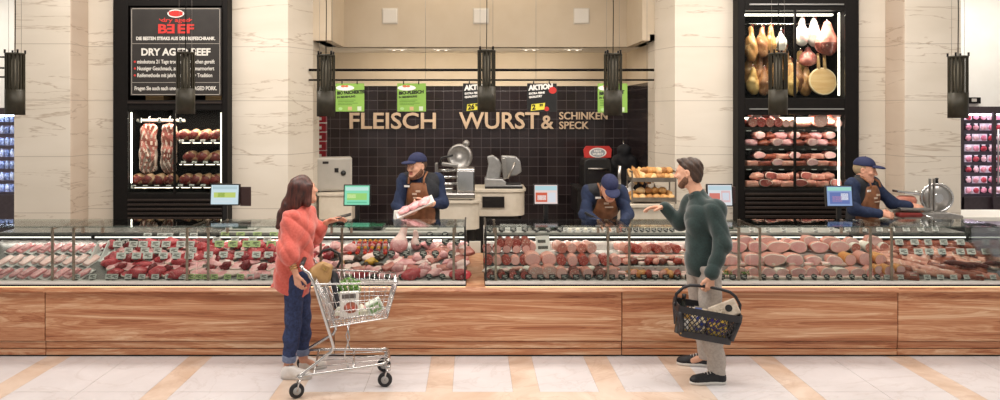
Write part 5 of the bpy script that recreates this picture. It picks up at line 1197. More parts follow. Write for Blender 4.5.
# pork leg (knuckle) and trotter
S = SDF(.008); S.ell((0, 0, .07), (.085, .075, .075), None, .03).cap((0, .0, .1), (.045, .03, .2), .055, .03, .05).cap((.045, .03, .2), (.06, .04, .235), .03, .034, .02)
o = S.build('pork_knuckle', [MP, MPL], None, folds(.004, 22, 3), lambda C: (C[:, 2] > .13).astype(int), deck_pt(399, .70, 0), (0, 0, .2)); tag(o, 'upright pink pork knuckle behind the trolley in the skewer case', 'meat')
S = SDF(.008); S.ell((0, 0, .05), (.05, .05, .055), None, .03).cap((0, 0, .06), (-.01, .01, .17), .034, .024, .04)
o = S.build('pork_trotter', [MPL, MP], None, folds(.003, 26, 5), lambda C: (C[:, 2] < .06).astype(int), deck_pt(416, .78, 0), (0, 0, -.3)); tag(o, 'slim pale pork trotter standing right of the pork knuckle', 'meat')
rib = [m_slab(s, .085, .05, .03, MRIB, MRIB) for s in (1, 2, 3)]
srow(3, 'front row', 338, 460, 11, .08, [pork[0], chop[0], beef[2], pork[2]], 'pork_cut', 'meat', 'pink pork cut', .4, .4)
srow(3, 'second row', 392, 462, 6, .36, [chopl[0], pork[1], pale[1]], 'pork_cut', 'meat', 'pale pork piece', .3, .4)
srow(3, 'third row', 425, 462, 4, .62, rib, 'pork_ribs', 'meat', 'rack of pork ribs', .5, .25)
srow(3, 'back row', 430, 462, 4, .88, [pork[0], chop[1]], 'pork_cut', 'meat', 'rosy pork piece', .3, .3)
mar = [m_fillet(s, .05, .03, .024, mat('meat_marinated', '#2e1f18', '#4a2c1c', 20, .3), .3) for s in (21, 22)]; yel = [m_fillet(s, .05, .032, .026, mat('meat_curry', '#d8a640', '#c98f2c', 20, .35), .3) for s in (23,)]
srow(3, 'marinade row', 334, 388, 8, .34, [mar[0], yel[0], mar[1], chopl[1]], 'marinated_steak', 'meat', 'marinated steak', .4, .5, .004)
srow(3, 'pickled row', 340, 380, 6, .52, [mar[1], pale[2], mar[0]], 'marinated_steak', 'meat', 'dark marinated slice', .3, .5)
cards(3, 'front row', 374, 456, 7, 'k', front); cards(3, 'second row', 376, 452, 6, 'k', ond(.38, .06), 1.25, 2); cards(3, 'third row', 390, 458, 6, 'k', ond(.7, .07), 1.25, 2)
# ---------------------------------------------------------------- sausage case by the gap (stepped)
L = {}
def lg(key, *a): 
    if key not in L: L[key] = m_log(*a)
    return L[key]
trow(4, 'top row', 500, 525, 4, 2, [lg('s1', .046, .14, CT_SAL, CS_DK), lg('s2', .046, .14, CT_BRW, CS_RED)], 'salami', 'sausage', 'dark red salami log', dz=.05)
trow(4, 'upper row', 487, 526, 5, 2, [lg('s3', .042, .14, CT_LY, CS_RED)], 'sausage_log', 'sausage', 'red cased sausage log', dy=.04)
trow(4, 'middle row', 488, 524, 5, 1, [lg('s4', .044, .14, CT_SAL, CS_RED), lg('s5', .044, .14, CT_LY, CS_PK)], 'sausage_log', 'sausage', 'pink cut sausage log')
trow(4, 'bottom row', 490, 524, 4, 0, [lg('s1b', .036, .13, CT_SAL, CS_DK)], 'salami', 'sausage', 'small dark salami', dy=.06)
trow(4, 'bottom shelf', 488, 522, 4, 0, [m_fillet(31, .05, .05, .03, CS_WH)], 'white_sausage', 'sausage', 'white mould salami', dy=.14, dz=.03)
trow(4, 'middle shelf', 532, 548, 2, 1, [lg('m1', .074, .16, CT_LY, CS_PK, 28, .8)], 'mortadella', 'sausage', 'large pale mortadella', dy=.06)
trow(4, 'bottom row', 536, 549, 2, 0, [lg('m2', .075, .14, CT_MOR, CS_PK, 28, .8)], 'mortadella', 'sausage', 'large oval mortadella', dy=.07)
trow(4, 'upper shelf', 530, 530.1, 1, 2, [lg('m3', .055, .14, CT_LY, CS_PK)], 'sausage_log', 'sausage', 'pale round sausage')
trow(4, 'top row beside the menu card', 559, 588, 4, 2, [lg('b1', .052, .2, CT_BRW, CS_PK), lg('b2', .052, .2, CT_MOR, CS_PK)], 'cut_sausage', 'sausage', 'thick brawn sausage', dy=.07, rz=.25)
trow(4, 'middle row', 561, 615, 6, 1, [lg('b3', .048, .16, CT_SAL, CS_RED), lg('b4', .048, .16, CT_LY, CS_PK)], 'cut_sausage', 'sausage', 'round cut sausage', dy=.06)
trow(4, 'bottom row', 561, 612, 5, 0, [lg('b5', .05, .14, CT_LY, CS_PK), lg('b6', .05, .14, CT_BRW, CS_DK)], 'cut_sausage', 'sausage', 'short cut sausage', dy=.07)
cards(4, 'front row', 493, 612, 11, 'b', front, 1.0); cards(4, 'rail row', 490, 560, 7, 'b', rail, 1.05); cards(4, 'right rail row', 566, 614, 7, 'w', rail, .8)
cards(4, 'middle step', 492, 612, 9, 'b', lambda px: Vector((X(px, step_y(1)), step_y(1)-.004, step_z(1)-.03)), .7)
o = MB().box(-.07, .07, -.002, .002, 0, .16, 0, Matrix.Rotation(-.3, 4, 'X')); o.box(-.05, .05, -.004, -.002, .03, .06, 1, Matrix.Rotation(-.3, 4, 'X')); o.box(-.05, .03, -.004, -.002, .09, .12, 1, Matrix.Rotation(-.3, 4, 'X'))
tag(o.build('menu_card', [M_card, M_print], None, (X(543, .6), .57, step_z(2) + .002), (0, 0, .15)), 'tall white menu card standing among the sausages by the gap', 'card')
# ---------------------------------------------------------------- case beside the man
trow(5, 'top row', 622, 672, 6, 2, [lg('c1', .045, .2, CT_BRW, CS_PK), lg('c2', .042, .2, CT_SAL, CS_RED)], 'cut_sausage', 'sausage', 'slanting cut sausage', dy=.07, rz=.35)
trow(5, 'middle row', 620, 686, 10, 1, [m_lying(.032, .15, CS_RED), m_lying(.03, .14, CS_PK), m_lying(.032, .15, CS_DK), m_chop(130, .06, .045, .03, CT_HAM)], 'sausage_link', 'sausage', 'short sausage link', dy=.07, rz=.9, jit=.2)
trow(5, 'second layer', 622, 682, 10, 1, [m_chop(31, .06, .045, .03, CT_HAM), m_chop(32, .055, .042, .03, MBAC)], 'ham_slice', 'meat', 'folded ham slice', dy=.13, dz=.045, rz=.4, jit=.4)
trow(5, 'bottom row', 634, 692, 9, 0, [m_lying(.035, .16, CS_PK), m_lying(.033, .15, CS_OR), m_lying(.033, .16, CS_RED), m_chop(131, .065, .045, .03, MPL)], 'sausage_link', 'sausage', 'plump sausage link', dy=.07, rz=1.2, jit=.25)
trow(5, 'bottom left corner', 618, 630, 3, 0, [m_chop(33, .05, .04, .02, CT_HAM)], 'ham_slice', 'meat', 'rosy ham slice', dy=.07, rz=.3)
trow(5, 'back layer', 626, 690, 7, 2, [m_fillet(41, .05, .035, .028, MSM), m_fillet(42, .05, .035, .028, MPL)], 'smoked_meat', 'meat', 'small smoked meat piece', dy=.14, dz=.01, jit=.4)
trow(5, 'right end', 692, 734, 5, 1, [m_chop(34, .05, .04, .02, MBAC), lg('c3', .04, .13, CT_LY, CS_PK)], 'cold_cut', 'meat', 'piled cold cut', dy=.07, rz=.3)
trow(5, 'bottom right end', 700, 742, 5, 0, [m_chop(36, .05, .04, .02, CT_HAM), m_chop(35, .05, .04, .02, MPL)], 'cold_cut', 'meat', 'pale cold cut slice', dy=.07, rz=.3)
cards(5, 'front row', 622, 744, 12, 'b', front, 1.0); cards(5, 'rail row', 618, 672, 10, 'b', rail, .85); cards(5, 'middle step', 620, 690, 7, 'b', lambda px: Vector((X(px, step_y(1)), step_y(1)-.004, step_z(1)-.03)), .7)
# ---------------------------------------------------------------- ham case
hm = [m_ham(s, .095, .062, .2, CT_HAM, MFAT, CS_PK) for s in (1, 2, 3)]; hs_ = [m_ham(s, .082, .05, .16, CT_HAM, MFAT, CS_PK) for s in (4, 5)]; hl = m_ham(6, .115, .06, .2, CT_LY, MFAT, CS_PK)
trow(6, 'top row', 735, 836, 6, 2, [hm[0], hm[1], hl, hm[2]], 'ham_half', 'ham', 'large cut ham half', dy=.08, rz=-.1, sc=.95)
trow(6, 'middle row', 731, 832, 6, 1, [hs_[0], hm[1], hl, hm[2], hs_[1]], 'ham_half', 'ham', 'pink ham half', dy=.07, rz=-.1, sc=.95)
trow(6, 'bottom row', 736, 868, 10, 0, [hs_[1], m_ham(41, .07, .05, .12, CT_HAM, MFAT, CS_PK), hs_[0], m_ham(42, .075, .045, .12, MPL, MFAT, CS_WH)], 'ham_piece', 'ham', 'pale ham piece', dy=.11, rz=.1, sc=.95)
trow(6, 'right end of the middle row', 846, 876, 3, 1, [lg('h7', .055, .16, CT_LY, CS_OR), lg('h8', .06, .16, CT_HAM, CS_PK)], 'cut_sausage', 'sausage', 'round orange rimmed sausage', dy=.07)
trow(6, 'right end of the top row', 852, 880, 3, 2, [lg('h9', .05, .16, CT_BRW, CS_WH)], 'cut_sausage', 'sausage', 'white cased cut sausage', dy=.08)
def m_parsley(seed):
    r = random.Random(seed); b = MB()
    for k in range(46):
        a = r.uniform(0, 6.28); d = r.uniform(0, .045); z = r.uniform(.005, .04); c = Vector((d*math.cos(a), d*math.sin(a)*.7, z)); s = r.uniform(.006, .012)
        u = Vector((r.uniform(-1, 1), r.uniform(-1, 1), r.uniform(0, 1))).normalized(); w = u.orthogonal().normalized(); b.add([c - u*s, c + w*s*.6, c + u*s, c - w*s*.6], [(0, 1, 2, 3)])
    return b.mesh('parsley', mat('leaf_parsley', '#5f7c2c', '#86a347', 30, .6))
for px, k, dy, lb in ((727, 0, .02, 'at the left end of the ham case'), (745, 0, .02, 'beside the right post near the man'), (756, 1, .03, 'between the two left ham halves'), (815, 0, .12, 'in the middle of the ham case')):
    put('parsley_sprig', m_parsley(px), 'green parsley garnish ' + lb, 'garnish', (X(px, step_y(k)+dy), step_y(k)+dy, step_z(k)+.03), (0, 0, 0), 'parsley garnishes')
cards(6, 'front row', 764, 878, 10, 'k', front, .95); cards(6, 'rail row', 752, 880, 9, 'w', rail, .9)
# ---------------------------------------------------------------- bacon case
bac = [m_slab(s, .13, .045, .035, MBAC, MBAC) for s in (4, 5)]; smo = [m_slab(s, .14, .05, .04, MSM, MSM) for s in (6, 7)]
srow(7, 'front row', 880, 985, 6, .10, [bac[0], smo[0], bac[1]], 'smoked_bacon', 'bacon', 'long bacon slab', -.35, .12, .004, .9)
srow(7, 'second row', 878, 992, 6, .36, [smo[1], bac[0], bac[1]], 'smoked_bacon', 'bacon', 'smoked bacon slab', -.35, .12, .004, .95)
srow(7, 'third row', 882, 972, 5, .62, [bac[1], smo[0], bac[0]], 'smoked_bacon', 'bacon', 'streaky bacon slab', -.35, .12, .004, .95)
srow(7, 'back row', 892, 958, 4, .86, [smo[0], smo[1]], 'smoked_bacon', 'bacon', 'dark smoked bacon slab', -.35, .12, .004, 1.0)
srow(7, 'near end', 958, 996, 3, .22, [m_lying(.03, .3, CS_DK, 0, .02)], 'smoked_sausage', 'sausage', 'long dark smoked sausage', -.3, .1, .03, .8)
srow(7, 'left end', 876, 896, 3, .12, [lg('e1', .045, .12, CT_HAM, CS_OR)], 'cut_sausage', 'sausage', 'orange cased sausage', 0, .1, .006, .9, 0)
cards(7, 'front row', 888, 994, 9, 'w', front, .9); cards(7, 'rail row', 892, 936, 4, 'w', rail, 1.0); cards(7, 'second row', 906, 985, 7, 'w', ond(.45, .06), 1.2, 3); cards(7, 'third row', 900, 962, 5, 'w', ond(.72, .06), 1.15, 3)
# ---------------------------------------------------------------- hanging ribs and steaks in the dry aging cabinet
def hang_slab(px0, px1, py0, py1, y, seed, label):
    w = X(px1, y)-X(px0, y); h = H(py0, y)-H(py1, y)
    t = thing('rib_rack', label, 'meat', (X((px0+px1)/2, y), y, H(py1, y)), group='rib slabs hanging in the aging cabinet')
    S = SDF(.012); S.box((0, 0, h*.5), (w*.42, .05, h*.46), None, .045, .03); S.ell((-w*.1, -.01, h*.3), (w*.36, .06, h*.28), None, .05)
    def pt(C):
        n = np.sin(C[:, 2]*34 + 1.3*np.sin(C[:, 0]*20)); edge = np.abs(C[:, 0]) > w*.37
        st = np.sin(C[:, 0]*110 + 3*np.sin(C[:, 2]*16 + seed)) + .7*np.sin(C[:, 2]*60 + 4*np.sin(C[:, 0]*40)); lo = C[:, 2] < h*(.40 + .1*np.sin(C[:, 0]*45 + seed))
        return np.where(edge & (st > -.6), 1, np.where(lo, np.where(st > .2, 3, np.where(st < -.9, 1, 2)), np.where(st > .75, 1, np.where(n > .3, 2, 0))))
    S.build('carcass', [MRIB, MFAT, meat_mat('aged_red', '#8a4238', '#a85a4c', '#d9b9a5', .7), meat_mat('aged_crust', '#6e5a50', '#9a857a', '#cfc4b8', .8, 9)], t, folds(.012, 9, seed), pt)
    MB().tube([(0, .0, h-.05), (0, .01, h+.06), (.0, .03, h+.08), (0, .05, h+.05)], .007, 6).build('hook', M_chrome, t)
hang_slab(139.5, 158.5, 122, 174, yc+.2, 1, 'left pale aged rib slab hanging in the dry aging cabinet')
hang_slab(161, 178, 122, 174, yc+.2, 5, 'right pale aged rib slab hanging in the dry aging cabinet')
loin = []
def m_loin(seed, dry):
    S = SDF(.01); S.ell((0, 0, .06), (.088, .08, .062), None, .03).ell((.03, .02, .08), (.05, .07, .05), None, .03)
    def pt(C):
        d = np.sqrt((C[:, 0]/.09)**2 + ((C[:, 2]-.06)/.066)**2) + .22*np.sin(C[:, 0]*55 + seed*2 + 2*np.sin(C[:, 2]*60)); return np.where((C[:, 1] < -.02) & (d < .80), 0, 1)
    o = S.build('aged_loin', [meat_mat('loin_red', '#5e1c1a', '#8a332e', '#d0a088', .6), meat_mat('loin_fat', '#b08560', '#cfa985', '#8a4a36', .7)], None, folds(.008, 20, seed), pt); me = o.data; bpy.data.objects.remove(o); return me
LM = [m_loin(s, 0) for s in (1, 2, 3)]
for rn, py, xa, xb, n in (('top shelf', 141.5, 183, 216, 4), ('middle shelf', 163, 190, 216, 3), ('bottom shelf', 186, 186, 216, 4), ('floor of the hanging side', 186, 137, 170, 4)):
    for i in range(n):
        px = xa + (xb-xa)*i/(n-1); y = yc + .17
        put('aged_loin', LM[i % 3], 'dark red aged beef loin, %s on the %s, dry aging cabinet' % (ordn(i, n), rn), 'meat', (X(px, y), y, H(py, yc+.1) + .002), (0, 0, .2*(i % 3 - 1)), 'aged loins on the ' + rn, (1.0, .9, 1.12))
for rn, py, xa, xb, n in (('top shelf', 141.5, 181, 213, 4), ('middle shelf', 163, 183, 216, 4), ('bottom shelf', 186, 180, 214, 4), ('hanging side floor', 187, 133, 168, 4)):
    for i in range(n):
        px = xa + (xb-xa)*i/(n-1); put('price_card', CARD['w'], 'white price card, %s along the %s of the dry aging cabinet' % (ordn(i, n), rn), 'price card', (X(px, yc+.06), yc+.062, H(py, yc+.1) - .02), (0, 0, 0), 'cards along the %s of the aging cabinet' % rn, .9)
# ---------------------------------------------------------------- hams hanging in the upper right cabinet
def m_leg_ham(seed, L_, w):
    S = SDF(.012); S.ell((0, 0, -L_*.68), (w, w*.72, L_*.30), None, .06).cap((0, 0, -L_*.5), (.0, 0, -L_*.08), w*.72, w*.34, .06); return S
NETW = mat('ham_net', '#c9c2bc', '#ded8d2', 26, .7); HAMB = meat_mat('ham_brown', '#9a6a40', '#c4925a', '#ecd5ac', .7, 8); HAMD = meat_mat('ham_dry', '#7d5038', '#b07a50', '#ecd4b0', .8, 8)
CUTH = meat_mat('ham_cutface', '#5a2a26', '#7c4038', '#c9a89a', .6, 12)
def hang_ham(px, py0, py1, wpx, y, ms, paint, label, seed, strip=None):
    L_ = H(py0, y)-H(py1, y); w = (X(px+wpx/2, y)-X(px-wpx/2, y))/2
    t = thing('hanging_ham', label, 'ham', (X(px, y), y, H(py0, y)), group='hams hanging in the upper cabinet')
    m_leg_ham(seed, L_, w).build('ham', ms, t, folds(.012, 12, seed), paint and paint(L_, w))
    MB().tube([(0, 0, -L_*.1), (0, 0, .02), (0, .02, .05), (0, .04, .03)], .006, 6).build('hook', M_chrome, t)
    MB().tube([(.02, -.01, -L_*.12), (.022, -.03, -L_*.04), (0, 0, .02)], .004, 6).build('cord', mat('cord_red', '#a23a2a', rough=.7), t)
yh = yc + .3
for i, (px, a, b_, w, m) in enumerate(((751, 25, 62, 11, HAMB), (762, 26, 58, 11, HAMD), (770.5, 24, 56, 10, HAMB), (781, 30, 52, 9, NETW))):
    hang_ham(px, a, b_, w*1.12, yh, m, None, '%s ham hanging in the upper cabinet, %s along the rail' % ('brown dried' if m is not NETW else 'pale netted', ORD[i]), i+1)
for i, (px, a, b_, w, m) in enumerate(((749, 55, 86, 13, HAMB), (760, 54, 90, 13, HAMD), (770, 58, 88, 12, HAMB), (797, 62, 92, 15, HAMD), (806, 66, 96, 14, HAMB), (790, 58, 88, 11, HAMB))):
    hang_ham(px, a, b_, w, yh + .12 - .02*i, m, None, 'brown dried ham in the lower tier of the upper cabinet, %s from the left' % ORD[i if i < 3 else {3: 4, 4: 5, 5: 3}[i]], i+11)
for i, (px, a, b_, w) in enumerate(((802, 17, 46, 14), (813.5, 17, 47, 14))):
    hang_ham(px, a, b_, w, yh - .05, [NETW, MPL], lambda L_, w_: (lambda C: (np.sin(C[:, 2]*40+C[:, 0]*20) > .75).astype(int)), 'pale netted ham hanging in the upper cabinet, %s of the pair' % ('left' if i == 0 else 'right'), i+21)
hang_ham(827, 22, 56, 22, yh - .12, [meat_mat('ham_rosy', '#c06a5c', '#d88f80', '#f0dcd0', .8, 9), CUTH], lambda L_, w_: (lambda C: ((C[:, 2] < -L_*.62) & (C[:, 1] < 0)).astype(int)), 'large rosy ham with dark cut face hanging above the round board', 31)
hang_ham(808, 48, 66, 17, yh + .02, [MRIB, MFAT], None, 'rosy cut ham hanging behind the pair of netted hams', 33)
t = thing('wooden_board', 'round pale wooden board leaning in the upper ham cabinet', 'board', (X(822, yc+.25), yc+.22, H(95.5, yc+.25)), rot=(-.16, 0, 0)); r = (X(836, yc+.25)-X(808, yc+.25))/2
MB().lathe([(r*.98, 0), (r, .006), (r, .022), (r*.98, .028)], 40, T=Matrix.Translation((0, .0, r)) @ Matrix.Rotation(PI/2, 4, 'X')).build('disc', mat('board_wood', '#c99f68', '#d8b380', 6, .6, stretch=(.6, 1, 5)), t)
MB().rings([[(r*q*math.cos(2*PI*k/40), y, r + r*q*math.sin(2*PI*k/40)) for k in range(40)] for q, y in ((.9, -.029), (.98, -.031), (1.0, -.02))], 0, True, (False, False)).build('hoop', mat('hoop_pale', '#e4cfaa', rough=.6), t)
for s in (-.03, .03): MB().cyl((s*1.3, -.02, r*2-.02), (s*1.3, -.02, r*2+.18), .02, 10).build('prong', mat('board_wood', '#c99f68'), t)
# ---------------------------------------------------------------- shelves of the lower right cabinet
def shelf_row(rn, py, pxs, kinds, name, cat, desc, dy=.16, sc=1.0, rz=0, dz=0, jit=.06):
    y = yc + dy; n = len(pxs)
    for i, px in enumerate(pxs):
        put(name, kinds[i % len(kinds)], '%s, %s on the %s, lower right cabinet' % (desc, ordn(i, n), rn), cat, (X(px, y), y, H(py, yc+.1) + .002 + dz), (0, 0, rz + random.uniform(-jit, jit)), '%ss on the %s' % (desc, rn), sc)
lin_ = lambda a, b, n: [a + (b-a)*i/(n-1) for i in range(n)]
shelf_row('top shelf', 127.5, lin_(750, 775, 4), [m_log(.062, .2, CT_BRW, CS_RED), m_log(.062, .2, CT_SAL, CS_DK)], 'salami', 'sausage', 'stacked dark sausage')
shelf_row('top shelf', 127.5, lin_(754, 773, 3), [m_log(.055, .2, CT_LY, CS_RED), m_log(.055, .2, CT_SAL, CS_RED)], 'salami', 'sausage', 'upper stacked sausage', dz=.11)
shelf_row('top shelf', 127.5, [783, 789], [m_log(.05, .2, CT_LY, CS_OR)], 'sausage_log', 'sausage', 'yellow cased sausage')
shelf_row('top shelf', 127.5, [800], [m_lying(.055, .3, CS_PK)], 'sausage_log', 'sausage', 'long pale sausage beside the large one')
shelf_row('top shelf', 127.5, [817], [m_log(.09, .24, CT_MOR, CS_PK, 30)], 'mortadella', 'sausage', 'big round mortadella')
shelf_row('top shelf', 127.5, [832], [m_log(.062, .22, CT_LY, CS_PK, 24, .8)], 'sausage_log', 'sausage', 'oval pink sausage', rz=.3)
shelf_row('top shelf', 127.5, [831], [m_log(.065, .22, CT_LY, CS_PK, 24, .8)], 'sausage_log', 'sausage', 'oval pink sausage on another sausage', rz=.2, dz=.1)
for rn, py, cs in (('second shelf', 146, ('rosy ham piece', [m_fillet(51, .09, .07, .055, MP), m_fillet(52, .08, .07, .05, MSM), m_ham(53, .07, .045, .16, CT_HAM, MFAT, CS_PK)], 'ham_piece', 'ham')), ('third shelf', 166, ('striped bacon block', [m_slab(8, .085, .07, .06, MBAC, MBAC), m_slab(9, .09, .07, .055, MSM, MSM), m_ham(54, .075, .045, .16, CT_HAM, MFAT, CS_DK)], 'bacon_block', 'bacon')), ('bottom shelf', 187, ('bacon piece', [m_slab(10, .09, .07, .07, MBAC, MBAC), m_ham(55, .085, .05, .16, meat_mat('cut_dark', '#a04a44', '#bb6a60', '#ecd6c8', .7, 9), MFAT, CS_DK), m_fillet(56, .09, .07, .06, MBAC)], 'bacon_piece', 'bacon'))):
    shelf_row(rn, py, lin_(751, 833, 8), cs[1], cs[2], cs[3], cs[0], rz=.1)
    shelf_row(rn, py, lin_(757, 827, 7), cs[1][::-1], cs[2], cs[3], 'upper ' + cs[0], rz=.1, dz=.085, dy=.2)
for rn, py in (('top shelf', 127.5), ('second shelf', 146), ('third shelf', 166), ('bottom shelf', 187)):
    for i in range(9):
        px = 749 + 87*i/8; put('price_card', CARD['b' if i % 3 else 'w'], '%s, %s along %s, lower right cabinet' % ('black price card' if i % 3 else 'white price card', ORD[i], rn), 'price card', (X(px, yc+.045), yc+.046, H(py, yc+.1) - .05), (0, 0, 0), 'cards along the %s of the right cabinet' % rn, .95)

# ---------------------------------------------------------------- fillers that close the gaps in the sloping cases
mixl = [m_chop(70, .05, .036, .02, MPL), m_fillet(71, .05, .035, .03, MP, .3), m_chop(72, .052, .04, .018, MP)]
mixr = [m_fillet(73, .055, .04, .04, MR, .3), m_chop(74, .055, .04, .022, MP), m_fillet(75, .05, .035, .035, MD, .3), m_chop(76, .05, .042, .02, MR)]
for cse, xa, xb in ((1, 112, 195), (2, 200, 328)):
    for rn, tt, m_, d in (('gap behind the front row', .21, mixr[1:3], 'small red meat cut'), ('gap behind the second row', .47, mixr[:3], 'small rosy meat cut'), ('gap before the back row', .74, mixr, 'little red meat cut')):
        srow(cse, rn, xa, xb, 11 if cse == 1 else 15, tt, m_, 'meat_cut', 'meat', d, .4, .8, .012)
mixp = [m_fillet(77, .055, .04, .035, MP, .3), m_chop(78, .05, .04, .02, MPL), m_slab(79, .06, .035, .025, MRIB, MRIB)]
srow(3, 'gap behind the front row', 340, 462, 14, .21, mixp, 'pork_piece', 'meat', 'small pink pork piece', .5, .8, .012)
srow(3, 'gap behind the second row', 392, 462, 9, .49, mixp, 'pork_piece', 'meat', 'small pale pork piece', .5, .8, .012)
srow(3, 'gap before the back row', 428, 462, 5, .76, mixp, 'pork_piece', 'meat', 'little rosy pork piece', .5, .8, .012)
srow(3, 'left end below the screen', 334, 352, 4, .72, mixp, 'pork_piece', 'meat', 'pale pork end piece', .5, .8, .012)
mixb = [m_slab(80, .10, .035, .03, MBAC, MBAC), m_slab(81, .09, .035, .03, MSM, MSM), m_chop(82, .06, .04, .02, MBAC)]
srow(7, 'gap behind the front row', 884, 990, 9, .23, mixb, 'bacon_piece', 'bacon', 'small bacon piece', -.3, .4, .012)
srow(7, 'gap behind the second row', 884, 985, 8, .49, mixb[::-1], 'bacon_piece', 'bacon', 'small smoked bacon piece', -.3, .4, .012)
srow(7, 'gap before the back row', 886, 960, 6, .75, mixb, 'bacon_piece', 'bacon', 'little bacon piece', -.3, .4, .012)
# fillers on the stepped cases
whs = [m_fillet(83, .05, .04, .03, CS_WH, .2), m_chop(84, .05, .04, .02, CT_HAM), m_lying(.02, .12, CS_PK)]
trow(5, 'back of the bottom step', 622, 742, 12, 0, [m_chop(85, .052, .042, .02, CT_HAM), m_lying(.022, .13, CS_OR), m_chop(86, .05, .04, .02, MBAC)], 'cold_cut', 'meat', 'small cold cut', dy=.14, dz=.02, rz=.5, jit=.6)
trow(5, 'front of the upper step', 622, 690, 8, 2, [m_chop(87, .05, .04, .02, CT_HAM), m_lying(.024, .12, CS_RED), m_fillet(88, .05, .035, .03, MPL)], 'cold_cut', 'meat', 'mixed cold cut', dy=.03, rz=.5, jit=.6)
trow(5, 'top of the heap', 630, 684, 6, 1, [m_lying(.02, .12, CS_PK), m_chop(89, .05, .04, .018, MSM)], 'cold_cut', 'meat', 'heaped cold cut', dy=.09, dz=.045, rz=.6, jit=.6)
trow(6, 'front edge', 735, 876, 13, 0, [m_chop(90, .06, .045, .022, CT_HAM), m_chop(91, .06, .045, .022, MPL), m_chop(92, .055, .045, .022, MBAC)], 'ham_slice', 'ham', 'flat ham slice', dy=.03, rz=.3, jit=.5)
trow(6, 'gap of the middle row', 742, 842, 7, 1, [m_chop(93, .06, .045, .03, CT_HAM), m_chop(94, .06, .045, .03, MPL)], 'ham_slice', 'ham', 'thick ham slice', dy=.02, rz=.3, jit=.5)
trow(6, 'second layer of the top row', 744, 870, 7, 2, [hm[1], hl, hs_[0]], 'ham_half', 'ham', 'rear ham half', dy=.13, dz=.055, sc=.8)
trow(4, 'gap row', 496, 612, 12, 0, whs, 'sausage_piece', 'sausage', 'small pale sausage piece', dy=.13, dz=.05, jit=.5)
# more hams in the upper right cabinet
GOLD = meat_mat('ham_gold', '#c59552', '#e2bb7c', '#8a5a34', .7, 9)
for i, (px, a, b_, w, m, dy) in enumerate(((755, 42, 78, 12, GOLD, .2), (766, 44, 80, 12, HAMD, .22), (777, 50, 88, 12, GOLD, .2), (785, 44, 76, 11, HAMB, .22), (800, 50, 82, 13, GOLD, .2), (792, 66, 96, 13, GOLD, .0), (753, 66, 96, 12, GOLD, .02), (764, 68, 97, 12, HAMD, .0))):
    hang_ham(px, a, b_, w, yh + dy, m, None, 'golden brown ham crowded behind others in the upper cabinet, %s of eight' % ORD[i], i+41)
cards(1, 'second row back', 126, 190, 5, 'w', ond(.45, .07), 1.2, 3); cards(2, 'fourth row', 216, 300, 6, 'w', ond(.78, .06), 1.2, 3); cards(3, 'back row', 430, 460, 3, 'k', ond(.93, .06), 1.15, 2)
cards(4, 'upper step', 490, 612, 9, 'w', lambda px: Vector((X(px, step_y(2)), step_y(2)-.004, step_z(2)-.03)), .7); cards(5, 'upper step', 620, 690, 8, 'w', lambda px: Vector((X(px, step_y(2)), step_y(2)-.004, step_z(2)-.03)), .75)
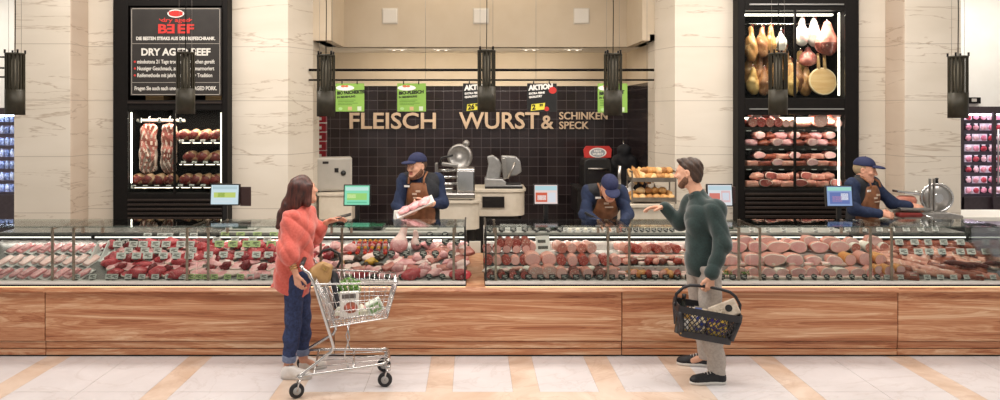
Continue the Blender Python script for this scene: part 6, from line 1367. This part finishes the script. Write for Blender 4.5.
# ================================================================= shopping trolley
def trolley():
    yaw = math.radians(8); t = thing('shopping_trolley', 'chrome wire shopping trolley pushed by the woman in coral', 'shopping trolley', (-1.07, -.61, 0), yaw)
    m = M_chrome; ms = mat('trolley_steel', '#c4c2c0', '#d0cecc', 20, .25, .9)
    # basket corner points: rim and floor, rear (x-) and nose (x+)
    R = [V(-.21, -.29, .865), V(.45, -.20, .835), V(.45, .20, .835), V(-.21, .29, .865)]; B = [V(-.08, -.25, .515), V(.37, -.17, .55), V(.37, .17, .55), V(-.08, .25, .515)]
    b = MB(); lerp = lambda a, c, q: a + (c-a)*q
    b.tube(R, .0075, 8, closed=True); b.tube(B, .005, 6, closed=True)
    for i, n in ((0, 15), (1, 9), (2, 15), (3, 10)):
        j = (i+1) % 4
        for k in range(n+1):
            q = k/n; b.tube([lerp(R[i], R[j], q), lerp(B[i], B[j], q)], .0024, 5)
        for q in (.22, .44, .66, .84): b.tube([lerp(R[i], B[i], q), lerp(R[j], B[j], q)], .0032, 5)
    for k in range(1, 16): q = k/16; b.tube([lerp(B[0], B[1], q), lerp(B[3], B[2], q)], .0024, 5)
    for k in range(1, 8): q = k/8; b.tube([lerp(B[0], B[3], q), lerp(B[1], B[2], q)], .0032, 5)
    b.build('wire_basket', m, t)
    for s in (-1, 1):
        MB().tube([(-.29, s*.27, .985), (-.24, s*.285, .95), (-.20, s*.285, .865), (-.07, s*.25, .42), (-.055, s*.245, .36), (-.075, s*.25, .32), (-.30, s*.32, .175), (-.33, s*.33, .15)], .0125, 10).build('side_frame', ms, t)
        MB().tube([(-.33, s*.33, .165), (-.1, s*.29, .175), (.32, s*.19, .185), (.37, s*.17, .20)], .0115, 10).build('chassis_rail', ms, t)
        MB().tube([(.05, s*.22, .53), (.07, s*.23, .42), (.03, s*.25, .30), (.06, s*.25, .19)], .006, 8).build('brace', ms, t)
    MB().tube([(.37, -.17, .20), (.385, -.1, .2), (.385, .1, .2), (.37, .17, .20)], .0115, 10).build('nose_bar', ms, t)
    MB().tube([(-.2, -.30, .17), (-.2, .30, .17)], .009, 8).build('cross_bar', ms, t); MB().tube([(.1, -.24, .18), (.1, .24, .18)], .009, 8).build('cross_bar', ms, t)
    for k in range(3): MB().tube([(-.2, -.15+.15*k, .175), (.38, -.1+.1*k, .195)], .004, 6).build('rack_wire', ms, t)
    MB().tube([(-.29, -.27, .985), (-.305, -.20, .99), (-.305, .20, .99), (-.29, .27, .985)], .014, 10).build('handle', ms, t)
    MB().tube([(-.305, -.19, .99), (-.305, .19, .99)], .018, 12).build('handle_grip', mat('grip_black', '#1d1d1f', rough=.5), t)
    b = MB(); A = [V(-.2, -.24, .87), V(-.2, .24, .87), V(-.06, .22, .60), V(-.06, -.22, .60)]
    b.tube(A, .005, 6, closed=True)
    for k in range(1, 12): q = k/12; b.tube([lerp(A[0], A[1], q), lerp(A[3], A[2], q)], .0024, 5)
    for k in range(1, 4): q = k/4; b.tube([lerp(A[0], A[3], q), lerp(A[1], A[2], q)], .0024, 5)
    b.build('child_seat_flap', m, t)
    for x, y, a in ((-.33, -.33, .3), (-.33, .33, .3), (.35, -.18, -.15), (.35, .18, -.15)):
        c = Vector((x, y, .059)); T = Matrix.Translation(c) @ Matrix.Rotation(a, 4, 'Z')
        wh = MB().lathe([(.028, -.014), (.052, -.014), (.058, -.008), (.058, .008), (.052, .014), (.028, .014)], 24, T=T @ Matrix.Rotation(PI/2, 4, 'X')).build('wheel', mat('tyre_black', '#202024', rough=.6), t)
        MB().lathe([(0, -.018), (.03, -.018), (.032, 0), (.03, .018), (0, .018)], 18, T=T @ Matrix.Rotation(PI/2, 4, 'X')).build('hub', mat('hub_grey', '#a5a3a0', rough=.4), wh)
        f = MB(); f.tube([(-.0, -.024, .0), (.01, -.024, .06), (.025, -.018, .085)], .007, 6, T=T); f.tube([(-.0, .024, .0), (.01, .024, .06), (.025, .018, .085)], .007, 6, T=T)
        f.cyl((.025, 0, .075), (.025, 0, .115), .022, 14, T=T); f.build('fork', ms, wh)
    return t, Matrix.Translation((-1.07, -.61, 0)) @ Matrix.Rotation(yaw, 4, 'Z')
tro, TM = trolley(); ty = math.radians(8)
def intro(x, y, z): return TM @ Vector((x, y, z))
# things in the trolley
t = thing('potted_herb', 'green potted herb in the shopping trolley', 'plant', intro(.06, .06, .56), .3)
MB().lathe([(.035, 0), (.05, .09), (.053, .1), (.048, .1), (.044, .085), (0, .085)], 20).build('pot', mat('pot_white', '#d9d4cc', rough=.6), t)
b = MB(); r = random.Random(4)
for k in range(170):
    a = r.uniform(0, 6.28); d = .095*math.sqrt(r.random()); c = Vector((d*math.cos(a), d*math.sin(a), .15 + r.uniform(0, .14)*(1-d*5))); u = Vector((math.cos(a)+r.uniform(-.6, .6), math.sin(a)+r.uniform(-.6, .6), r.uniform(-.2, .9))).normalized(); w = u.orthogonal().normalized(); s = r.uniform(.016, .028)
    b.add([c - u*s, c + w*s*.5 + Vector((0, 0, .003)), c + u*s, c - w*s*.5 + Vector((0, 0, .003))], [(0, 1, 2, 3)])
b.build('leaves', mat('leaf_herb', '#47732a', '#7ba64a', 20, .5), t)
b = MB(); [b.tube([(0, 0, .08), (r.uniform(-.04, .04), r.uniform(-.04, .04), .2)], .002, 5) for _ in range(14)]; b.build('stem', mat('stem_green', '#5f8a3a', rough=.6), t)
t = thing('food_box', 'white box with brown food picture standing in the shopping trolley', 'box', intro(.065, -.10, .555), ty+.1)
MB().box(-.075, .075, -.02, .02, 0, .20).build('carton', mat('carton_white', '#e2ddd6', rough=.5), t, bev=.003)
b = MB(); disc(b, .01, .075, .055, .045, -.021); b.build('picture_plate', mat('picture_brown', '#8a4a34', '#b5705a', 40, .5), t)
b = MB(); disc(b, -.015, .085, .022, .018, -.0235); disc(b, .03, .07, .018, .02, -.0235); b.build('picture_food', mat('picture_red', '#b03a34', '#d77a5c', 60, .5), t)
MB().box(-.06, .05, -.0225, -.02, .15, .185).build('title_field', mat('picture_dark', '#5d5350', rough=.6), t)
t = thing('egg_carton', 'pale egg carton lying in the shopping trolley', 'carton', intro(.10, -.02, .555), ty)
b = MB().box(-.15, .15, -.06, .06, 0, .035); 
for i in range(5):
    for j in range(2): b.blob((-.12+.06*i, -.03+.06*j, .035), (.026, .026, .035), i+j, .02, 1, 10, 6)
b.build('tray', mat('carton_pulp', '#d9d6c4', '#e2dfcf', 30, .7), t, bev=.006); MB().box(-.06, .06, -.0615, -.06, .005, .03).build('paper_band', mat('band_green', '#c4d29a', rough=.6), t)
t = thing('salad_pack', 'white and green food pack near the trolley nose', 'pack', intro(.29, -.12, .59), ty + .15, rot=(.0, -.45, ty+.1))
MB().box(-.065, .065, -.05, .05, 0, .10).build('pack_body', mat('pack_pale', '#d5ddd0', rough=.35), t, bev=.012)
MB().box(-.045, .045, -.052, -.05, .02, .085).build('pack_window', mat('pack_green', '#6f9a5c', '#9dba88', 40, .4), t); MB().box(-.03, .03, -.054, -.052, .045, .065).build('pack_strip', M_paper, t)
t = thing('meat_pack', 'flat pink meat pack under the salad pack in the trolley', 'pack', intro(.22, .02, .563), ty)
MB().box(-.08, .08, -.06, .06, 0, .03).build('pack_dish', mat('dish_black', '#2a2629', rough=.4), t, bev=.008); MB().box(-.07, .07, -.05, .05, .03, .036).build('pack_meat', MP, t)
# handbag hanging in the child seat
t = thing('handbag', 'tan leather handbag with black handle on the trolley seat', 'handbag', intro(-.20, .0, .83), 0, rot=(0, .55, ty+.1))
S = SDF(.006); S.cap((-.05, 0, .03), (.04, 0, .03), .04, .05, .04); S.cap((-.02, 0, .13), (.035, 0, .15), .025, .02, .06); S.ell((0, 0, .07), (.08, .04, .07), None, .05)
S.build('body', mat('leather_tan', '#a8814f', '#b9925e', 12, .45), t, folds(.003, 14, 2))
MB().box(-.035, .035, -.046, -.036, .10, .15).build('flap', mat('leather_tan', '#a8814f'), t, bev=.004); MB().cyl((0, -.062, .12), (0, -.054, .12), .014, 12).build('clasp', mat('gold', '#c8a768'), t)
MB().tube([(-.09, 0, .17), (-.085, 0, .23), (-.04, 0, .275), (.04, 0, .275), (.085, 0, .23), (.09, 0, .17)], .011, 8).build('handle', M_blk, t)
t = thing('scarf', 'dark folded cloth hanging inside the trolley beside the handbag', 'scarf', intro(-.03, .02, .60))
S = SDF(.008); S.cap((0, 0, .02), (-.05, .02, .27), .045, .03, .03, ((1, 0, 0), .6)); S.cap((.02, .06, .03), (-.04, .07, .25), .03, .025, .03); S.build('cloth', mat('cloth_dark', '#26262b', '#33333a', 20, .8), t, folds(.006, 22, 4))
# mobile phone in the far hand
wf = Vector((-1.479, -.42, 0)) + Vector((.31, .19, 1.29))
t = thing('mobile_phone', 'dark mobile phone held in the far hand of the woman', 'phone', wf + Vector((.05, .0, .005)), 0, rot=(.15, -.25, .1))
MB().box(-.07, .07, -.035, .035, 0, .009).build('case', M_blk, t, bev=.004); MB().box(-.065, .065, -.031, .031, .009, .0105).build('glass', mat('phone_glass', '#1c2026', rough=.08), t)
# ================================================================= shopping basket of the man
hw = Vector((1.951, -.45, 0)) + Vector((-.03, -.255, .792))                        # hand grip point
def basket():
    c = Vector((hw.x, hw.y - .0, 0)); roll = .15
    M = Matrix.Translation(hw) @ Matrix.Rotation(roll, 4, 'Y') @ Matrix.Rotation(-.10, 4, 'Z')
    t = thing('shopping_basket', 'black plastic shopping basket hanging from the hand of the man', 'shopping basket', hw, rot=M.to_euler())
    m = mat('basket_black', '#1c1c20', '#25252a', 30, .4)
    zt, zb = -.160, -.405; w0, d0, w1, d1 = .238, .155, .205, .13
    P = lambda q, w, d: [(-w, -d), (w, -d), (w, d), (-w, d)]
    def rr(w, d, z, r=.04):
        o = []
        for sx, sy, a0 in ((1, -1, -90), (1, 1, 0), (-1, 1, 90), (-1, -1, 180)):
            for i in range(5): a = math.radians(a0 + 90*i/4); o.append(Vector((sx*(w-r) + r*math.cos(a), sy*(d-r) + r*math.sin(a), z)))
        return o
    MB().rings([rr(w0, d0, zt), rr(w0+.012, d0+.012, zt+.004), rr(w0+.012, d0+.012, zt-.05), rr(w0-.006, d0-.006, zt-.052)], 0, False, (False, False)).build('rim', m, t)
    MB().rings([rr(w1, d1, zb+.055), rr(w1-.004, d1-.004, zb), rr(w1-.01, d1-.01, zb+.006)], 0, False, (False, True)).build('tub_floor', m, t)
    b = MB(); at_ = lambda u, v, s: None
    def side(pa, pb, qa, qb, n):                                           # diamond lattice between two edges
        for k in range(-6, n+7):
            for dr in (-1, 1):
                pts = []
                for j in range(9):
                    v = j/8; u = (k + dr*v*3.2)/n
                    if -.001 <= u <= 1.001: pts.append(pa.lerp(pb, u).lerp(qa.lerp(qb, u), v))
                if len(pts) > 1: b.tube(pts, .0042, 5)
    T = lambda x, y, z: Vector((x, y, z))
    za, zc = zt-.045, zb+.05
    side(T(-w0+.02, -d0, za), T(w0-.02, -d0, za), T(-w1+.02, -d1, zc), T(w1-.02, -d1, zc), 11); side(T(-w0+.02, d0, za), T(w0-.02, d0, za), T(-w1+.02, d1, zc), T(w1-.02, d1, zc), 11)
    side(T(-w0, -d0+.03, za), T(-w0, d0-.03, za), T(-w1, -d1+.03, zc), T(-w1, d1-.03, zc), 6); side(T(w0, -d0+.03, za), T(w0, d0-.03, za), T(w1, -d1+.03, zc), T(w1, d1-.03, zc), 6)
    b.build('lattice', m, t)
    for sx in (-1, 1):
        for sy in (-1, 1): MB().tube([(sx*(w0-.012), sy*(d0-.012), zt-.04), (sx*(w1-.012), sy*(d1-.012), zb+.04)], .022, 8).build('corner_post', m, t)
    hpts = [(-w0-.016, 0, zt-.03), (-w0-.016, 0, zt+.06), (-w0+.03, 0, zt+.12), (-.16, 0, -.012), (-.08, 0, -.002), (0, 0, .0), (.08, 0, -.002), (.16, 0, -.012), (w0-.03, 0, zt+.12), (w0+.016, 0, zt+.06), (w0+.016, 0, zt-.03)]
    MB().tube(hpts, .0125, 10).build('handle', m, t)
    for sx in (-1, 1): MB().cyl((sx*(w0+.008), 0, zt-.02), (sx*(w0+.03), 0, zt-.02), .018, 14).build('pivot', m, t)
    return M
BM = basket(); be = BM.to_euler()
def inb(x, y, z): return BM @ Vector((x, y, z))
b_ = lambda e: (be[0]+e[0], be[1]+e[1], be[2]+e[2])
t = thing('wine_bottle', 'dark bottle neck standing at one end of the shopping basket', 'bottle', inb(-.19, .0, -.405), rot=be)
MB().lathe([(0, 0), (.037, 0), (.038, .17), (.03, .21), (.015, .24), (.0145, .30), (.016, .302), (.016, .312), (0, .312)], 20).build('glass', mat('bottle_glass', '#14170f', rough=.1), t); MB().lathe([(.0155, .27), (.017, .315), (0, .318)], 16).build('capsule', mat('capsule_black', '#1b1616', rough=.4), t)
def bag(x, y, z, sx, sy, sz, seed, a, c, label, extra=None):
    S = SDF(.008); S.box((0, 0, 0), (sx, sy, sz), None, .03, .02); S.ell((0, 0, 0), (sx*.9, sy*1.25, sz*.85), None, .03)
    t = thing('snack_bag', label, 'bag', inb(x, y, z), rot=be, group='bags in the shopping basket')
    S.build('pouch', mat('bag%d' % seed, a, c, 30, .25, contrast=(.48, .52)), t, folds(.006, 20, seed)); MB().box(-sx*.85, sx*.85, -.004, .004, sz*.9, sz*1.08).build('seal', mat('bag_seal%d' % seed, a, rough=.25), t); return t
bag(-.08, -.07, -.285, .07, .038, .10, 1, '#2e3f8c', '#e7d7b0', 'blue and cream bag behind the lattice, middle of the shopping basket')
bag(.08, -.07, -.295, .075, .038, .095, 2, '#3a2a6e', '#d3b04a', 'violet and yellow bag behind the lattice of the shopping basket')
bag(.0, .06, -.29, .1, .04, .10, 3, '#c9bda8', '#5b6a9a', 'pale bag at the back of the shopping basket')
t = thing('coffee_pack', 'pale printed pack with round black emblem on top of the basket', 'pack', inb(.13, -.03, -.17), rot=(be[0]-.35, be[1]-.55, be[2]))
MB().box(-.115, .115, -.05, .05, -.06, .07).build('pack_body', mat('pack_paper', '#c9bba8', '#b09f8c', 30, .5), t, bev=.012); b = MB(); disc(b, .04, .01, .028, .028, -.0505); b.build('emblem', M_blk, t); MB().box(-.095, .0, -.0525, -.05, -.03, .03).build('print_field', mat('print_brownfield', '#8f7c66', '#d6cab6', 40, .6), t)
t = thing('green_pack', 'dark pack with pale stripe inside the basket near the bottle', 'pack', inb(-.17, -.085, -.31), rot=be)
MB().box(-.03, .03, -.03, .03, -.08, .1).build('pack_body', mat('pack_gold', '#b58a3c', '#d9b76a', 20, .4), t, bev=.008); MB().box(-.025, .025, -.032, -.03, -.03, .05).build('pack_print', M_txw, t)
# ================================================================= tray of meat held by the bearded butcher
bx = X(421, 1.35); t = thing('meat_tray', 'white paper tray of pink meat held by the bearded butcher', 'tray', (bx - .035, 1.35 - .34, 1.215), rot=(.25, -.42, .1))
MB().rings([[(x*q, y*q, z) for x, y in ((-.20, -.10), (.20, -.10), (.20, .10), (-.20, .10))] for q, z in ((.9, 0), (1.04, .02), (1.02, .02), (.88, .004))], 0, False).build('dish', M_paper, t)
for k in range(3): o = link('meat_slice', m_fillet(60+k, .075, .06, .03, MP), t, (-.11+.11*k, 0, .012), (0, 0, .5*k))
t = thing('wrapping_paper', 'white paper hanging below the meat tray of the bearded butcher', 'paper', (bx - .21, 1.35-.33, 1.045))
S = SDF(.006); S.box((0, 0, .07), (.05, .01, .08), None, .01, .01); S.build('sheet', M_paper, t, folds(.005, 24, 3))
# meat slab and board on the worktop before him
t = thing('cutting_board', 'grey board with pale meat piece on the worktop before the bearded butcher', 'board', (X(412, .92), .93, WT))
MB().box(-.26, .26, -.13, .13, 0, .02).build('board', M_grey, t, bev=.004)
put('meat_piece', m_fillet(66, .12, .06, .045, MP), 'pale pink meat piece lying on the grey board below the bearded butcher', 'meat', (X(414, .92), .93, WT + .021), (0, 0, .2), None)
# knife of the bending butcher
t = thing('knife', 'long steel knife in the hands of the butcher bending over the worktop', 'knife', (X(604, 1.0)-.02, .93, WT + .05), rot=(0, .35, -.7))
MB().prism([(-.13, 0), (.10, 0), (.12, .018), (-.13, .028)], -.0015, .0015).build('blade', M_chrome, t); MB().box(-.24, -.13, -.01, .01, .002, .028).build('handle', M_blk, t, bev=.005)
# ================================================================= bread rack
yb = 2.25; bz = zc4; bx0, bx1 = X(630, yb), X(673, yb); cxb = (bx0+bx1)/2; wb = (bx1-bx0)/2
t = thing('bread_rack', 'two tier metal bread rack beside the marble pillar', 'rack', (cxb, yb, bz)); za, zb2 = H(198, yb)-bz, H(178.5, yb)-bz
M_rackm = mat('rack_metal', '#8d8378', '#9a9085', 20, .35, .8)
for z in (za, zb2):
    b = MB(); b.rings([[(x*q, y*q, zz) for x, y in ((-wb, -.13), (wb, -.13), (wb, .17), (-wb, .17))] for q, zz in ((.98, z-.03), (1.0, z-.03), (1.0, z+.02), (.98, z+.02), (.97, z-.02))], 0, False); b.build('shelf', M_rackm, t)
for sx in (-1, 1):
    for sy in (-.12, .16): MB().box(sx*wb-.008, sx*wb+.008, sy-.008, sy+.008, 0, zb2+.10).build('upright', M_rackm, t)
    MB().box(sx*wb-.004, sx*wb+.004, -.12, .16, zb2+.08, zb2+.10).build('side_rail', M_rackm, t)
BRD = [mat('crust_gold', '#b57c3e', '#dba866', 10, .6, vary=.12, bump=.3), mat('crust_pale', '#c99a5e', '#e6c694', 10, .6, vary=.12, bump=.3), mat('crust_brown', '#94602e', '#bd8648', 10, .6, vary=.12, bump=.3)]
def roll_mesh(seed, m, sx, sy, sz):
    b = MB().blob((0, 0, sz*.7), (sx, sy, sz), seed, .1, 1.6, 16, 10, 0, -sz*.7); return b.mesh('roll', m)
RB = [roll_mesh(i, BRD[i % 3], .06, .05, .045) for i in range(4)]; BG = [roll_mesh(i+9, BRD[(i+1) % 3], .035, .13, .035) for i in range(3)]
for rn, z, n, yo in (('lower tier front', za, 6, -.07), ('lower tier back', za, 5, .05)):
    for i in range(n): put('bread_roll', RB[i % 4], 'golden bread roll, %s on the %s, bread rack' % (ordn(i, n), rn), 'bread', (cxb - wb*.82 + wb*1.64*i/(n-1), yb+yo, bz+z - .018 + (0 if yo < 0 else .03)), (0, 0, i), 'rolls on the ' + rn)
for i in range(4): put('bread_roll', RB[(i+1) % 4], 'golden bread roll, %s heaped above the lower tier of the rack' % ordn(i, 4), 'bread', (cxb - wb*.5 + wb*.33*i, yb-.0, bz+za+.055), (0, 0, i*2), 'rolls heaped above the lower tier')
for i in range(6): put('baguette', BG[i % 3], 'short crusty baguette, %s in the upper tier left half, bread rack' % ordn(i, 6), 'bread', (cxb - wb*.9 + wb*.16*i, yb+.02, bz+zb2+.01 + .02*(i % 2)), (.75, .1*(i % 3-1), .3), 'baguettes on the upper tier')
for i in range(6): put('bread_roll', RB[i % 4], 'round roll, %s along the upper tier front, bread rack' % ordn(i, 6), 'bread', (cxb - wb*.15 + wb*.2*i, yb-.05, bz+zb2-.01), (0, 0, i), 'rolls on the upper tier front')
for i in range(6): put('bread_roll', RB[(i+2) % 4], 'round roll, %s heaped on the upper tier, bread rack' % ordn(i, 6), 'bread', (cxb - wb*.3 + wb*.22*i, yb+.03, bz+zb2+.06), (.2, 0, i*1.7), 'rolls heaped on the upper tier')
for i, (dx, c, lb) in enumerate(((-.02, '#b8321f', 'red'), (.07, '#d9a52a', 'yellow'))):
    t = thing('sauce_bottle', lb + ' sauce bottle between the tiers of the bread rack', 'bottle', (cxb + dx, yb+.14, bz+za-.018)); MB().lathe([(0, 0), (.03, 0), (.032, .09), (.024, .12), (.012, .14), (.008, .17), (0, .17)], 16).build('body', mat('sauce_' + lb, c, rough=.35), t); MB().lathe([(.013, .135), (.013, .15), (.006, .175), (0, .175)], 12).build('cap', M_txw, t)
# ================================================================= red flywheel slicer on its pedestal
ys = 1.45; zs_ = 1.03; sx0 = X(922, ys)
t = thing('slicer_pedestal', 'dark pedestal under the red flywheel slicer', 'pedestal', (sx0, ys, 0)); MB().box(-.38, .40, -.22, .22, .06, zs_-.03).build('body', M_dark, t, bev=.01); MB().box(-.42, .44, -.25, .25, zs_-.03, zs_).build('top', M_grey, t, bev=.004); MB().box(-.34, .36, -.18, .18, 0, .06).build('foot', M_blk, t)
t = thing('flywheel_slicer', 'large slicer with round steel wheel beside the butcher facing right', 'slicer', (sx0, ys, zs_)); rd = mat('slicer_red', '#6e2320', '#7d2a26', 12, .3)
MB().prism([(-.3, .03), (.34, .03), (.34, .07), (.2, .10), (-.25, .10), (-.3, .07)], -.18, .18).build('base', M_steelD, t, bev=.012)
for sx in (-.25, .3):
    for sy in (-.14, .14): MB().cyl((sx, sy, 0), (sx, sy, .035), .022, 10).build('foot', M_blk, t)
rw = (X(955, ys)-X(925, ys))/2; cw = (X(940, ys)-sx0, .06, H(198.5, ys)-zs_)
T = Matrix.Translation(cw) @ Matrix.Rotation(-.30, 4, 'Z') @ Matrix.Rotation(PI/2, 4, 'X')
MB().lathe([(rw*.93, -.02), (rw, -.012), (rw*1.02, 0), (rw, .014), (rw*.9, .02), (rw*.86, .0)], 40, T=T, caps=(False, False)).build('wheel_rim', M_chrome, t)
MB().lathe([(0, .012), (rw*.3, .016), (rw*.9, .0), (rw*.93, -.006), (rw*.3, -.008), (0, -.01)], 40, T=T).build('blade', M_steel, t)
MB().cyl((cw[0], cw[1]-.04, cw[2]), (cw[0], cw[1]+.06, cw[2]), .05, 20).build('hub', M_chrome, t); MB().lathe([(0, 0), (.02, 0), (.014, .03), (.022, .05), (0, .06)], 12, T=Matrix.Translation((cw[0], cw[1], cw[2]+rw*1.0))).build('oiler_knob', M_blk, t)
for dx in (-.15, -.105): MB().box(cw[0]+dx-.008, cw[0]+dx+.008, -.08, -.05, .08, H(178, ys)-zs_ + .0).build('gauge_post', M_steelD, t, bev=.003)
MB().box(-.32, .0, -.16, .1, .12, .15).build('carriage', M_steelD, t, bev=.008); MB().box(-.33, -.08, -.06, .06, .27, .30, T=Matrix.Rotation(.1, 4, 'Y')).build('clamp', M_chrome, t, bev=.012); MB().cyl((-.06, 0, .27), (-.06, 0, .32), .03, 14).build('clamp_knob', M_steel, t)
MB().box(-.36, -.1, -.2, -.1, .05, .10).build('drive_cover', rd, t, bev=.02); MB().tube([(-.1, -.19, .08), (-.05, -.24, .06), (.0, -.24, .02)], .012, 8).build('crank', M_chrome, t)
put('ham_joint', m_lying(.06, .24, mat('joint_pink', '#b06a58', '#c98672', 10, .4)), 'pink ham joint clamped on the carriage of the flywheel slicer', 'ham', (sx0-.19, ys-.02, zs_+.151), (0, 0, .1), None)
# ================================================================= refrigerated wall shelves beyond, right and left
PKM = [MP, MR, MPL, meat_mat('pack_rosy', '#d9788a', '#eaa0aa', '#f7e4e4', .5, 14)]
PKD = [mat('dish_white', '#e8e2e4', rough=.3), mat('dish_black', '#2a2629', rough=.4)]
def m_pack(w, h, mi, di):
    b = MB().box(-w/2, w/2, -.04, .02, 0, h, 0); b.blob((0, -.045, h*.45), (w*.40, .02, h*.30), mi*3+di, .2, 2, 12, 8, 1); b.box(-w*.25, w*.25, -.0435, -.04, h*.76, h*.95, 2); return b.mesh('pack', [PKD[di], PKM[mi], M_txw])
PK = [m_pack(.15, .15, i, (i+j) % 2) for i in range(4) for j in range(2)]
def wall_fridge(px0, px1, pyt, pyb, y, n_sh, label, packs, door, cols, cx_list=None, lightcol='#f6e6ff'):
    x0, x1 = X(px0, y), X(px1, y); t = thing('wall_fridge', label, 'fridge', ((x0+x1)/2, y, 0)); w = (x1-x0)/2; zt_, zb_ = H(pyt, y), H(pyb, y); m = mat('fridge_body', '#3a3034', '#453a3e', 20, .4)
    MB().box(-w, w, .5, .56, 0, zt_).build('back_panel', mat('fridge_liner', '#d9cfe0', rough=.5), t)
    for sx in (-1, 1): MB().box(sx*w-.03, sx*w+.03, 0, .55, 0, zt_).build('side_panel', m, t)
    MB().box(-w, w, 0, .55, zt_-.02, zt_+.08).build('head_panel', m, t); MB().box(-w, w, 0, .55, 0, zb_).build('plinth_panel', m, t)
    MB().box(-w+.04, w-.04, .06, .10, zt_-.05, zt_-.03).build('light_tube', emit('led_' + lightcol[1:], lightcol, 9), t)
    zz = [zb_ + (zt_-zb_)*k/n_sh for k in range(n_sh)]
    for z in zz:
        sh = MB().box(-w+.03, w-.03, .08, .5, z, z+.02).build('shelf', mat('fridge_shelf', '#d6ccd8', rough=.4), t); MB().box(-w+.03, w-.03, .06, .08, z-.012, z+.04).build('price_rail', mat('rail_dark', '#4a4350', rough=.5), sh); MB().box(-w+.05, w-.05, .085, .10, z-.012, z-.004).build('shelf_emitter', emit('led_' + lightcol[1:], lightcol, 9), sh)
    for q in door: xx = X(q, y) - t.location.x; MB().box(xx-.022, xx+.022, -.06, -.02, zb_-.3, zt_).build('door_frame', m, t); MB().cyl((xx+.03, -.09, zb_+.2), (xx+.03, -.09, zb_+1.0), .012, 8).build('door_handle', M_steel, t)
    return t, zz, x0, x1
yf = 4.3
t, zz, fx0, fx1 = wall_fridge(962, 1060, 112, 197, yf, 8, 'tall glass door meat fridge standing beyond the far right pillar', 0, (992, 1030), 4)
k_ = 0
for j, z in enumerate(zz):
    for i in range(5):
        px = 966.5 + i*7.6; put('meat_pack', PK[(i*3+j*5) % 8], 'packed meat, %s on the %s shelf, fridge beyond the right pillar' % (ordn(i, 5), ORD[len(zz)-1-j]), 'meat pack', (X(px, yf+.2), yf+.2, z+.021), (0, 0, 0), 'meat packs on the %s shelf of the right fridge' % ORD[len(zz)-1-j], (.72, 1, .9))
t, zz, fx0, fx1 = wall_fridge(-60, 22, 113, 195, 4.7, 7, 'blue lit drinks fridge beyond the far left pillar', 0, (), 4, None, '#dfeaff')
bt = MB().lathe([(0, 0), (.03, 0), (.031, .1), (.014, .13), (.013, .16), (0, .16)], 12).mesh('bottle', mat('bottle_blue', '#a9c2ea', '#eef3fb', 20, .3, vary=.3)); bt2 = MB().lathe([(0, 0), (.034, 0), (.034, .12), (.03, .125), (0, .125)], 12).mesh('can', mat('can_navy', '#5d78b8', '#cbdaf2', 30, .3, vary=.3))
for j, z in enumerate(zz):
    for i in range(4): put('drink_bottle', (bt, bt2)[(i+j) % 2], 'small drink, %s on the %s shelf, fridge beyond the left pillar' % (ordn(i, 4), ORD[len(zz)-1-j]), 'drink', (X(-2 + i*5, 4.9), 4.88, z+.021), (0, 0, 0), 'drinks on the %s shelf of the left fridge' % ORD[len(zz)-1-j])
# lilac tiled low wall and white counter beyond the right end
t = thing('rear_counter', 'low pale lilac tiled counter beyond the right end of the glass case', 'counter', (X(958, 2.4) + .25, 2.4, 0)); tl = NT('lilac_tiles'); vv = tl.coords((1, 1, 1), (PI/2, 0, 0), False); br = tl.n('ShaderNodeTexBrick', offset=0); tl.l(vv, br.inputs['Vector']); br.inputs['Color1'].default_value = lin('#d3cbdc'); br.inputs['Color2'].default_value = lin('#cbc2d6'); br.inputs['Mortar'].default_value = lin('#b8afc4'); br.inputs['Scale'].default_value = 1; br.inputs['Mortar Size'].default_value = .004; br.inputs['Brick Width'].default_value = .1; br.inputs['Row Height'].default_value = .1; tl.bsdf(br.outputs['Color'], .3)
MB().box(-.22, 1.6, 0, .7, 0, H(221, 2.4)).build('tiled_front', tl.m, t); MB().box(-.25, 1.6, -.03, .7, H(221, 2.4), H(221, 2.4)+.05).build('counter_top', M_white, t, bev=.004)
t = thing('wall_sign_holder', 'small black bracket on white wall beside the far right lamp', 'bracket', at(968, 100.5, 5.38)); MB().box(-.18, .17, -.06, .02, -.05, .05).build('plate', M_black, t, bev=.006); MB().box(.02, .1, -.062, -.06, -.02, .03).build('window', M_grey, t)
# red stacked crates seen in the passage left of the tiled wall
for j in range(9):
    y = 6.0; z = H(157, y) + j*.155 - .5
    t = thing('bottle_crate', 'red bottle crate seen between pillar and tiles, %s from the top' % ORD[8-j], 'crate', (X(321, y), y, z), group='red crates in the passage')
    MB().box(-.1, .1, -.1, .1, 0, .14).build('box', mat('crate_red', '#9c1f2c', '#b52a36', 12, .4), t, bev=.012); MB().box(-.05, .03, -.103, -.1, .04, .09).build('sticker', M_paper, t)
t = thing('crate_plinth', 'pale plinth under the red crates left of the tiles', 'plinth', (X(321, 6.0), 6.0, 0)); MB().box(-.14, .14, -.14, .14, 0, H(157, 6.0)-.502).build('body', M_white, t, bev=.01); MB().box(-.15, .15, -.15, .15, 0, .06).build('foot', M_grey, t)
